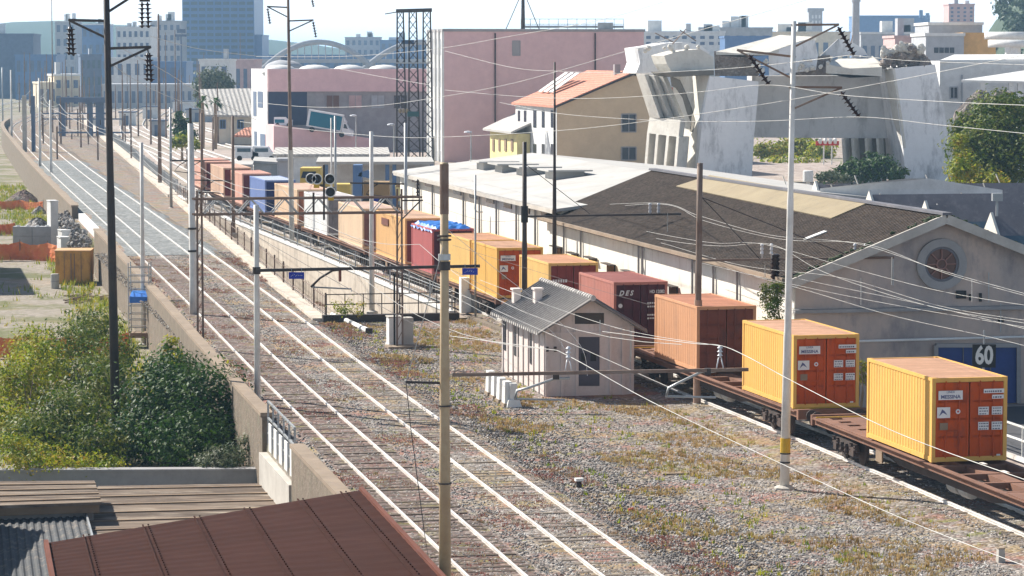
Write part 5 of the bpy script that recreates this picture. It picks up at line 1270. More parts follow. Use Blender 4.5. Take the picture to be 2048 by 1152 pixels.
q = [B.F(530, 302), B.F(722, 302), B.F(722, 274), B.F(690, 269), B.F(545, 248), B.F(530, 248)]; q[0].z = q[1].z = -.3
MB().prism([p - B.u * 8 for p in q], B.u * 7.4).build('wall', MT['pink_wall'], t, True)
# truck
a = at(612, 252, 275); e = at(682, 264, 275); d = (e - a); dl = d.length; d.normalize(); up = Vector((-d.z, 0, d.x)); bk = Vector((0, 2.1, 0))
t = thing('box_truck', 'white box truck with a dark teal side parked nose down on the ramp', 'truck', a)
MB().slab(a, d * dl, bk, up * (at(612, 218, 275) - at(612, 252, 275)).length).build('box', MT['vehicle_white'], t, True)
hb = (at(612, 218, 275) - at(612, 252, 275)).length
MB().slab(a + d * .35 + up * .18 - Vector((0, .03, 0)), d * (dl - .5), (0, .025, 0), up * (hb - .4)).build('side_panel', MT['teal_truck'], t, True)
b = MB(); c0_ = a + d * (dl + .05) - up * .35; poly = [c0_, c0_ + d * 1.75, c0_ + d * 1.7 + up * .75, c0_ + d * .95 + up * 1.05, c0_ + d * .45 + up * 1.75, c0_ + up * 1.8]
b.prism(poly, bk); cb = b.build('cab', MT['vehicle_white'], t, True)
MB().prism([p - Vector((0, .02, 0)) for p in (c0_ + d * .2 + up * .95, c0_ + d * .85 + up * .95, c0_ + d * .45 + up * 1.55, c0_ + d * .2 + up * 1.55)], (0, .01, 0)).build('window', MT['pane'], cb, True)
MB().prism([c0_ + up * 1.85, c0_ + d * .55 + up * 1.8, c0_ + up * 2.5], bk).build('wind_deflector', MT['vehicle_white'], t, True)
for q in (.18, .85): MB().lathe(a + d * (dl * q + (.9 if q > .5 else 0)) - up * .35 - Vector((0, .02, 0)), [(.02, 0), (.38, 0), (.38, .25), (.02, .25)], 14, (0, 1, 0)).build('wheel', MT['tyre'], t, True)
a = at(548, 250, 277); t = thing('parked_van', 'small white van with a blue side panel behind the box truck', 'van', a)
b = MB(); b.prism([a, a + Vector((2.6, 0, -.1)), a + Vector((2.6, 0, .7)), a + Vector((2.0, 0, .75)), a + Vector((1.6, 0, 1.1)), a + Vector((0, 0, 1.1))], (0, 1.5, 0)).build('body', MT['vehicle_white'], t, True)
MB().slab(a + Vector((.1, -.03, .3)), (1.4, 0, 0), (0, .02, 0), (0, 0, .5)).build('side_panel', MT['teal_truck'], t, True)
for x in (.5, 2.1): MB().lathe(a + Vector((x, -.02, 0)), [(.02, 0), (.3, 0), (.3, .2), (.02, .2)], 12, (0, 1, 0)).build('wheel', MT['tyre'], t, True)

# house with grey tiled roof
B = Bld('tiled_house', 'plain house with grey ribbed roof among the palms', 428, 300, 234, 412, 512, (MT['cream_wall'], MT['cream_wall']), az=.05, cat='house', depth=8)
e0 = at(408, 233, 299); e1 = at(515, 235, 299); r0 = at(400, 182, 306); r1 = at(515, 180, 306)
MB().hexa([e0, e1, r1, r0, e0 + ZH * .3, e1 + ZH * .3, r1 + ZH * .3, r0 + ZH * .3]).build('roof', MT['grey_tiles'], B.t, True)
MB().hexa([r0, r1, r1 + Vector((0, 7, -3)), r0 + Vector((0, 7, -3)), r0 + ZH * .3, r1 + ZH * .3, r1 + Vector((0, 7, -2.7)), r0 + Vector((0, 7, -2.7))]).build('roof', MT['grey_tiles'], B.t, True)
for x0, x1 in ((440, 451), (475, 487)): B.win('F', x0, 240, x1, 257, 'pane', 'window', 'far_blue', 1)
q = [at(468, 274, 296), at(506, 275, 296), at(506, 258, 298), at(490, 259, 298)]; MB().prism(q, (0, .1, .3)).build('awning', MT['terracotta'], B.t, True)
# low sheds between the train and the pink building
def flat_shed(name, label, x0, x1, ya, yb, d, mat, wall, zdrop=3.2, dep=8, cat='shed', lean=0.0):
    a, e = at(x0, yb, d), at(x1, yb + lean, d); h = at(x0, ya, d + dep).z - at(x0, yb, d).z
    t = thing(name, label, cat, (a.x, a.y, -.3)); k = Vector((a.x * dep / d * .7, dep * KD, h))
    MB().hexa([a, e, e + k, a + k, a + ZH * .25, e + ZH * .25, e + k + ZH * .25, a + k + ZH * .25]).build('roof', MT[mat], t, True)
    if wall:
        w = e - a; s_ = Vector((0, .5, 0)); b = MB(); b.hexa([Vector((p.x, p.y, -.3)) for p in (a + s_ + w * .03, e + s_ - w * .03, e + k - w * .03, a + k + w * .03)] + [p - ZH * .03 for p in (a + s_ + w * .03, e + s_ - w * .03, e + k - w * .03, a + k + w * .03)]); b.build('wall', MT[wall], t, True)
    return t, a, e, k
flat_shed('long_shed', 'long low shed with a mottled grey tile roof in front of the pink ramp', 545, 780, 299, 313, 205, 'grey_tiles', 'far_white', dep=9)
t, a, e, k = flat_shed('canopy', 'open canopy with a pale mossy roof sheltering machines', 632, 868, 319, 329, 172, 'white_roof', None, dep=7)
for q in (.08, .37, .60, .66, .98):
    p = a.lerp(e, q) + Vector((0, 1, 0)); MB().bar(Vector((p.x, p.y, -.3)), p, .35).build('post', MT['far_blue'], t, True)
p, q = a + k, e + k; MB().prism([Vector((p.x, p.y, -.3)), Vector((q.x, q.y, -.3)), q, p], (0, .3, 0)).build('back_wall', MT['far_white'], t, True)
flat_shed('white_shed', 'small white flat shed behind the blue container', 430, 505, 326, 334, 190, 'white_roof', 'far_white', dep=6)
flat_shed('grey_shed', 'grey box shed between the white shed and the yellow machine', 553, 585, 320, 322, 190, 'far_grey', 'far_grey', dep=6)
flat_shed('white_store', 'white gabled store near the yellow machine', 505, 555, 318, 326, 195, 'white_roof', 'far_white', dep=6, lean=3)
flat_shed('white_yard_wall', 'white yard building beside the walkway fence', 372, 385, 300, 303, 178, 'far_white', 'far_white', dep=3)
for x0, lab in ((470, 'white delivery van with green tinted windows by the sheds'), (505, 'second white van parked nose to tail by the sheds')):
    a = at(x0, 322, 215); t = thing('parked_van', lab, 'van', (a.x, a.y, a.z))
    b = MB(); b.prism([a + Vector((0, 0, .3)), a + Vector((2.6, 0, .3)), a + Vector((2.6, 0, .9)), a + Vector((2.1, 0, 1.0)), a + Vector((1.7, 0, 1.6)), a + Vector((0, 0, 1.65))], (0, 1.6, 0)).build('body', MT['vehicle_white'], t, True)
    MB().slab(a + Vector((.25, -.02, 1.0)), (1.5, 0, 0), (0, .01, 0), (0, 0, .42)).build('window', MT['north_glass'], t, True)
    for x in (.5, 2.1): MB().lathe(a + Vector((x, -.02, .3)), [(.02, 0), (.3, 0), (.3, .2), (.02, .2)], 12, (0, 1, 0)).build('wheel', MT['tyre'], t, True)
# yellow railway tractor and brown machine under the canopy
a = at(598, 402, 166); a.z = max(a.z, 0.0); t = thing('yellow_tractor', 'yellow rail tractor with dark windows standing beyond the signals', 'machine', (a.x, a.y, -.2)); s_ = 166 / F
X = lambda x, y: at(x, y, 166)
MB().hexa([X(600, 405), X(652, 405), X(652, 405) + Vector((0, 3, 0)), X(600, 405) + Vector((0, 3, 0)), X(600, 336), X(640, 336), X(640, 336) + Vector((0, 3, 0)), X(600, 336) + Vector((0, 3, 0))]).build('cab', MT['yellow_machine'], t, True)
MB().prism([p - Vector((0, .05, 0)) for p in (X(602, 356), X(632, 356), X(632, 343), X(606, 343))], (0, .04, 0)).build('window', MT['pane'], t, True)
MB().slab(X(640, 408), X(700, 408) - X(640, 408), (0, 2.6, 0), (0, 0, 1.7)).build('hood', MT['yellow_machine'], t, True)
for x in (612, 640, 680): MB().lathe(X(x, 410) - Vector((0, .1, 0)), [(.05, 0), (.6, 0), (.6, .3), (.05, .3)], 14, (0, 1, 0)).build('wheel', MT['tyre'], t, True)
X = lambda x, y: at(x, y, 160); t = thing('brown_loader', 'brown loading machine with a dark blue belly under the canopy', 'machine', (X(750, 400).x, 160 * KD, -.2))
MB().slab(X(727, 392), X(778, 392) - X(727, 392), (0, 2.6, 0), (0, 0, 1.15)).build('body', MT['brown_machine'], t, True); MB().slab(X(735, 405), X(772, 405) - X(735, 405), (0, 2.2, 0), (0, 0, .55)).build('belly', MT['sign_blue'], t, True)
MB().slab(X(706, 400), X(724, 400) - X(706, 400), (0, 2, 0), (0, 0, 2.9)).build('tower', MT['far_blue'], t, True); MB().prism([X(716, 352), X(745, 358), X(742, 345), X(736, 340), X(720, 345)], (0, .5, 0)).build('arm', MT['far_blue'], t, True)
for x in (736, 768): MB().lathe(X(x, 405) - Vector((0, .1, 0)), [(.05, 0), (.5, 0), (.5, .3), (.05, .3)], 14, (0, 1, 0)).build('wheel', MT['tyre'], t, True)
X = lambda x, y: at(x, y, 158); t = thing('yellow_bin', 'small pale yellow and brown skip beside the loader', 'skip', (X(800, 400).x, 158 * KD, -.2)); MB().hexa([X(793, 402), X(812, 402), X(812, 402) + Vector((0, 1, 0)), X(793, 402) + Vector((0, 1, 0)), X(790, 372), X(814, 372), X(814, 372) + Vector((0, 1.4, 0)), X(790, 372) + Vector((0, 1.4, 0))]).build('body', MT['yellow_wall'], t, True); MB().slab(X(792, 374) - Vector((0, .05, 0)), X(812, 374) - X(792, 374), (0, .04, 0), (0, 0, .2)).build('lip', MT['brown_machine'], t, True)
# street lamps
lamp = None
for x, yt, d, lab in ((712, 232, 262, 'street lamp with a flat white head before the depot wall'), (788, 250, 240, 'double headed street lamp beside the lattice towers'), (942, 265, 228, 'street lamp with curved head against the pink block'), (868, 275, 238, 'street lamp half hidden by the corner of the pink block')):
    p = Vector(at(x, 300, d)); p.z = -.3; h = at(x, yt, d).z + .3
    t = thing('street_lamp', lab, 'street lamp', p, 0, 'street lamps by the depot'); MB().tube([(0, 0, 0), (0, 0, h * .6), (0, 0, h)], [.11, .09, .06], 7).build('post', MT['galv'], t)
    b = MB(); b.lathe((-.35, 0, h), [(.05, -.02), (.5, .0), (.42, .14), (.1, .2)], 10); b.bar((-.4, 0, h - .03), (0, 0, h - .1), .06); b.build('head', MT['vehicle_white'], t)
# lattice towers
t = thing('lattice_tower', 'three dark lattice masts joined by a top beam and platforms beside the pink block', 'lattice tower', (at(828, 330, 236).x, 236 * KD, -.3))
d = 236
for xa, xb, xc, xd in ((795, 807, 793, 814), (819, 833, 817, 840), (847, 861, 845, 866)):
    b = MB(); z0 = -.3; z1 = at(800, 20, d).z; n = 16
    def cor(f, i, j):
        xl_ = at(xc + (xa - xc) * f, 300, d).x; xr_ = at(xd + (xb - xd) * f, 300, d).x; w = xr_ - xl_
        return Vector((xl_ + w * i, d * KD + w * j, z0 + (z1 - z0) * f))
    for i, j in ((0, 0), (1, 0), (1, 1), (0, 1)): b.bar(cor(0, i, j), cor(1, i, j), .15)
    b.build('leg', MT['dark_steel'], t, True); b = MB()
    for k in range(n):
        f0, f1 = k / n, (k + 1) / n; cc = ((0, 0), (1, 0), (1, 1), (0, 1))
        for m in range(4):
            p_, q_ = cc[m], cc[(m + 1) % 4]; b.bar(cor(f0, *p_), cor(f1, *q_), .07); b.bar(cor(f0, *q_), cor(f1, *p_), .07)
    b.build('bracing', MT['dark_steel'], t, True)
b = MB(); b.bar(at(792, 22, d), at(864, 20, d), .5, .45); b.bar(at(770, 28, d), at(800, 23, d), .12); b.build('top_beam', MT['dark_steel'], t, True)
b = MB(); b.bar(at(792, 126, d), at(866, 126, d), 1.0, .14); b.build('platform', MT['galv'], t, True)
b = MB(); b.bar(at(803, 84, d + 1), at(828, 84, d + 1), .6, .5); b.build('switch_box', MT['far_blue'], t, True)
b = MB(); b.bar(at(815, 228, d - 1), at(838, 228, d - 1), .8, .6); b.build('transformer', M('m_transf', (.03, .10, .10), .6), t, True)
b = MB()
for x in (800, 807, 814): b.rock(at(x, 222, d - 1), (.2, .2, .28), x)
b.build('bushing', MT['skylight'], t, True)

# ---------------------------------------------------------------- the broken viaduct pier
t = thing('ruined_bridge_pier', 'broken concrete bridge pier with white fallen deck pieces and splayed legs', 'bridge ruin', (*G(1600, 355, 0)[:2], 0))
DB = 205.0
def ext(part, pts, d, thick, mat, side=.0, parent=None):
    P = [at(x, y, d) for x, y in pts]; return MB().prism(P, Vector((thick * side, thick, 0))).build(part, MT[mat], parent or t, True)
lg = ext('near_leg', [(1420, 152), (1518, 163), (1508, 275), (1503, 366), (1392, 366), (1404, 250)], DB, 11, 'ruin', -.15)
rg_ = ext('far_leg', [(1785, 137), (1870, 129), (1888, 215), (1907, 366), (1812, 366), (1806, 290)], DB + 2, 11, 'ruin', -.1)
cbm = ext('cross_beam', [(1504, 152), (1780, 151), (1792, 230), (1802, 277), (1504, 275)], DB + 6.6, 3, 'ruin_beam', -.1)
# sunlit flank of the near leg and the ribbed box that leans on it
def quadprism(part, pts, mat, parent=None, thick=.6, dirv=(0, 1, 0)):
    return MB().prism([at(x, y, dd) for x, y, dd in pts], Vector(dirv) * thick).build(part, MT[mat], parent or t, True)
f0, f1, f2 = at(1346, 148, DB + 9), at(1420, 151, DB + .1), at(1392, 366, DB + .1); fn = (f1 - f0).cross(f2 - f0).normalized()
MB().prism([f0, f1, on_plane(1404, 250, f0, fn), f2, on_plane(1348, 366, f0, fn)], Vector((.5, .9, 0))).build('flank', MT['ruin_light'], lg, True)
f0, f1, f2 = at(1346, 148, DB + 9), at(1420, 151, DB + .1), at(1392, 366, DB + .1); fn = (f1 - f0).cross(f2 - f0).normalized()
if fn.dot(CAM - f0) < 0: fn = -fn
MB().prism([on_plane(x, y, f0, fn) + fn * .06 for x, y in ((1341, 152), (1360, 160), (1372, 186), (1383, 215), (1391, 242), (1386, 264), (1380, 262), (1383, 246), (1374, 224), (1366, 196), (1352, 176), (1344, 172))], fn * -.08).build('crack', MT['crack'], lg, True)
for (xa, ya), (xb, yb) in (((1272, 148), (1300, 236)), ((1290, 150), (1320.5, 236)), ((1308, 152), (1341, 236))):
    q = [at(xa, ya, DB + 3), at(xa + 17.2, ya + 1, DB + 1.6), at(xb + 20, yb, DB + 1.6), at(xb, yb, DB + 3)]
    MB().prism(q, Vector((.5, 1.0, 0))).build('rib', MT['ruin_light'], lg, True)
q = [at(1299, 235, DB + 3), at(1361, 240, DB - .5), at(1357, 274, DB - .5), at(1294, 266, DB + 3)]; MB().prism(q, Vector((.6, 1.2, 0))).build('pier_cap', MT['ruin_light'], lg, True)
for k, (xa, xb) in enumerate(((1294, 1286), (1312, 1304), (1333, 1324), (1353, 1345))):
    dd = DB + 3 - k * 1.15; q = [at(xa, 266 + k * 2.4, dd), at(xa + 5, 267 + k * 2.4, dd - .3), at(xb + 5, 366, dd - .3), at(xb, 366, dd)]; MB().prism(q, Vector((1.2, 1.6, 0))).build('pier_post', MT['ruin_light'], lg, True)
q = [at(1296, 266, DB + 4.6), at(1356, 272, DB + 1.1), at(1350, 366, DB + 1.1), at(1288, 366, DB + 4.6)]; MB().prism(q, Vector((.5, .9, 0))).build('pier_wall', MT['ruin'], lg, True)
# white edge of the far leg
quadprism('flank', [(1769, 140, DB + 3.4), (1785, 137, DB + 1.9), (1800, 232, DB + 1.9), (1808, 296, DB + 1.9), (1803, 290, DB + 2.4), (1786, 240, DB + 3.4)], 'ruin_light', rg_, .5, (.5, .3, 0))
# fallen deck
def chunk(part, top, drop, d0, d1, mtop, mside):
    a = [at(x, y, d0 + (d1 - d0) * f) for x, y, f in top]; lo = [p - ZH * drop for p in a]; n = len(a); b = MB()
    b.add(a + lo, [tuple(range(n)), tuple(range(n, 2 * n))[::-1]] + [(i, n + i, n + (i + 1) % n, (i + 1) % n) for i in range(n)]); return b.build(part, MT[mtop], t, True)
ext('deck_block', [(1275, 96), (1305, 92), (1332, 86), (1372, 84), (1400, 90), (1420, 106), (1333, 150), (1272, 146), (1280, 126)], DB + 6, 6, 'ruin', -.2)
ext('deck_block', [(1328, 111), (1360, 102), (1400, 98), (1427, 114), (1428, 142), (1344, 145), (1334, 128)], DB + 1.0, 4, 'ruin_light', -.3)
ext('deck_edge', [(1334, 144), (1428, 141), (1428, 150), (1345, 154)], DB + .2, 5, 'crack', -.3)
ext('deck_block', [(1428, 102), (1470, 106), (1500, 108), (1520, 140), (1516, 152), (1430, 152)], DB + 3, 5, 'rubble', .1)
chunk('deck_slab', [(1432, 103, .0), (1478, 107, 0), (1540, 104, .0), (1600, 82, .25), (1632, 74, .7), (1560, 70, 1)], .35, DB + 1, DB + 9, 'ruin_light', 'ruin')
ext('deck_block', [(1537, 106), (1600, 84), (1630, 80), (1636, 110), (1632, 140), (1538, 151)], DB + 1.6, 5, 'ruin', .1)
ext('deck_block', [(1640, 112), (1676, 78), (1700, 82), (1728, 98), (1735, 110), (1690, 112)], DB + 6, 4, 'ruin', .1)
ext('dark_hollow', [(1590, 120), (1660, 110), (1664, 150), (1590, 151)], DB + 4.2, 3, 'rubble', 0)
chunk('deck_slab', [(1652, 128, 0), (1662, 124, .4), (1662, 119, .8), (1745, 112, 1), (1765, 128, .4), (1764, 134, 0), (1700, 137, 0)], 1.0, DB + 2, DB + 6, 'ruin_light', 'ruin')
b = MB(); rd = random.Random(2)
for k in range(70):
    f = rd.random(); x = 1765 + f * 92; hgt = math.sin(min(1, max(0, (x - 1762) / 95)) * math.pi) ** .7
    y = 132 - rd.random() * hgt * 40; r_ = rd.uniform(.25, .7); b.rock(at(x, y, DB + 4 + rd.uniform(-2, 2)), (r_, r_, r_ * .7), k)
b.build('rubble_heap', MT['rubble'], t, True)
b = MB()
for k in range(40):
    x = rd.uniform(1765, 1850); y = rd.uniform(84, 100) + abs(x - 1812) * .25; r_ = rd.uniform(.15, .4); b.rock(at(x, y, DB + 2.5), (r_, r_, r_), k + 99)
for k in range(40):
    x = rd.choice((rd.uniform(1270, 1425), rd.uniform(1590, 1660), rd.uniform(1500, 1540))); y = rd.uniform(92, 104) if x < 1430 else rd.uniform(118, 142); r_ = rd.uniform(.12, .35); b.rock(at(x, y, DB + 1.2), (r_, r_, r_), k + 299)
b.build('broken_stone', MT['ruin_light'], t, True)['kind'] = 'stuff'
q = [at(1780, 100, DB + 3), at(1806, 92, DB + 3), at(1840, 98, DB + 3), at(1858, 120, DB + 3), at(1862, 130, DB + 3), at(1782, 130, DB + 3)]; MB().prism(q, (0, 3, 0)).build('rubble_core', MT['rubble'], t, True)
for p_, q_ in (((1345, 88), (1372, 58)), ((1360, 60), (1392, 82)), ((1310, 66), (1346, 84)), ((1700, 92), (1706, 70))): MB().bar(at(*p_, DB + 4), at(*q_, DB + 5), .09).build('rebar', MT['rust_pole'], t, True)
for k, x in enumerate((1683, 1702, 1729, 1752)):
    q = [at(x, 277, DB + 4.6), at(x + 5, 277, DB + 4.4), at(x + 12, 366, DB + 4.4), at(x + 6, 366, DB + 4.6)]; MB().prism(q, Vector((.8, 2.2, 0))).build('inner_pillar', MT['ruin_light'], cbm, True)
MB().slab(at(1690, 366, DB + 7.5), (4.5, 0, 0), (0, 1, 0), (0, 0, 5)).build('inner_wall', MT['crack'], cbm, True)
# ---------------------------------------------------------------- vegetation
def leaf_cloud(blobs, n, size, droop=.0, shell=.55, squash=1.0):
    """blobs: (centre, (rx,ry,rz)); leaf-sized faces gathered in clumps through the volume"""
    vol = np.array([r[0] * r[1] * r[2] for _, r in blobs]) ** .75; vol = vol / vol.sum()
    Vs = []; 
    for (c, r), f in zip(blobs, vol):
        m = max(8, int(n * f)); r = np.array(r); c = np.array(c)
        nc = max(4, m // 26); d = rng.normal(size=(nc, 3)); d /= np.linalg.norm(d, axis=1)[:, None]
        cl = c + d * r * (shell + (1 - shell) * rng.random((nc, 1)) ** .6) * rng.uniform(.75, 1.12, (nc, 1))
        idx = rng.integers(0, nc, m); cr = r.mean() * .26
        p = cl[idx] + rng.normal(size=(m, 3)) * cr * np.array([1, 1, .7])
        a = rng.normal(size=(m, 3)); a /= np.linalg.norm(a, axis=1)[:, None]
        out = (p - c) / r; out[:, 2] += .6; nrm = out + rng.normal(size=(m, 3)) * .7; nrm /= np.linalg.norm(nrm, axis=1)[:, None]
        t1 = np.cross(nrm, a); t1 /= np.linalg.norm(t1, axis=1)[:, None]; t2 = np.cross(nrm, t1)
        s = size * rng.uniform(.55, 1.35, (m, 1))
        Vs.append(np.stack([p - t1 * s, p - t2 * s * .45 - t1 * s * .1, p + t1 * s, p + t2 * s * .45 - t1 * s * .1], 1).reshape(-1, 3))
    V = np.concatenate(Vs); return V, np.arange(len(V)).reshape(-1, 4)
def plant(name, label, cat, base, blobs, n, size, leaf, trunk=None, group=None, crown='crown', shell=.55, stems=5):
    base = Vector(base); t = thing(name, label, cat, base, 0, group)
    V, Fa = leaf_cloud(blobs, n, size, shell=shell); np_obj(crown, V - np.array(base), Fa, MT[leaf], t)
    b = MB(); rd = random.Random(int(abs(base.x * 31 + base.y * 7)))
    if trunk:
        top = sum((Vector(c) for c, _ in blobs), Vector()) / len(blobs); b.tube([base, base.lerp(top, .55), top], [trunk, trunk * .7, trunk * .35], 7)
        for c, r in blobs: b.tube([base.lerp(top, rd.uniform(.35, .6)), Vector(c).lerp(top, .3), Vector(c) + Vector((0, 0, r[2] * .4))], [trunk * .45, trunk * .3, trunk * .08], 5)
        b.build('trunk', MT['timber'], t, True)
    else:
        for k in range(stems):
            c, r = rd.choice(blobs); q = Vector(c) + Vector((rd.uniform(-.5, .5) * r[0], rd.uniform(-.5, .5) * r[1], rd.uniform(0, .7) * r[2])); p = base + Vector((rd.uniform(-.4, .4), rd.uniform(-.3, .3), 0)); b.tube([p, p.lerp(q, .5) + Vector((.1, 0, .1)), q], [.035, .028, .012], 5)
        b.build('stem', MT['timber'], t, True)
    return t
def pb(x, y, d, rx, rz, ry=None): return (tuple(at(x, y, d)), (rx * d * KD / F, (ry or rx) * d * KD / F, rz * d * KD / F))
def on_lot(x, d, z=-2.8): p = at(x, 600, d); return (p.x, p.y, z)
plant('leafy_bush', 'large dark glossy bush between the dark pylon and the parapet', 'bush', on_lot(390, 78), [pb(330, 800, 78, 85, 75), pb(415, 810, 77, 85, 85), pb(300, 870, 77, 80, 60), pb(450, 870, 76, 62, 60), pb(380, 880, 75, 90, 55), pb(345, 740, 80, 60, 45)], 19000, .105, 'leaf_dark')
plant('leafy_bush', 'dark green bush on the near side of the steel pylon', 'bush', on_lot(160, 78), [pb(150, 850, 78, 85, 75), pb(205, 790, 80, 60, 60), pb(110, 890, 77, 70, 45), pb(190, 890, 76, 60, 45), pb(60, 870, 76, 60, 40)], 12000, .10, 'leaf_mid')
plant('tall_weeds', 'tall yellow green weeds with feathery tops at the frame edge', 'weeds', on_lot(40, 82), [pb(40, 780, 84, 70, 85), pb(90, 720, 88, 50, 60), pb(10, 850, 80, 60, 60), pb(60, 690, 92, 40, 45)], 11000, .095, 'leaf_yellow', shell=.3)
plant('silver_bush', 'loose silvery green shrub spreading in front of the netting', 'bush', on_lot(190, 96), [pb(190, 650, 98, 60, 40), pb(150, 690, 95, 70, 45), pb(235, 710, 92, 45, 50), pb(200, 740, 90, 60, 40), pb(130, 760, 90, 50, 50)], 9000, .095, 'leaf_mid', shell=.3)
plant('broadleaf_weed', 'bright broad leaved weed against the retaining wall', 'weeds', on_lot(345, 92), [pb(345, 700, 93, 22, 30), pb(360, 720, 92, 24, 25)], 700, .12, 'leaf_yellow')
plant('broadleaf_weed', 'yellow green weeds at the parapet foot beside the dark bush', 'weeds', on_lot(440, 84), [pb(440, 760, 85, 30, 45), pb(460, 800, 83, 30, 40)], 1300, .09, 'leaf_yellow')
plant('creeper', 'rust and yellow creeper along the low grey wall', 'creeper', on_lot(90, 70.5), [pb(80, 915, 71, 90, 22), pb(180, 925, 71, 60, 16), pb(20, 900, 71, 50, 35)], 3600, .075, 'leaf_yellow')
plant('pale_shrub', 'pale variegated shrub by the low wall below the bridge railing', 'bush', on_lot(450, 70.5), [pb(455, 915, 71, 42, 28), pb(420, 925, 71, 36, 18), pb(490, 900, 72, 22, 40)], 2600, .07, 'leaf_grey')
plant('weed_clump', 'small yellow weed clump at the foot of the steel pylon', 'weeds', on_lot(220, 71), [pb(225, 930, 71, 30, 12), pb(180, 930, 71, 26, 12)], 700, .06, 'leaf_yellow')
VREF = 13.0
def uv_lot():
    u = random.uniform(78, 250); v = random.uniform(-14, pw(u) - .6)
    if 112 < u < 165 and v < pw(u) - 3 and random.random() < .85: return None
    if not patchy(u * .5, v, .5, 2.1, .15) and v < pw(u) - 4: return None
    return u, v
tufts('lot_grass', 'rough green and yellow grass over the low ground beside the retaining wall', 6500, uv_lot, lambda u, v: -2.82, .2, .7, MT['leaf_yellow'], 6, 'grass', .03, .3)
VREF = 33.3
plant('ivy', 'green ivy covering the corner of the gabled warehouse', 'ivy', T(68.3, 33.1, 0), [pb(1545, 590, 74.5, 24, 26, 14), pb(1548, 630, 74.2, 18, 40, 12), pb(1560, 575, 74.6, 22, 12, 12)], 2600, .055, 'leaf_mid', None, None, 'foliage')
plant('bush', 'yellow green weeds behind the gap between the two orange containers', 'weeds', T(65, 34.4, -.2), [pb(1722, 745, 73, 16, 30, 20)], 500, .06, 'leaf_yellow')
VREF = 24.0
plant('climber', 'green climber growing through the ramp railing', 'creeper', T(98, 22.5, -.5), [pb(690, 610, 99, 26, 16), pb(720, 620, 99, 20, 12)], 500, .07, 'leaf_yellow')
# trees by the bridge pier and elsewhere
plant('broad_tree', 'large olive green tree in front of the far bridge leg', 'tree', (*at(1985, 380, 150)[:2], 1.0), [pb(1985, 285, 150, 62, 60), pb(2040, 255, 152, 60, 55), pb(1940, 300, 149, 42, 40), pb(2000, 220, 151, 48, 34), pb(1960, 345, 148, 55, 40), pb(2045, 330, 149, 70, 55), pb(1930, 250, 151, 26, 24)], 15000, .20, 'leaf_mid', .28)
plant('shrubby_tree', 'yellow green young tree leaning out over the hipped roof', 'tree', (*at(1935, 390, 140)[:2], 2.0), [pb(1930, 340, 140, 28, 34), pb(1975, 365, 139, 40, 18), pb(1920, 300, 141, 18, 30)], 2600, .16, 'leaf_yellow', .1)
plant('dark_bush', 'dark bush growing under the bridge cross beam', 'bush', (*at(1770, 365, 196)[:2], 0), [pb(1762, 335, 196, 32, 22), pb(1720, 340, 196, 34, 20), pb(1792, 345, 195, 20, 14), pb(1680, 350, 196, 26, 12), pb(1740, 320, 197, 14, 16)], 3600, .24, 'leaf_dark')
plant('dark_bush', 'greyish shrubs beside the water tank in front of the pier', 'bush', (*at(1650, 365, 192)[:2], 0), [pb(1655, 352, 192, 24, 10), pb(1690, 355, 191, 16, 8)], 800, .2, 'leaf_grey')
plant('grassy_bush', 'sunlit scrub seen through the opening of the bridge pier', 'bush', (*at(1560, 340, 260)[:2], 0), [pb(1540, 305, 260, 34, 24), pb(1600, 296, 265, 40, 26), pb(1640, 310, 260, 30, 22), pb(1580, 330, 250, 60, 12)], 4200, .35, 'leaf_yellow', None)
plant('rock_bush', 'bare rock spur overgrown with brush beside the white sheds', 'bush', (*at(1975, 220, 170)[:2], 3), [pb(1960, 215, 171, 32, 20), pb(2010, 200, 171, 34, 18)], 1600, .16, 'leaf_grey', .1)
b = MB()
for k in range(9): b.rock(at(1925 + k * 12, 235 - (k % 4) * 12, 172), (1.1, 1.0, .9), k + 7)
tag(b.build('rock_outcrop', MT['rubble']), 'dark rocky outcrop above the olive tree', 'rock')
# ground mound that carries the far right trees, and scrub ground
plant('bare_tree', 'wide pale grey green tree behind the tiled house', 'tree', (*at(428, 240, 360)[:2], -.3), [pb(428, 160, 360, 32, 26), pb(408, 178, 360, 20, 16), pb(450, 175, 360, 18, 16)], 2600, .4, 'leaf_grey', .4)
plant('dark_conifer', 'dark green conifer beside the yard tracks', 'tree', (*at(364, 290, 255)[:2], -.3), [pb(362, 258, 255, 18, 18), pb(358, 235, 255, 10, 14), pb(370, 272, 254, 20, 14)], 1500, .3, 'leaf_dark', .2)
plant('yellow_bush', 'yellow green bushes under the conifer', 'bush', (*at(372, 295, 235)[:2], -.3), [pb(365, 282, 235, 22, 12), pb(390, 290, 234, 14, 10)], 1000, .25, 'leaf_yellow')
for x, y, lab in ((405, 205, 'palm with round fronds in front of the tiled house'), (430, 206, 'second palm closer to the house wall')):
    p = Vector(at(x, 285, 285)); p.z = -.3; c = at(x, y, 285); t = thing('palm_tree', lab, 'palm', p, 0, 'palms by the house')
    MB().tube([p, p.lerp(c, .5) + Vector((.15, 0, 0)), c], [.3, .24, .2], 8).build('trunk', MT['timber'], t, True); b = MB(); rd = random.Random(x)
    for k in range(26):
        a = rd.uniform(0, 6.28); e = rd.uniform(-.4, 1.2); l = rd.uniform(1.3, 2.0); d = Vector((math.cos(a) * math.cos(e), math.sin(a) * math.cos(e), math.sin(e))); s = d.cross(ZH).normalized() * .22
        m = c + d * l * .6; e_ = c + d * l - ZH * .5; b.add([c, m + s, e_, m - s], [(0, 1, 2, 3)])
    b.build('crown', MT['leaf_dark'], t, True)
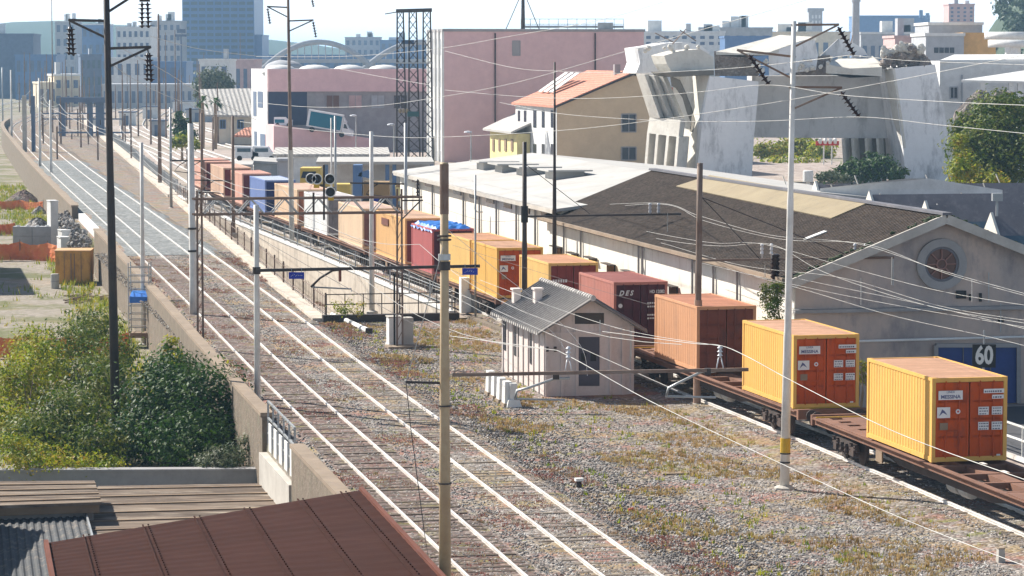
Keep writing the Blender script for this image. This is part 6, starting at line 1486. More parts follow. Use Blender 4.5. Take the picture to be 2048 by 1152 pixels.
# the clipped ball tree behind the tarpaulin
V, Fa = leaf_cloud([pb(926, 424, 122, 6, 6), pb(925, 436, 122, 5.5, 5.5), pb(927, 450, 122, 3, 8)], 500, .08); np_obj('crown', V - np.array(ball_.location), Fa, MT['leaf_dark'], ball_); MB().bar(ball_.location, at(926, 430, 122), .07).build('trunk', MT['dark_steel'], ball_, True)

# ---------------------------------------------------------------- low ground by the retaining wall
t = thing('storage_box', 'rusty orange steel storage box standing on the low ground', 'container', G(146, 568, -2.8), .06)
b = MB(); b.box((0, 1.35, 1.2), (2.5, 2.7, 2.34)); b.build('body', MT['lot_box'], t)
b = MB(); b.box((0, 1.35, 2.39), (2.62, 2.8, .06)); b.build('roof', M('m_boxroof', (.60, .36, .17), .7, 0, (.5, .28, .12)), t)
for s_ in (-1, 1):
    b = MB(); b.box((s_ * .6, -.02, 1.18), (1.12, .05, 2.1)); d = b.build('door', MT['lot_box'], t)
    b = MB(); b.bar((s_ * .12, -.07, .3), (s_ * .12, -.07, 2.2), .05); b.bar((s_ * .6, -.06, .2), (s_ * .6, -.06, 2.3), .03); b.build('lock_rod', MT['rust_pole'], d)
b = MB(); b.box((-.95, -.45, .02), (.1, .1, .1)); 
p = G(110, 577, -2.8); t = thing('concrete_drum', 'grey concrete drum before the orange storage box', 'drum', p); MB().lathe((0, 0, 0), [(.3, 0), (.3, 1.0), (.27, 1.04)], 14).build('drum', MT['concrete'], t); MB().lathe((0, 0, .5), [(.31, 0), (.31, .06)], 14).build('hoop', MT['plaster_grey'], t)
b = MB(); rd = random.Random(8)
for k in range(26):
    p = G(rd.uniform(122, 196), rd.uniform(590, 606), -2.75); a = rd.uniform(-.7, .7); l = rd.uniform(.4, 1.2); d = Vector((math.cos(a), math.sin(a), rd.uniform(-.05, .25))) * l; b.bar(p, p + d, rd.uniform(.06, .16), .08)
tag(b.build('timber_pile', MT['timber']), 'heap of old timber and broken sleepers beside the storage box', 'timber pile')
# concrete blocks
cb0 = None
for row in range(3):
    for k in range(2 if row else 2):
        x0 = 27 + k * 39 - (row == 1) * 0; p = at(x0 + 18, 490, 158); p.z = -2.8 + (2 - row) * .80
        lab = 'large grey concrete block in the ' + ('top', 'middle', 'bottom')[row] + ' course, ' + ('away from' if k == 0 else 'next to') + ' the white panel wall'
        if cb0 is None:
            cb0 = thing('concrete_block', lab, 'concrete block', p, .02, 'stacked concrete blocks'); b = MB(); b.box((0, .4, .39), (1.56, .8, .78)); b.build('block', MT['far_grey'], cb0); b = MB()
            for q in (-.4, .4): b.lathe((q, .4, .78), [(.16, 0), (.12, .1)], 8)
            b.build('studs', MT['far_white'], cb0)
        else: dup(cb0, p, .02, lab)
for (x0, x1, y0, y1, d, lab) in ((102, 117, 403, 470, 158, 'white concrete panel closing the block wall'), (124, 142, 462, 500, 150, 'grey concrete block under the orange netting near the storage box'), (122, 141, 476, 492, 149, 'small white capped block at the wall foot')):
    a = at(x0, y1, d); tt2 = thing('barrier_block', lab, 'panel', a); z1 = at(x0, y0, d).z; w = at(x1, y1, d).x - a.x
    MB().slab(Vector((a.x, a.y, -2.8)), (w, 0, 0), (-.5, 1.2, 0), (0, 0, max(.5, z1 + 2.8))).build('panel', MT['far_white'], tt2, True); MB().slab(Vector((a.x - .05, a.y - .03, max(-2.3, z1))), (w + .1, 0, 0), (-.5, 1.26, 0), (0, 0, .08)).build('cap', MT['far_white'], tt2, True)
VREF = 13.0
b = MB(); rd = random.Random(21)
for k in range(260):
    u = rd.uniform(147, 172); v = pw(u) - .5 - rd.random() * 1.3; b.rock(T(u, v + .2, -.6 + rd.uniform(-.4, .5)), (rd.uniform(.12, .3),) * 3, k)
tag(b.build('rubble_strip', MT['stones']), 'bank of broken grey rubble along the white concrete wall', 'rubble', None, 'stuff')
# heaps of stone
def heap(label, x, y, d, rx, rz, mat, ry=1.0):
    c = at(x, y, d); c.z = -2.85; V = []; fs = []; nr, ns = 9, 28; rd = random.Random(x); RX = rx * d * KD / F; RZ = rz * d * KD / F
    for i in range(nr):
        f = i / (nr - 1)
        for k in range(ns):
            a = 2 * math.pi * k / ns; q = f * (1 + .12 * math.sin(3 * a + x)); V.append(c + Vector((RX * q * math.cos(a), RX * ry * q * math.sin(a), RZ * max(0, (1 - f ** 1.4)) * (1 + rd.uniform(-.08, .08)))))
    for i in range(nr - 1):
        for k in range(ns): fs.append((i * ns + k, (i + 1) * ns + k, (i + 1) * ns + (k + 1) % ns, i * ns + (k + 1) % ns))
    o = MB().add(V, fs).build('gravel_heap', MT[mat], None); return tag(o, label, 'gravel heap')
heap('dark grey gravel heap in front of the concrete block wall', 75, 420, 175, 45, 38, 'stones')
heap('brown gravel heap behind the red netting', 48, 372, 215, 38, 26, 'track_bed')
heap('small dark gravel heap at the wall foot behind the red netting', 78, 388, 200, 18, 16, 'stones')
# orange netting on posts
def netting(label, pts, h, d, mat='mesh_orange'):
    P = [at(x, y, dd) for (x, y), dd in zip(pts, d)]
    for p in P: p.z = -2.75
    t = thing('safety_netting', label, 'netting', P[0], 0, 'orange netting on the low ground'); V = []; fs = []; n = 24
    for i in range(n + 1):
        f = i / n * (len(P) - 1); k = min(int(f), len(P) - 2); p = P[k].lerp(P[k + 1], f - k); sag = .18 * h * abs(math.sin(f * math.pi)) * (1 if i % 2 else .8)
        for j in range(5): q = j / 4; V.append(p + Vector((0, .12 * math.sin(i * 1.3 + j), q * (h - sag))))
        if i:
            for j in range(4): a = (i - 1) * 5 + j; fs.append((a, a + 5, a + 6, a + 1))
    MB().add(V, fs).build('net', MT[mat], t, True)
    for p in P: MB().bar(p, p + ZH * (h + .15), .05).build('post', MT['timber'], t, True)
netting('orange safety netting hung before the concrete block wall', [(-20, 505), (40, 508), (95, 505), (165, 508)], 1.5, (154, 154, 153, 150))
netting('faded orange netting on the bank behind the concrete blocks', [(-20, 452), (30, 447)], 1.1, (176, 176))
netting('red orange netting in front of the brown gravel heap', [(-20, 402), (40, 398), (86, 392)], 1.0, (205, 205, 203))
netting('pink orange netting behind the silvery shrub, lit by sun', [(-20, 700), (60, 698), (150, 697), (258, 690)], 1.25, (104, 104, 104, 105), )
# scaffold cage with blue cover
t = thing('scaffold_cage', 'narrow steel scaffold cage with a blue cover against the retaining wall', 'scaffold', on_lot(279, 108))
d = 108; Xs = (258, 299); b = MB()
for x in Xs:
    for dy in (0, 1.0): p = at(x, 690, d); b.tube([Vector((p.x, d * KD + dy, -2.8)), Vector((p.x, d * KD + dy, at(x, 526, d).z))], .035, 6)
b.build('upright', MT['galv'], t, True)
for y in (535, 552, 565, 580, 612, 628, 640, 655, 672): 
    a, e = at(258, y, d), at(299, y, d); k = Vector((0, 1, 0)); MB().tube([a, e, e + k, a + k, a], .025, 5).build('brace_ring', MT['galv'], t, True)
a = at(259, 606, d - .1); MB().slab(a, at(298, 606, d - .1) - a, (0, 1.2, 0.25), (0, 0, .35)).build('cover', MT['blue_tarp'], t, True)
a = at(260, 676, d - .1); MB().slab(a, at(297, 676, d - .1) - a, (0, 1.1, 0), (0, 0, .28)).build('platform', MT['timber'], t, True)
# unseen hall, added outside the view to shade the low ground
t = thing('shade_hall', 'unseen hall added to shade the low ground', 'hall', T(150, -3, -2.8)); MB().slab(T(141.5, -12, -2.9), UH * 17, VH * 13.2, ZH * 9.5).build('wall', MT['plaster_grey'], t, True); MB().slab(T(141.2, -12.3, 6.61), UH * 17.6, VH * 13.8, ZH * .2).build('roof', MT['slate'], t, True)

t = thing('shade_shed', 'unseen flat roofed shed added to shade the lean-to', 'shed', (-20, 85, -3)); MB().slab((-25, 73.5, -3), (7.6, 0, 0), (0, 20.4, 0), (0, 0, 3.6)).build('wall', MT['plaster_grey'], t, True); MB().slab((-25.2, 73.2, .604), (7.9, 0, 0), (0, 20.9, 0), (0, 0, .15)).build('roof', MT['slate'], t, True)  # unseen shed, added to throw shade on the corrugated lean-to

# ---------------------------------------------------------------- the town behind
def block(label, x0, x1, yt, d, mat, rows=0, cols=0, name='apartment_block', cat='building', roofbits=0, az=0.0, dep=18, wm='far_dark', zb=-.5, frac=.5, yb=None, lit=None):
    B = Bld(name, label, x0, d, yt, x0, x1, None, zb, az, cat, None, dep, False)
    MB().slab(B.C, B.v * B.W, B.u * dep, ZH * B.h).build('wall', MT[mat], B.t, True)
    if rows:
        ztop = B.z - .6; hh = (B.h if yb is None else B.z - at(x0, yb, d).z) / rows; b = MB()
        for r in range(rows):
            for c in range(cols):
                wv = B.W / cols; a = c * wv + wv * (1 - frac) / 2; z = ztop - hh * (r + .62)
                o = MB().slab(B.C + B.v * a - B.u * .12 + ZH * (z - B.zb), B.v * wv * frac, B.u * .14, ZH * hh * .5).build('window', MT[wm], B.t, True)
    MB().slab(B.C - B.v * .2 - B.u * .2 + ZH * (B.h + .003), B.v * (B.W + .4), B.u * (dep + .4), ZH * .5).build('parapet', MT[lit or mat], B.t, True)
    rd = random.Random(x0)
    for k in range(roofbits):
        a = rd.uniform(.05, .8) * B.W; w = rd.uniform(.06, .2) * B.W; MB().slab(B.C + B.v * a + B.u * dep * .3 + ZH * (B.h + .5), B.v * w, B.u * 4, ZH * rd.uniform(1, 3.5)).build('roof_box', MT[rd.choice(('far_white', 'far_grey'))], B.t, True)
    return B
block('broad dark blue glass tower rising above the town haze', 364, 508, -14, 720, 'far_blue', 16, 9, 'glass_tower', 'tower', 0, 0, 40, 'north_glass', -.5, .78)
block('low wing at the foot of the blue tower', 508, 524, 72, 722, 'far_blue', 0, 0, dep=30)
block('wide dark hall with a low red sign band on the hillside', -60, 66, 70, 620, 'far_dark', 0, 0, 'hall', 'hall', 2, .1, 40)
block('white stepped block with many windows, partly behind the dark pylon', 232, 300, 56, 640, 'far_white', 6, 6, roofbits=3)
block('pale block with red roof boxes next to the blue tower', 300, 362, 44, 700, 'far_grey', 7, 5, roofbits=4)
block('grey blue block on the skyline left of the pylon', 110, 150, 44, 760, 'far_grey', 5, 3, roofbits=3, lit='far_white')
block('flat pale block with a white roof edge near the pylon', 150, 214, 50, 780, 'far_blue', 4, 5, roofbits=2, lit='far_white')
block('sunlit cream signal building beside the yard tracks', 108, 160, 152, 520, 'far_cream', 2, 3, roofbits=1, lit='far_white', az=.25)
block('low cream annex of the signal building', 78, 112, 168, 515, 'far_cream', 1, 3, az=.25)
block('dark glazed control tower with a flat roof over the yard', 161, 203, 112, 540, 'far_dark', 3, 4, 'control_tower', 'control tower', 1, .2, 12, 'north_glass')
block('blue grey hall low behind the yard masts', 30, 112, 112, 600, 'far_blue', 2, 6, 'hall', 'hall')
block('pale hall with a fascia board behind the yard', 214, 300, 118, 560, 'far_white', 2, 5, 'hall', 'hall')
block('dim hall under the blue tower behind the yard', 300, 372, 126, 560, 'far_blue', 2, 4, 'hall', 'hall')
block('white cube house before the foot of the blue tower', 398, 458, 122, 480, 'far_white', 2, 3, roofbits=1)
block('long low pink roofed hall beneath the blue tower', 440, 512, 122, 520, 'far_pink', 1, 5, 'hall', 'hall')
block('low buildings spread along the far side of the yard', 204, 400, 172, 500, 'far_grey', 1, 14, 'hall', 'hall')
block('hazy blue block seen through the arch bridge', 690, 760, 76, 900, 'far_grey', 5, 6, roofbits=3)
block('long hazy block behind the lattice masts', 760, 870, 82, 880, 'far_blue', 4, 8, roofbits=2)
block('pale grey strip of far houses under the arches', 526, 870, 112, 760, 'far_blue', 2, 20, 'terrace', 'houses')
block('pale apartment block just beyond the pink building', 1288, 1450, 66, 520, 'far_white', 2, 9, roofbits=5, yb=90)
block('grey factory block behind the broken deck', 1440, 1545, 58, 560, 'far_grey', 2, 4, roofbits=4)
block('lower grey hall below the factory block', 1450, 1540, 76, 480, 'far_blue', 0, 0, 'hall', 'hall')
block('cream low houses beneath the brick bell tower', 1545, 1700, 66, 640, 'far_cream', 1, 8, roofbits=4)
B = block('slender bell tower with open arched belfry', 1618, 1645, 22, 800, 'far_grey', 0, 0, 'bell_tower', 'tower', 0, 0, 6)
for r in range(2):
    for c in range(3): B.win('F', 1623.5 + c * 7, 30 + r * 11, 1627 + c * 7, 37 + r * 11, 'far_white', 'belfry_arch')
MB().slab(B.C - B.v * .6 - B.u * .6 + ZH * B.h, B.v * (B.W + 1.2), B.u * 7.2, ZH * 1.2).build('cornice', MT['far_grey'], B.t, True)
p = Vector(at(1711, 100, 420)); p.z = -.5; t = thing('chimney', 'tall pale round factory chimney cut by the top of the picture', 'chimney', p); MB().tube([p, Vector((p.x, p.y, at(1711, 1, 420).z)), Vector((p.x, p.y, at(1711, -40, 420).z))], [.95, .80, .76], 14).build('shaft', MT['far_grey'], t, True, True); MB().tube([Vector((p.x, p.y, at(1711, 4, 420).z)), Vector((p.x, p.y, at(1711, -3, 420).z))], 1.0, 14).build('gallery', MT['far_grey'], t, True)
block('long blue rounded gas holder on the skyline', 1718, 1860, 33, 900, 'far_blue', 0, 0, 'gas_holder', 'tank', 0, 0, 40)
for x, yt in ((1842, 20), (1855, 26)): p = Vector(at(x, 36, 890)); MB().tube([p, at(x, yt, 890)], .9, 8).build('flue', MT['far_blue'], scn.objects[[o.name for o in C.objects if o.name.startswith('gas_holder')][0]], True)
block('low grey sheds with white roofs below the gas holder', 1722, 1850, 68, 480, 'far_grey', 1, 8, 'shed', 'sheds', 4, lit='far_white')
block('brownish block just behind the rubble on the pier', 1790, 1860, 76, 380, 'far_pink', 0, 0, roofbits=1)
block('tall lone apartment tower with grey balconies', 1898, 1949, 10, 700, 'far_pink', 5, 4, 'apartment_tower', 'tower', 2, 0, 14, 'far_dark', frac=.4, yb=50)
B = block('white modern block with a row of four windows', 1852, 1928, 72, 330, 'far_grey', 0, 0, lit='far_white')
for k in range(4): B.win('F', 1868 + k * 10.5, 95, 1877 + k * 10.5, 106, 'pane', 'window')
block('upper storey set back on the white modern block', 1858, 1965, 50, 345, 'far_grey', 0, 0, lit='far_white')
block('orange plastered block beside the white modern block', 1928, 1992, 71, 331, 'orange_wall', 0, 0, az=.0)
for k, (y, r_, x) in enumerate(((72, 70, 2040), (88, 75, 2052))):
    c = at(x, y, 300 - k * 10); t = thing('round_deck', ('upper' if k == 0 else 'lower') + ' round white ramp deck of the parking tower', 'parking ramp', (c.x, c.y, -.4)); R_ = r_ * c.y / F
    MB().lathe(c - ZH * .5, [(R_, 0), (R_, 1.1), (R_ * .97, 1.12), (R_ * .97, .3)], 32).build('deck', MT['far_white'], t, True, True); MB().tube([Vector((c.x - R_ * .4, c.y - R_ * .7, -.4)), Vector((c.x - R_ * .4, c.y - R_ * .7, c.z - .5))], .8, 10).build('column', MT['far_white'], t, True)
# white sheds behind the tree
B = Bld('white_sheds', 'white factory shed with sloping roofs behind the olive tree', 1880, 215, 122, 1880, 2120, (MT['far_white'], MT['far_white']), az=.12, cat='shed', depth=10)
P = [at(1880, 120, 214), at(2120, 118, 230), at(2120, 108, 246), at(1908, 109, 228)]; MB().hexa([p - ZH * .2 for p in P] + P).build('roof', MT['far_white'], B.t, True)
B.win('F', 1900, 174, 1915, 197, 'pane', 'window', 'far_grey', 1)
MB().bar(B.F(1924, 150) - B.u * .1, B.F(1924, 240) - B.u * .1, .15).build('downpipe', MT['far_grey'], B.t, True)
P = [at(1922, 160, 205), at(2120, 164, 205), at(2120, 130, 214), at(1990, 154, 211)]; MB().hexa([p - ZH * .25 for p in P] + P).build('canopy_roof', MT['far_white'], B.t, True)
for x in (1965, 2022, 2040): MB().bar(Vector((at(x, 165, 205).x, 205.3 * KD, 0)), at(x, 163, 205.3), .5).build('post', MT['far_white'], B.t, True)
t = thing('water_tank', 'white cylindrical tank on a stand before the pier', 'tank', (*at(1616, 380, 186)[:2], 0)); c = at(1616, 364, 186); MB().lathe(c, [(.46, 0), (.5, .05), (.5, 1.05), (.44, 1.1)], 16).build('tank', MT['far_white'], t, True); MB().tube([Vector((c.x, c.y, 0)), c], .2, 8).build('stand', MT['far_white'], t, True)
t = thing('red_signboard', 'red frame sign on two thin poles under the cross beam', 'sign', (*at(1652, 340, 240)[:2], 0))
MB().slab(at(1632, 291, 240), at(1678, 291, 240) - at(1632, 291, 240), (0, .3, 0), (0, 0, .55)).build('board', MT['red_paint'], t, True)
for x in (1648, 1664): MB().bar(Vector((at(x, 291, 240).x, 240.15 * KD, 0)), at(x, 279, 240.15), .16).build('post', MT['far_white'], t, True)
b = MB()
for k in range(4): b.rock(at(1640 + k * 10, 282, 240), (.3, .3, .4), k)
b.build('lamp', MT['far_white'], t, True)
for x, y, d, w_, lab in ((285, 196, 420, 3.5, 'small white relay hut far out in the yard'), (238, 214, 380, 3, 'little pale hut beside the yard masts'), (345, 190, 470, 5, 'low white hut under the far halls'), (300, 232, 330, 2.5, 'small grey hut near the brown tall mast'), (372, 206, 400, 6, 'grey wagon shaped shed at the edge of the yard')):
    p = Vector(at(x, y, d)); p.z = -.3; t = thing('yard_hut', lab, 'hut', p); MB().slab(p, (w_, 0, 0), (0, 3, 0), (0, 0, 2.6)).build('wall', MT['far_white' if 'white' in lab or 'pale' in lab else 'far_grey'], t, True); MB().slab(p + Vector((-.2, -.2, 2.603)), (w_ + .4, 0, 0), (0, 3.4, 0), (0, 0, .25)).build('roof', MT['far_dark'], t, True); MB().slab(p + Vector((w_ * .3, -.04, 0)), (.9, 0, 0), (0, .03, 0), (0, 0, 2)).build('door', MT['far_dark'], t, True)
# arch bridge far away
t = thing('arch_bridge', 'pale steel bridge of two leaning arch spans in the haze', 'bridge', at(640, 130, 620))
for (xa, xb, pk, yb) in ((526, 748, 84, 138), (728, 960, 84, 138)):
    for off in (0, 9):
        pts = []
        for k in range(17):
            f = k / 16; pts.append(at(xa + (xb - xa) * f, yb - (yb - pk) * 4 * f * (1 - f), 620 + off))
        MB().tube(pts, 1.0 - off * .02, 6).build('arch_rib', MT['far_grey'], t, True, True)
    b = MB()
    for k in range(3, 14):
        f = k / 16; q = at(xa + (xb - xa) * f, yb - (yb - pk) * 4 * f * (1 - f), 624); b.bar(q, Vector((q.x, q.y, at(600, 122, 624).z)), .3)
    b.build('hangers', MT['far_grey'], t, True)
MB().bar(at(500, 122, 624), at(980, 122, 624), 8, 1.2).build('deck', MT['far_grey'], t, True)
for x in (520, 738): q = at(x, 122, 624); MB().bar(Vector((q.x, q.y, -1)), q, 4).build('pier', MT['far_grey'], t, True)
p = Vector(at(362, 100, 480)); p.z = -.4; t = thing('floodlight_mast', 'tall mast topped with a cluster of floodlights', 'mast', p); MB().tube([p, at(362, 70, 480)], [.35, .2], 7).build('mast', MT['far_dark'], t, True); b = MB(); b.bar(at(350, 71, 480), at(373, 71, 480), .5, .6); b.bar(at(354, 62, 480), at(371, 62, 480), .8, 1.0); b.build('lamp_frame', MT['far_dark'], t, True)
# hill at the edge and its woods
def hill(name, cx, d, w, h, dep, mat):
    c = at(cx, 300, d); V = []; fs = []; nx, ny = 26, 14
    for j in range(ny + 1):
        for i in range(nx + 1):
            a = i / nx * 2 - 1; e = j / ny * 2 - 1; z = h * max(0, 1 - a * a) ** .8 * max(0, 1 - e * e) * (1 + .12 * math.sin(i * 1.1 + j)) - .6
            V.append((c.x + a * w, c.y + e * dep, z))
    for j in range(ny):
        for i in range(nx): q = j * (nx + 1) + i; fs.append((q, q + 1, q + nx + 2, q + nx + 1))
    o = MB().add(V, fs).build(name, MT[mat], None, smooth=True); o['kind'] = 'structure'; return o
hill('hill', 2150, 520, 30, 34, 70, 'leaf_far')
bl = []; rd = random.Random(6)
hc_ = at(2150, 300, 520)
for k in range(60):
    a_, e_ = rd.uniform(-.98, .3), rd.uniform(-.8, .3); z_ = 34 * max(0, 1 - a_ * a_) ** .8 * max(0, 1 - e_ * e_); r_ = rd.uniform(2.2, 4.2); bl.append(((hc_.x + a_ * 30, hc_.y + e_ * 70, z_ + r_ * .5), (r_, r_, r_ * .8)))
V, Fa = leaf_cloud(bl, 16000, .7, shell=.4); o = np_obj('hillside_woods', V, Fa, MT['leaf_far']); tag(o, 'hazy wood covering the hillside at the edge of town', 'woods', None, 'stuff')
hill('far_hills', -250, 1700, 500, 44, 300, 'leaf_far')

# ---------------------------------------------------------------- wires
MW = {'p': 'wire_pale', 'd': 'wire_dark', 'm': 'wire_mid'}
def wire(label, pts, r=.02, m='p', name='overhead_wire', group='overhead line wires', steps=10, sag=0.0):
    P = [at(x, y, d) for x, y, d in pts]; Q = []
    n = len(P)
    for i in range(n - 1):
        p0, p1, p2, p3 = P[max(0, i - 1)], P[i], P[i + 1], P[min(n - 1, i + 2)]
        for k in range(steps):
            t = k / steps; a = (p1 * 2 + (p2 - p0) * t + (p0 * 2 - p1 * 5 + p2 * 4 - p3) * t * t + (p1 * 3 - p0 - p2 * 3 + p3) * t ** 3) * .5
            if sag: a = a - ZH * sag * 4 * t * (1 - t)
            Q.append(a)
    Q.append(P[-1]); r *= .5; rr = [max(r, r * .5 + p.y * .000127 * (r / .02)) for p in Q]
    o = MB().tube(Q, rr, 5).build(name, MT[MW[m]], None); tag(o, label, 'wire', group); return o
HV = 'high voltage lines'
wire('high voltage wire sagging across the pink block and over the tiled house roof', [(512, 205, 160), (620, 214, 135), (742, 212, 118), (855, 198, 104), (1024, 167, 88), (1271, 97, 70), (1536, 22, 56), (1660, -14, 50)], .017, group=HV)
wire('high voltage wire sagging low past the truck to the tall white pole', [(480, 243, 165), (532, 250, 150), (645, 262, 126), (785, 274, 108), (892, 274, 98), (1107, 262, 82), (1290, 243, 72), (1536, 207, 62), (1769, 165, 54), (1873, 145, 51), (2060, 108, 47)], .017, group=HV)
wire('high voltage wire high over the roof of the pink block', [(512, 113, 160), (680, 113, 132), (855, 100, 108), (1024, 72, 90), (1200, 40, 76), (1370, -10, 64)], .016, group=HV)
wire('high voltage wire ending at the upper insulator of the white pole', [(890, 102, 112), (1024, 135, 98), (1131, 143, 88), (1264, 147, 78), (1357, 143, 72), (1507, 133, 63), (1704, 110, 59.3)], .015, group=HV)
wire('high voltage wire ending at the hanging insulator near the ruined deck', [(890, 180, 112), (1024, 192, 98), (1157, 197, 86), (1281, 193, 76), (1407, 183, 67), (1538, 170, 59.5), (1683, 190, 52), (1880, 203, 46), (2060, 211, 42)], .015, group=HV)
wire('high voltage wire running to the lowest insulator of the white pole', [(1000, 205, 105), (1117, 227, 94), (1291, 240, 78), (1404, 243, 70), (1536, 242, 64), (1718, 234, 59.4), (1880, 250, 52), (2060, 268, 46)], .015, group=HV)
wire('high voltage wire crossing the ruined pier and the tree', [(1708, 111, 59.2), (1800, 120, 55), (1880, 124, 52), (2060, 130, 47)], .013, group=HV)
wire('steep high voltage wire over the blue tower towards the slim pole', [(300, 72, 90), (400, 98, 108), (512, 112, 130)], .02, group=HV)
wire('high voltage wire descending over the yard to the tiled house', [(240, 95, 85), (330, 143, 105), (400, 185, 125), (512, 240, 150)], .02, group=HV)
wire('high voltage wire descending behind the dark pylon', [(214, 120, 85), (262, 155, 100), (330, 190, 120), (440, 232, 150)], .018, group=HV)
wire('pair wire slanting over the depot roof', [(680, 138, 128), (760, 153, 118), (860, 170, 108)], .015, group=HV)
# messenger and contact wires of the main lines (following the track) 
VREF = 20.0
def cat(label, fv, z, us, r=.014, m='m', off=0.0, sagz=0.0):
    Q = []
    for i in range(len(us) - 1):
        for k in range(10):
            t = k / 10; u = us[i] + (us[i + 1] - us[i]) * t; Q.append(T(u, fv(u) + off, z - sagz * 4 * t * (1 - t)))
    Q.append(T(us[-1], fv(us[-1]) + off, z)); r *= .7; rr = [max(r, r * .45 + p.y * .000053) for p in Q]
    o = MB().tube(Q, rr, 5).build('catenary_wire', MT[MW[m]], None); tag(o, label, 'wire', 'catenary wires over the tracks'); return Q
sup = [45.5, 73, 105, 150, 200, 250, 300, 350, 420]
cat('carrying wire above the main line beside the parapet', lc, 6.15, sup, .013, 'm', .9, .9); cat('contact wire above the main line beside the parapet', lc, 4.95, sup, .012, 'd', .8)
cat('carrying wire above the main line next to the stony ground', rc, 6.2, sup, .013, 'm', .9, .9); cat('contact wire above the main line next to the stony ground', rc, 5.0, sup, .012, 'm', .8)
wire('pale wire hanging from the insulator over the hut, sweeping to the marker post', [(900, 672, 52), (1085, 697, 49.5), (1137, 712, 48.2), (1300, 802, 46), (1536, 915, 43), (1800, 1035, 40), (2060, 1136, 37.5)], .018, 'p', group='catenary wires over the tracks')
wire('pale wire from the outer beam insulator, crossing both orange containers', [(1205, 663, 53), (1378, 686, 49.5), (1440, 691, 48.2), (1492, 712, 47), (1596, 768, 45), (1800, 868, 41.5), (2060, 963, 38)], .018, 'p', group='catenary wires over the tracks')
wire('dark wire dropping across the roof of the tiled hut', [(890, 455, 76), (1000, 545, 66), (1085, 612, 58), (1160, 690, 52), (1175, 752, 48.6)], .016, 'd', group='catenary wires over the tracks')
wire('twisted dark wire from the pole clamp towards the hut gable', [(905, 540, 70), (1000, 590, 62), (1100, 660, 54), (1137, 714, 48.4)], .014, 'd', group='catenary wires over the tracks')
wire('pale wire over the hut roof to the outer insulator', [(960, 560, 84), (1100, 612, 72), (1250, 660, 58), (1440, 692, 48.4)], .014, 'p', group='catenary wires over the tracks')
wire('thin dark wire from the clamp across the orange containers', [(905, 490, 72), (1000, 520, 68), (1130, 560, 62), (1300, 610, 56)], .010, 'd', group='catenary wires over the tracks')
FG = 'freight line wires before the warehouse'
for k, (lab, pts) in enumerate([
    ('upper pale wire over the dark roof to the round window', [(1100, 416, 110), (1310, 406, 94), (1400, 432, 84), (1540, 470, 76), (1712, 487, 73), (1880, 540, 62), (2060, 590, 54)]),
    ('doubled pale wire close under the upper one', [(1120, 425, 109), (1317, 408, 94), (1410, 442, 84), (1560, 478, 76), (1731, 488, 73), (1890, 546, 62), (2060, 594, 54)]),
    ('pale wire from the first pair of insulators past the round window', [(1180, 440, 104), (1330, 470, 88), (1430, 486, 78), (1524, 488, 73), (1700, 536, 66), (1880, 582, 59), (2060, 612, 54)]),
    ('second pale wire from the insulator pair', [(1160, 446, 104), (1330, 480, 88), (1440, 492, 78), (1543, 489, 73), (1650, 545, 67), (1850, 610, 59), (2060, 648, 53)]),
    ('twisted pale wire beneath the dark beam', [(1120, 440, 106), (1300, 480, 90), (1480, 530, 78), (1680, 555, 69), (1880, 612, 60), (2060, 642, 54)]),
    ('pale contact wire low across the gable', [(1200, 462, 100), (1400, 515, 85), (1610, 560, 74), (1850, 610, 62), (2060, 660, 54)]),
    ('lower contact wire running to the number sign', [(1280, 500, 94), (1420, 530, 82), (1600, 577, 72), (1780, 630, 64), (1970, 672, 57), (2060, 694, 54)]),
    ('lowest contact wire just above the number sign', [(1400, 525, 82), (1600, 572, 72), (1800, 612, 64), (2060, 656, 55)]),
]): wire(lab, pts, .012, 'p', group=FG)
for (x0, y0, x1, y1, d) in ((1722, 556, 1722, 610, 68), (1784, 514, 1783, 570, 70), (1944, 560, 1944, 604, 60), (1335, 426, 1335, 470, 90), (1530, 530, 1530, 562, 76), (1200, 640, 1200, 672, 56), (1262, 664, 1262, 722, 54)):
    o = MB().bar(at(x0, y0, d), at(x1, y1, d), .025).build('dropper_wire', MT['wire_pale'], None); tag(o, 'short vertical dropper between two freight line wires', 'dropper', 'droppers between the wires')
for k, pts in enumerate([[(530, 420, 120), (660, 470, 98), (800, 525, 84), (900, 560, 76)], [(400, 405, 130), (560, 440, 105), (700, 478, 92), (905, 560, 74)], [(395, 365, 150), (520, 425, 118), (680, 500, 95)], [(285, 300, 200), (420, 362, 150), (600, 430, 110), (760, 500, 90)], [(850, 404, 110), (960, 440, 98), (1045, 440, 93)], [(800, 552, 96), (900, 590, 84), (1010, 650, 70)]]):
    wire(['thin dark wire through the gantry truss', 'dark wire over the paling fence to the tan pole', 'thin wire over the white ramp wall', 'long dark wire from the far masts to the gantry', 'slack dark wire to the collar of the tarred pole', 'pale wire dipping to the stony ground by the cabinet'][k], pts, .011, 'd' if k < 5 else 'p', group='catenary wires over the tracks')

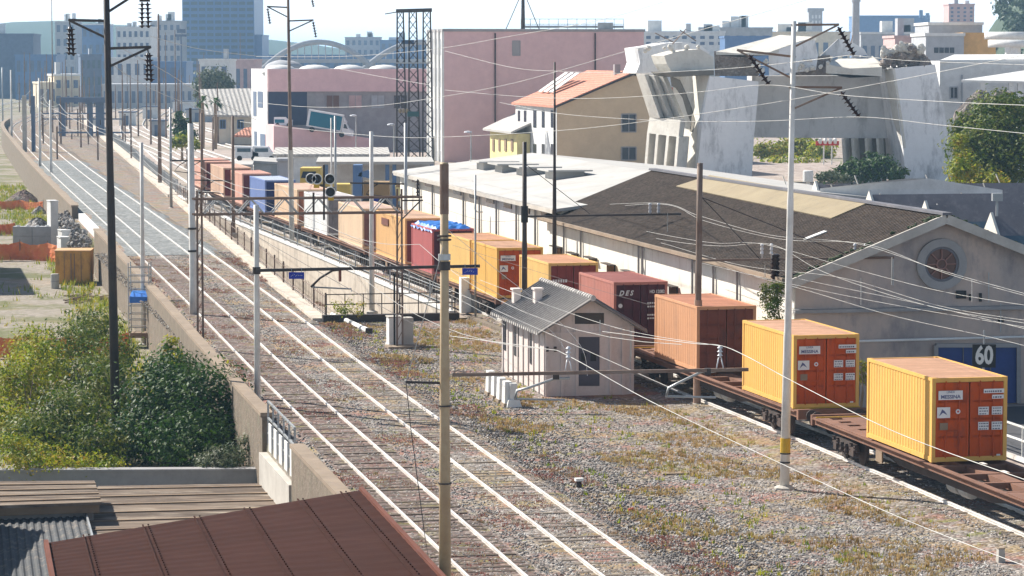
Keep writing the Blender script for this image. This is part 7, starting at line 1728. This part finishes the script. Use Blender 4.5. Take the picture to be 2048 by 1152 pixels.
# ---------------------------------------------------------------- camera, light, air
cd = bpy.data.cameras.new('Camera'); cam = bpy.data.objects.new('Camera', cd); C.objects.link(cam); scn.camera = cam
cd.sensor_width = 36; cd.sensor_fit = 'HORIZONTAL'; cd.lens = F / 2048 * 36; cd.clip_start = .5; cd.clip_end = 20000
cam.location = CAM; cam.rotation_euler = (math.pi / 2 - PT, 0, 0)
EL = R(39); to_sun = Vector((-1, .84, 0)).normalized() * math.cos(EL) + ZH * math.sin(EL)
sl = bpy.data.lights.new('Sun', 'SUN'); so = bpy.data.objects.new('Sun', sl); C.objects.link(so); sl.energy = 5.0; sl.angle = R(.5); sl.color = (1, .945, .86)
so.rotation_euler = (-to_sun).to_track_quat('-Z', 'Y').to_euler(); so.location = (0, 0, 60)
w = bpy.data.worlds.new('World'); scn.world = w; w.use_nodes = True; nt = w.node_tree
sk = nt.nodes.new('ShaderNodeTexSky'); sk.sky_type = 'NISHITA'; sk.sun_disc = False; sk.sun_elevation = EL; sk.sun_rotation = math.atan2(to_sun.x, to_sun.y)
sk.air_density = 1.0; sk.dust_density = .8; sk.ozone_density = 1.0; sk.altitude = 0
bg = nt.nodes['Background']; bg.inputs['Strength'].default_value = .06
tc = nt.nodes.new('ShaderNodeTexCoord'); sx = nt.nodes.new('ShaderNodeSeparateXYZ'); lk(nt, tc.outputs['Generated'], sx.inputs[0])
rf_ = ramp(nt, sx.outputs['Z'], [(0.0, (.95,) * 3), (.07, (.8,) * 3), (.2, (.22,) * 3), (.45, (.0,) * 3)])
lk(nt, mix(nt, rf_, sk.outputs[0], (12.0, 13.2, 14.6)), bg.inputs['Color'])
hz, nt, b_ = newmat('m_haze'); nt.nodes.remove(b_); pv = nt.nodes.new('ShaderNodeVolumePrincipled'); pv.inputs['Color'].default_value = (.46, .73, 1.0, 1); pv.inputs['Density'].default_value = .00016; pv.inputs['Anisotropy'].default_value = .1
lk(nt, pv.outputs[0], nt.nodes['Material Output'].inputs['Volume'])
o = MB().box((0, 4900, 22.5), (24000, 10400, 57)).build('haze', hz); tag(o, 'thin blue haze lying over the whole town', 'haze', None, 'stuff')
scn.view_settings.view_transform = 'Standard'; scn.view_settings.look = 'None'; scn.view_settings.exposure = .9; scn.view_settings.gamma = 1
scn.render.engine = 'CYCLES'; cy = scn.cycles; cy.max_bounces = 6; cy.diffuse_bounces = 2; cy.glossy_bounces = 2; cy.transmission_bounces = 2; cy.volume_bounces = 1; cy.transparent_max_bounces = 6
cy.use_denoising = True; cy.use_adaptive_sampling = True; cy.adaptive_threshold = .02
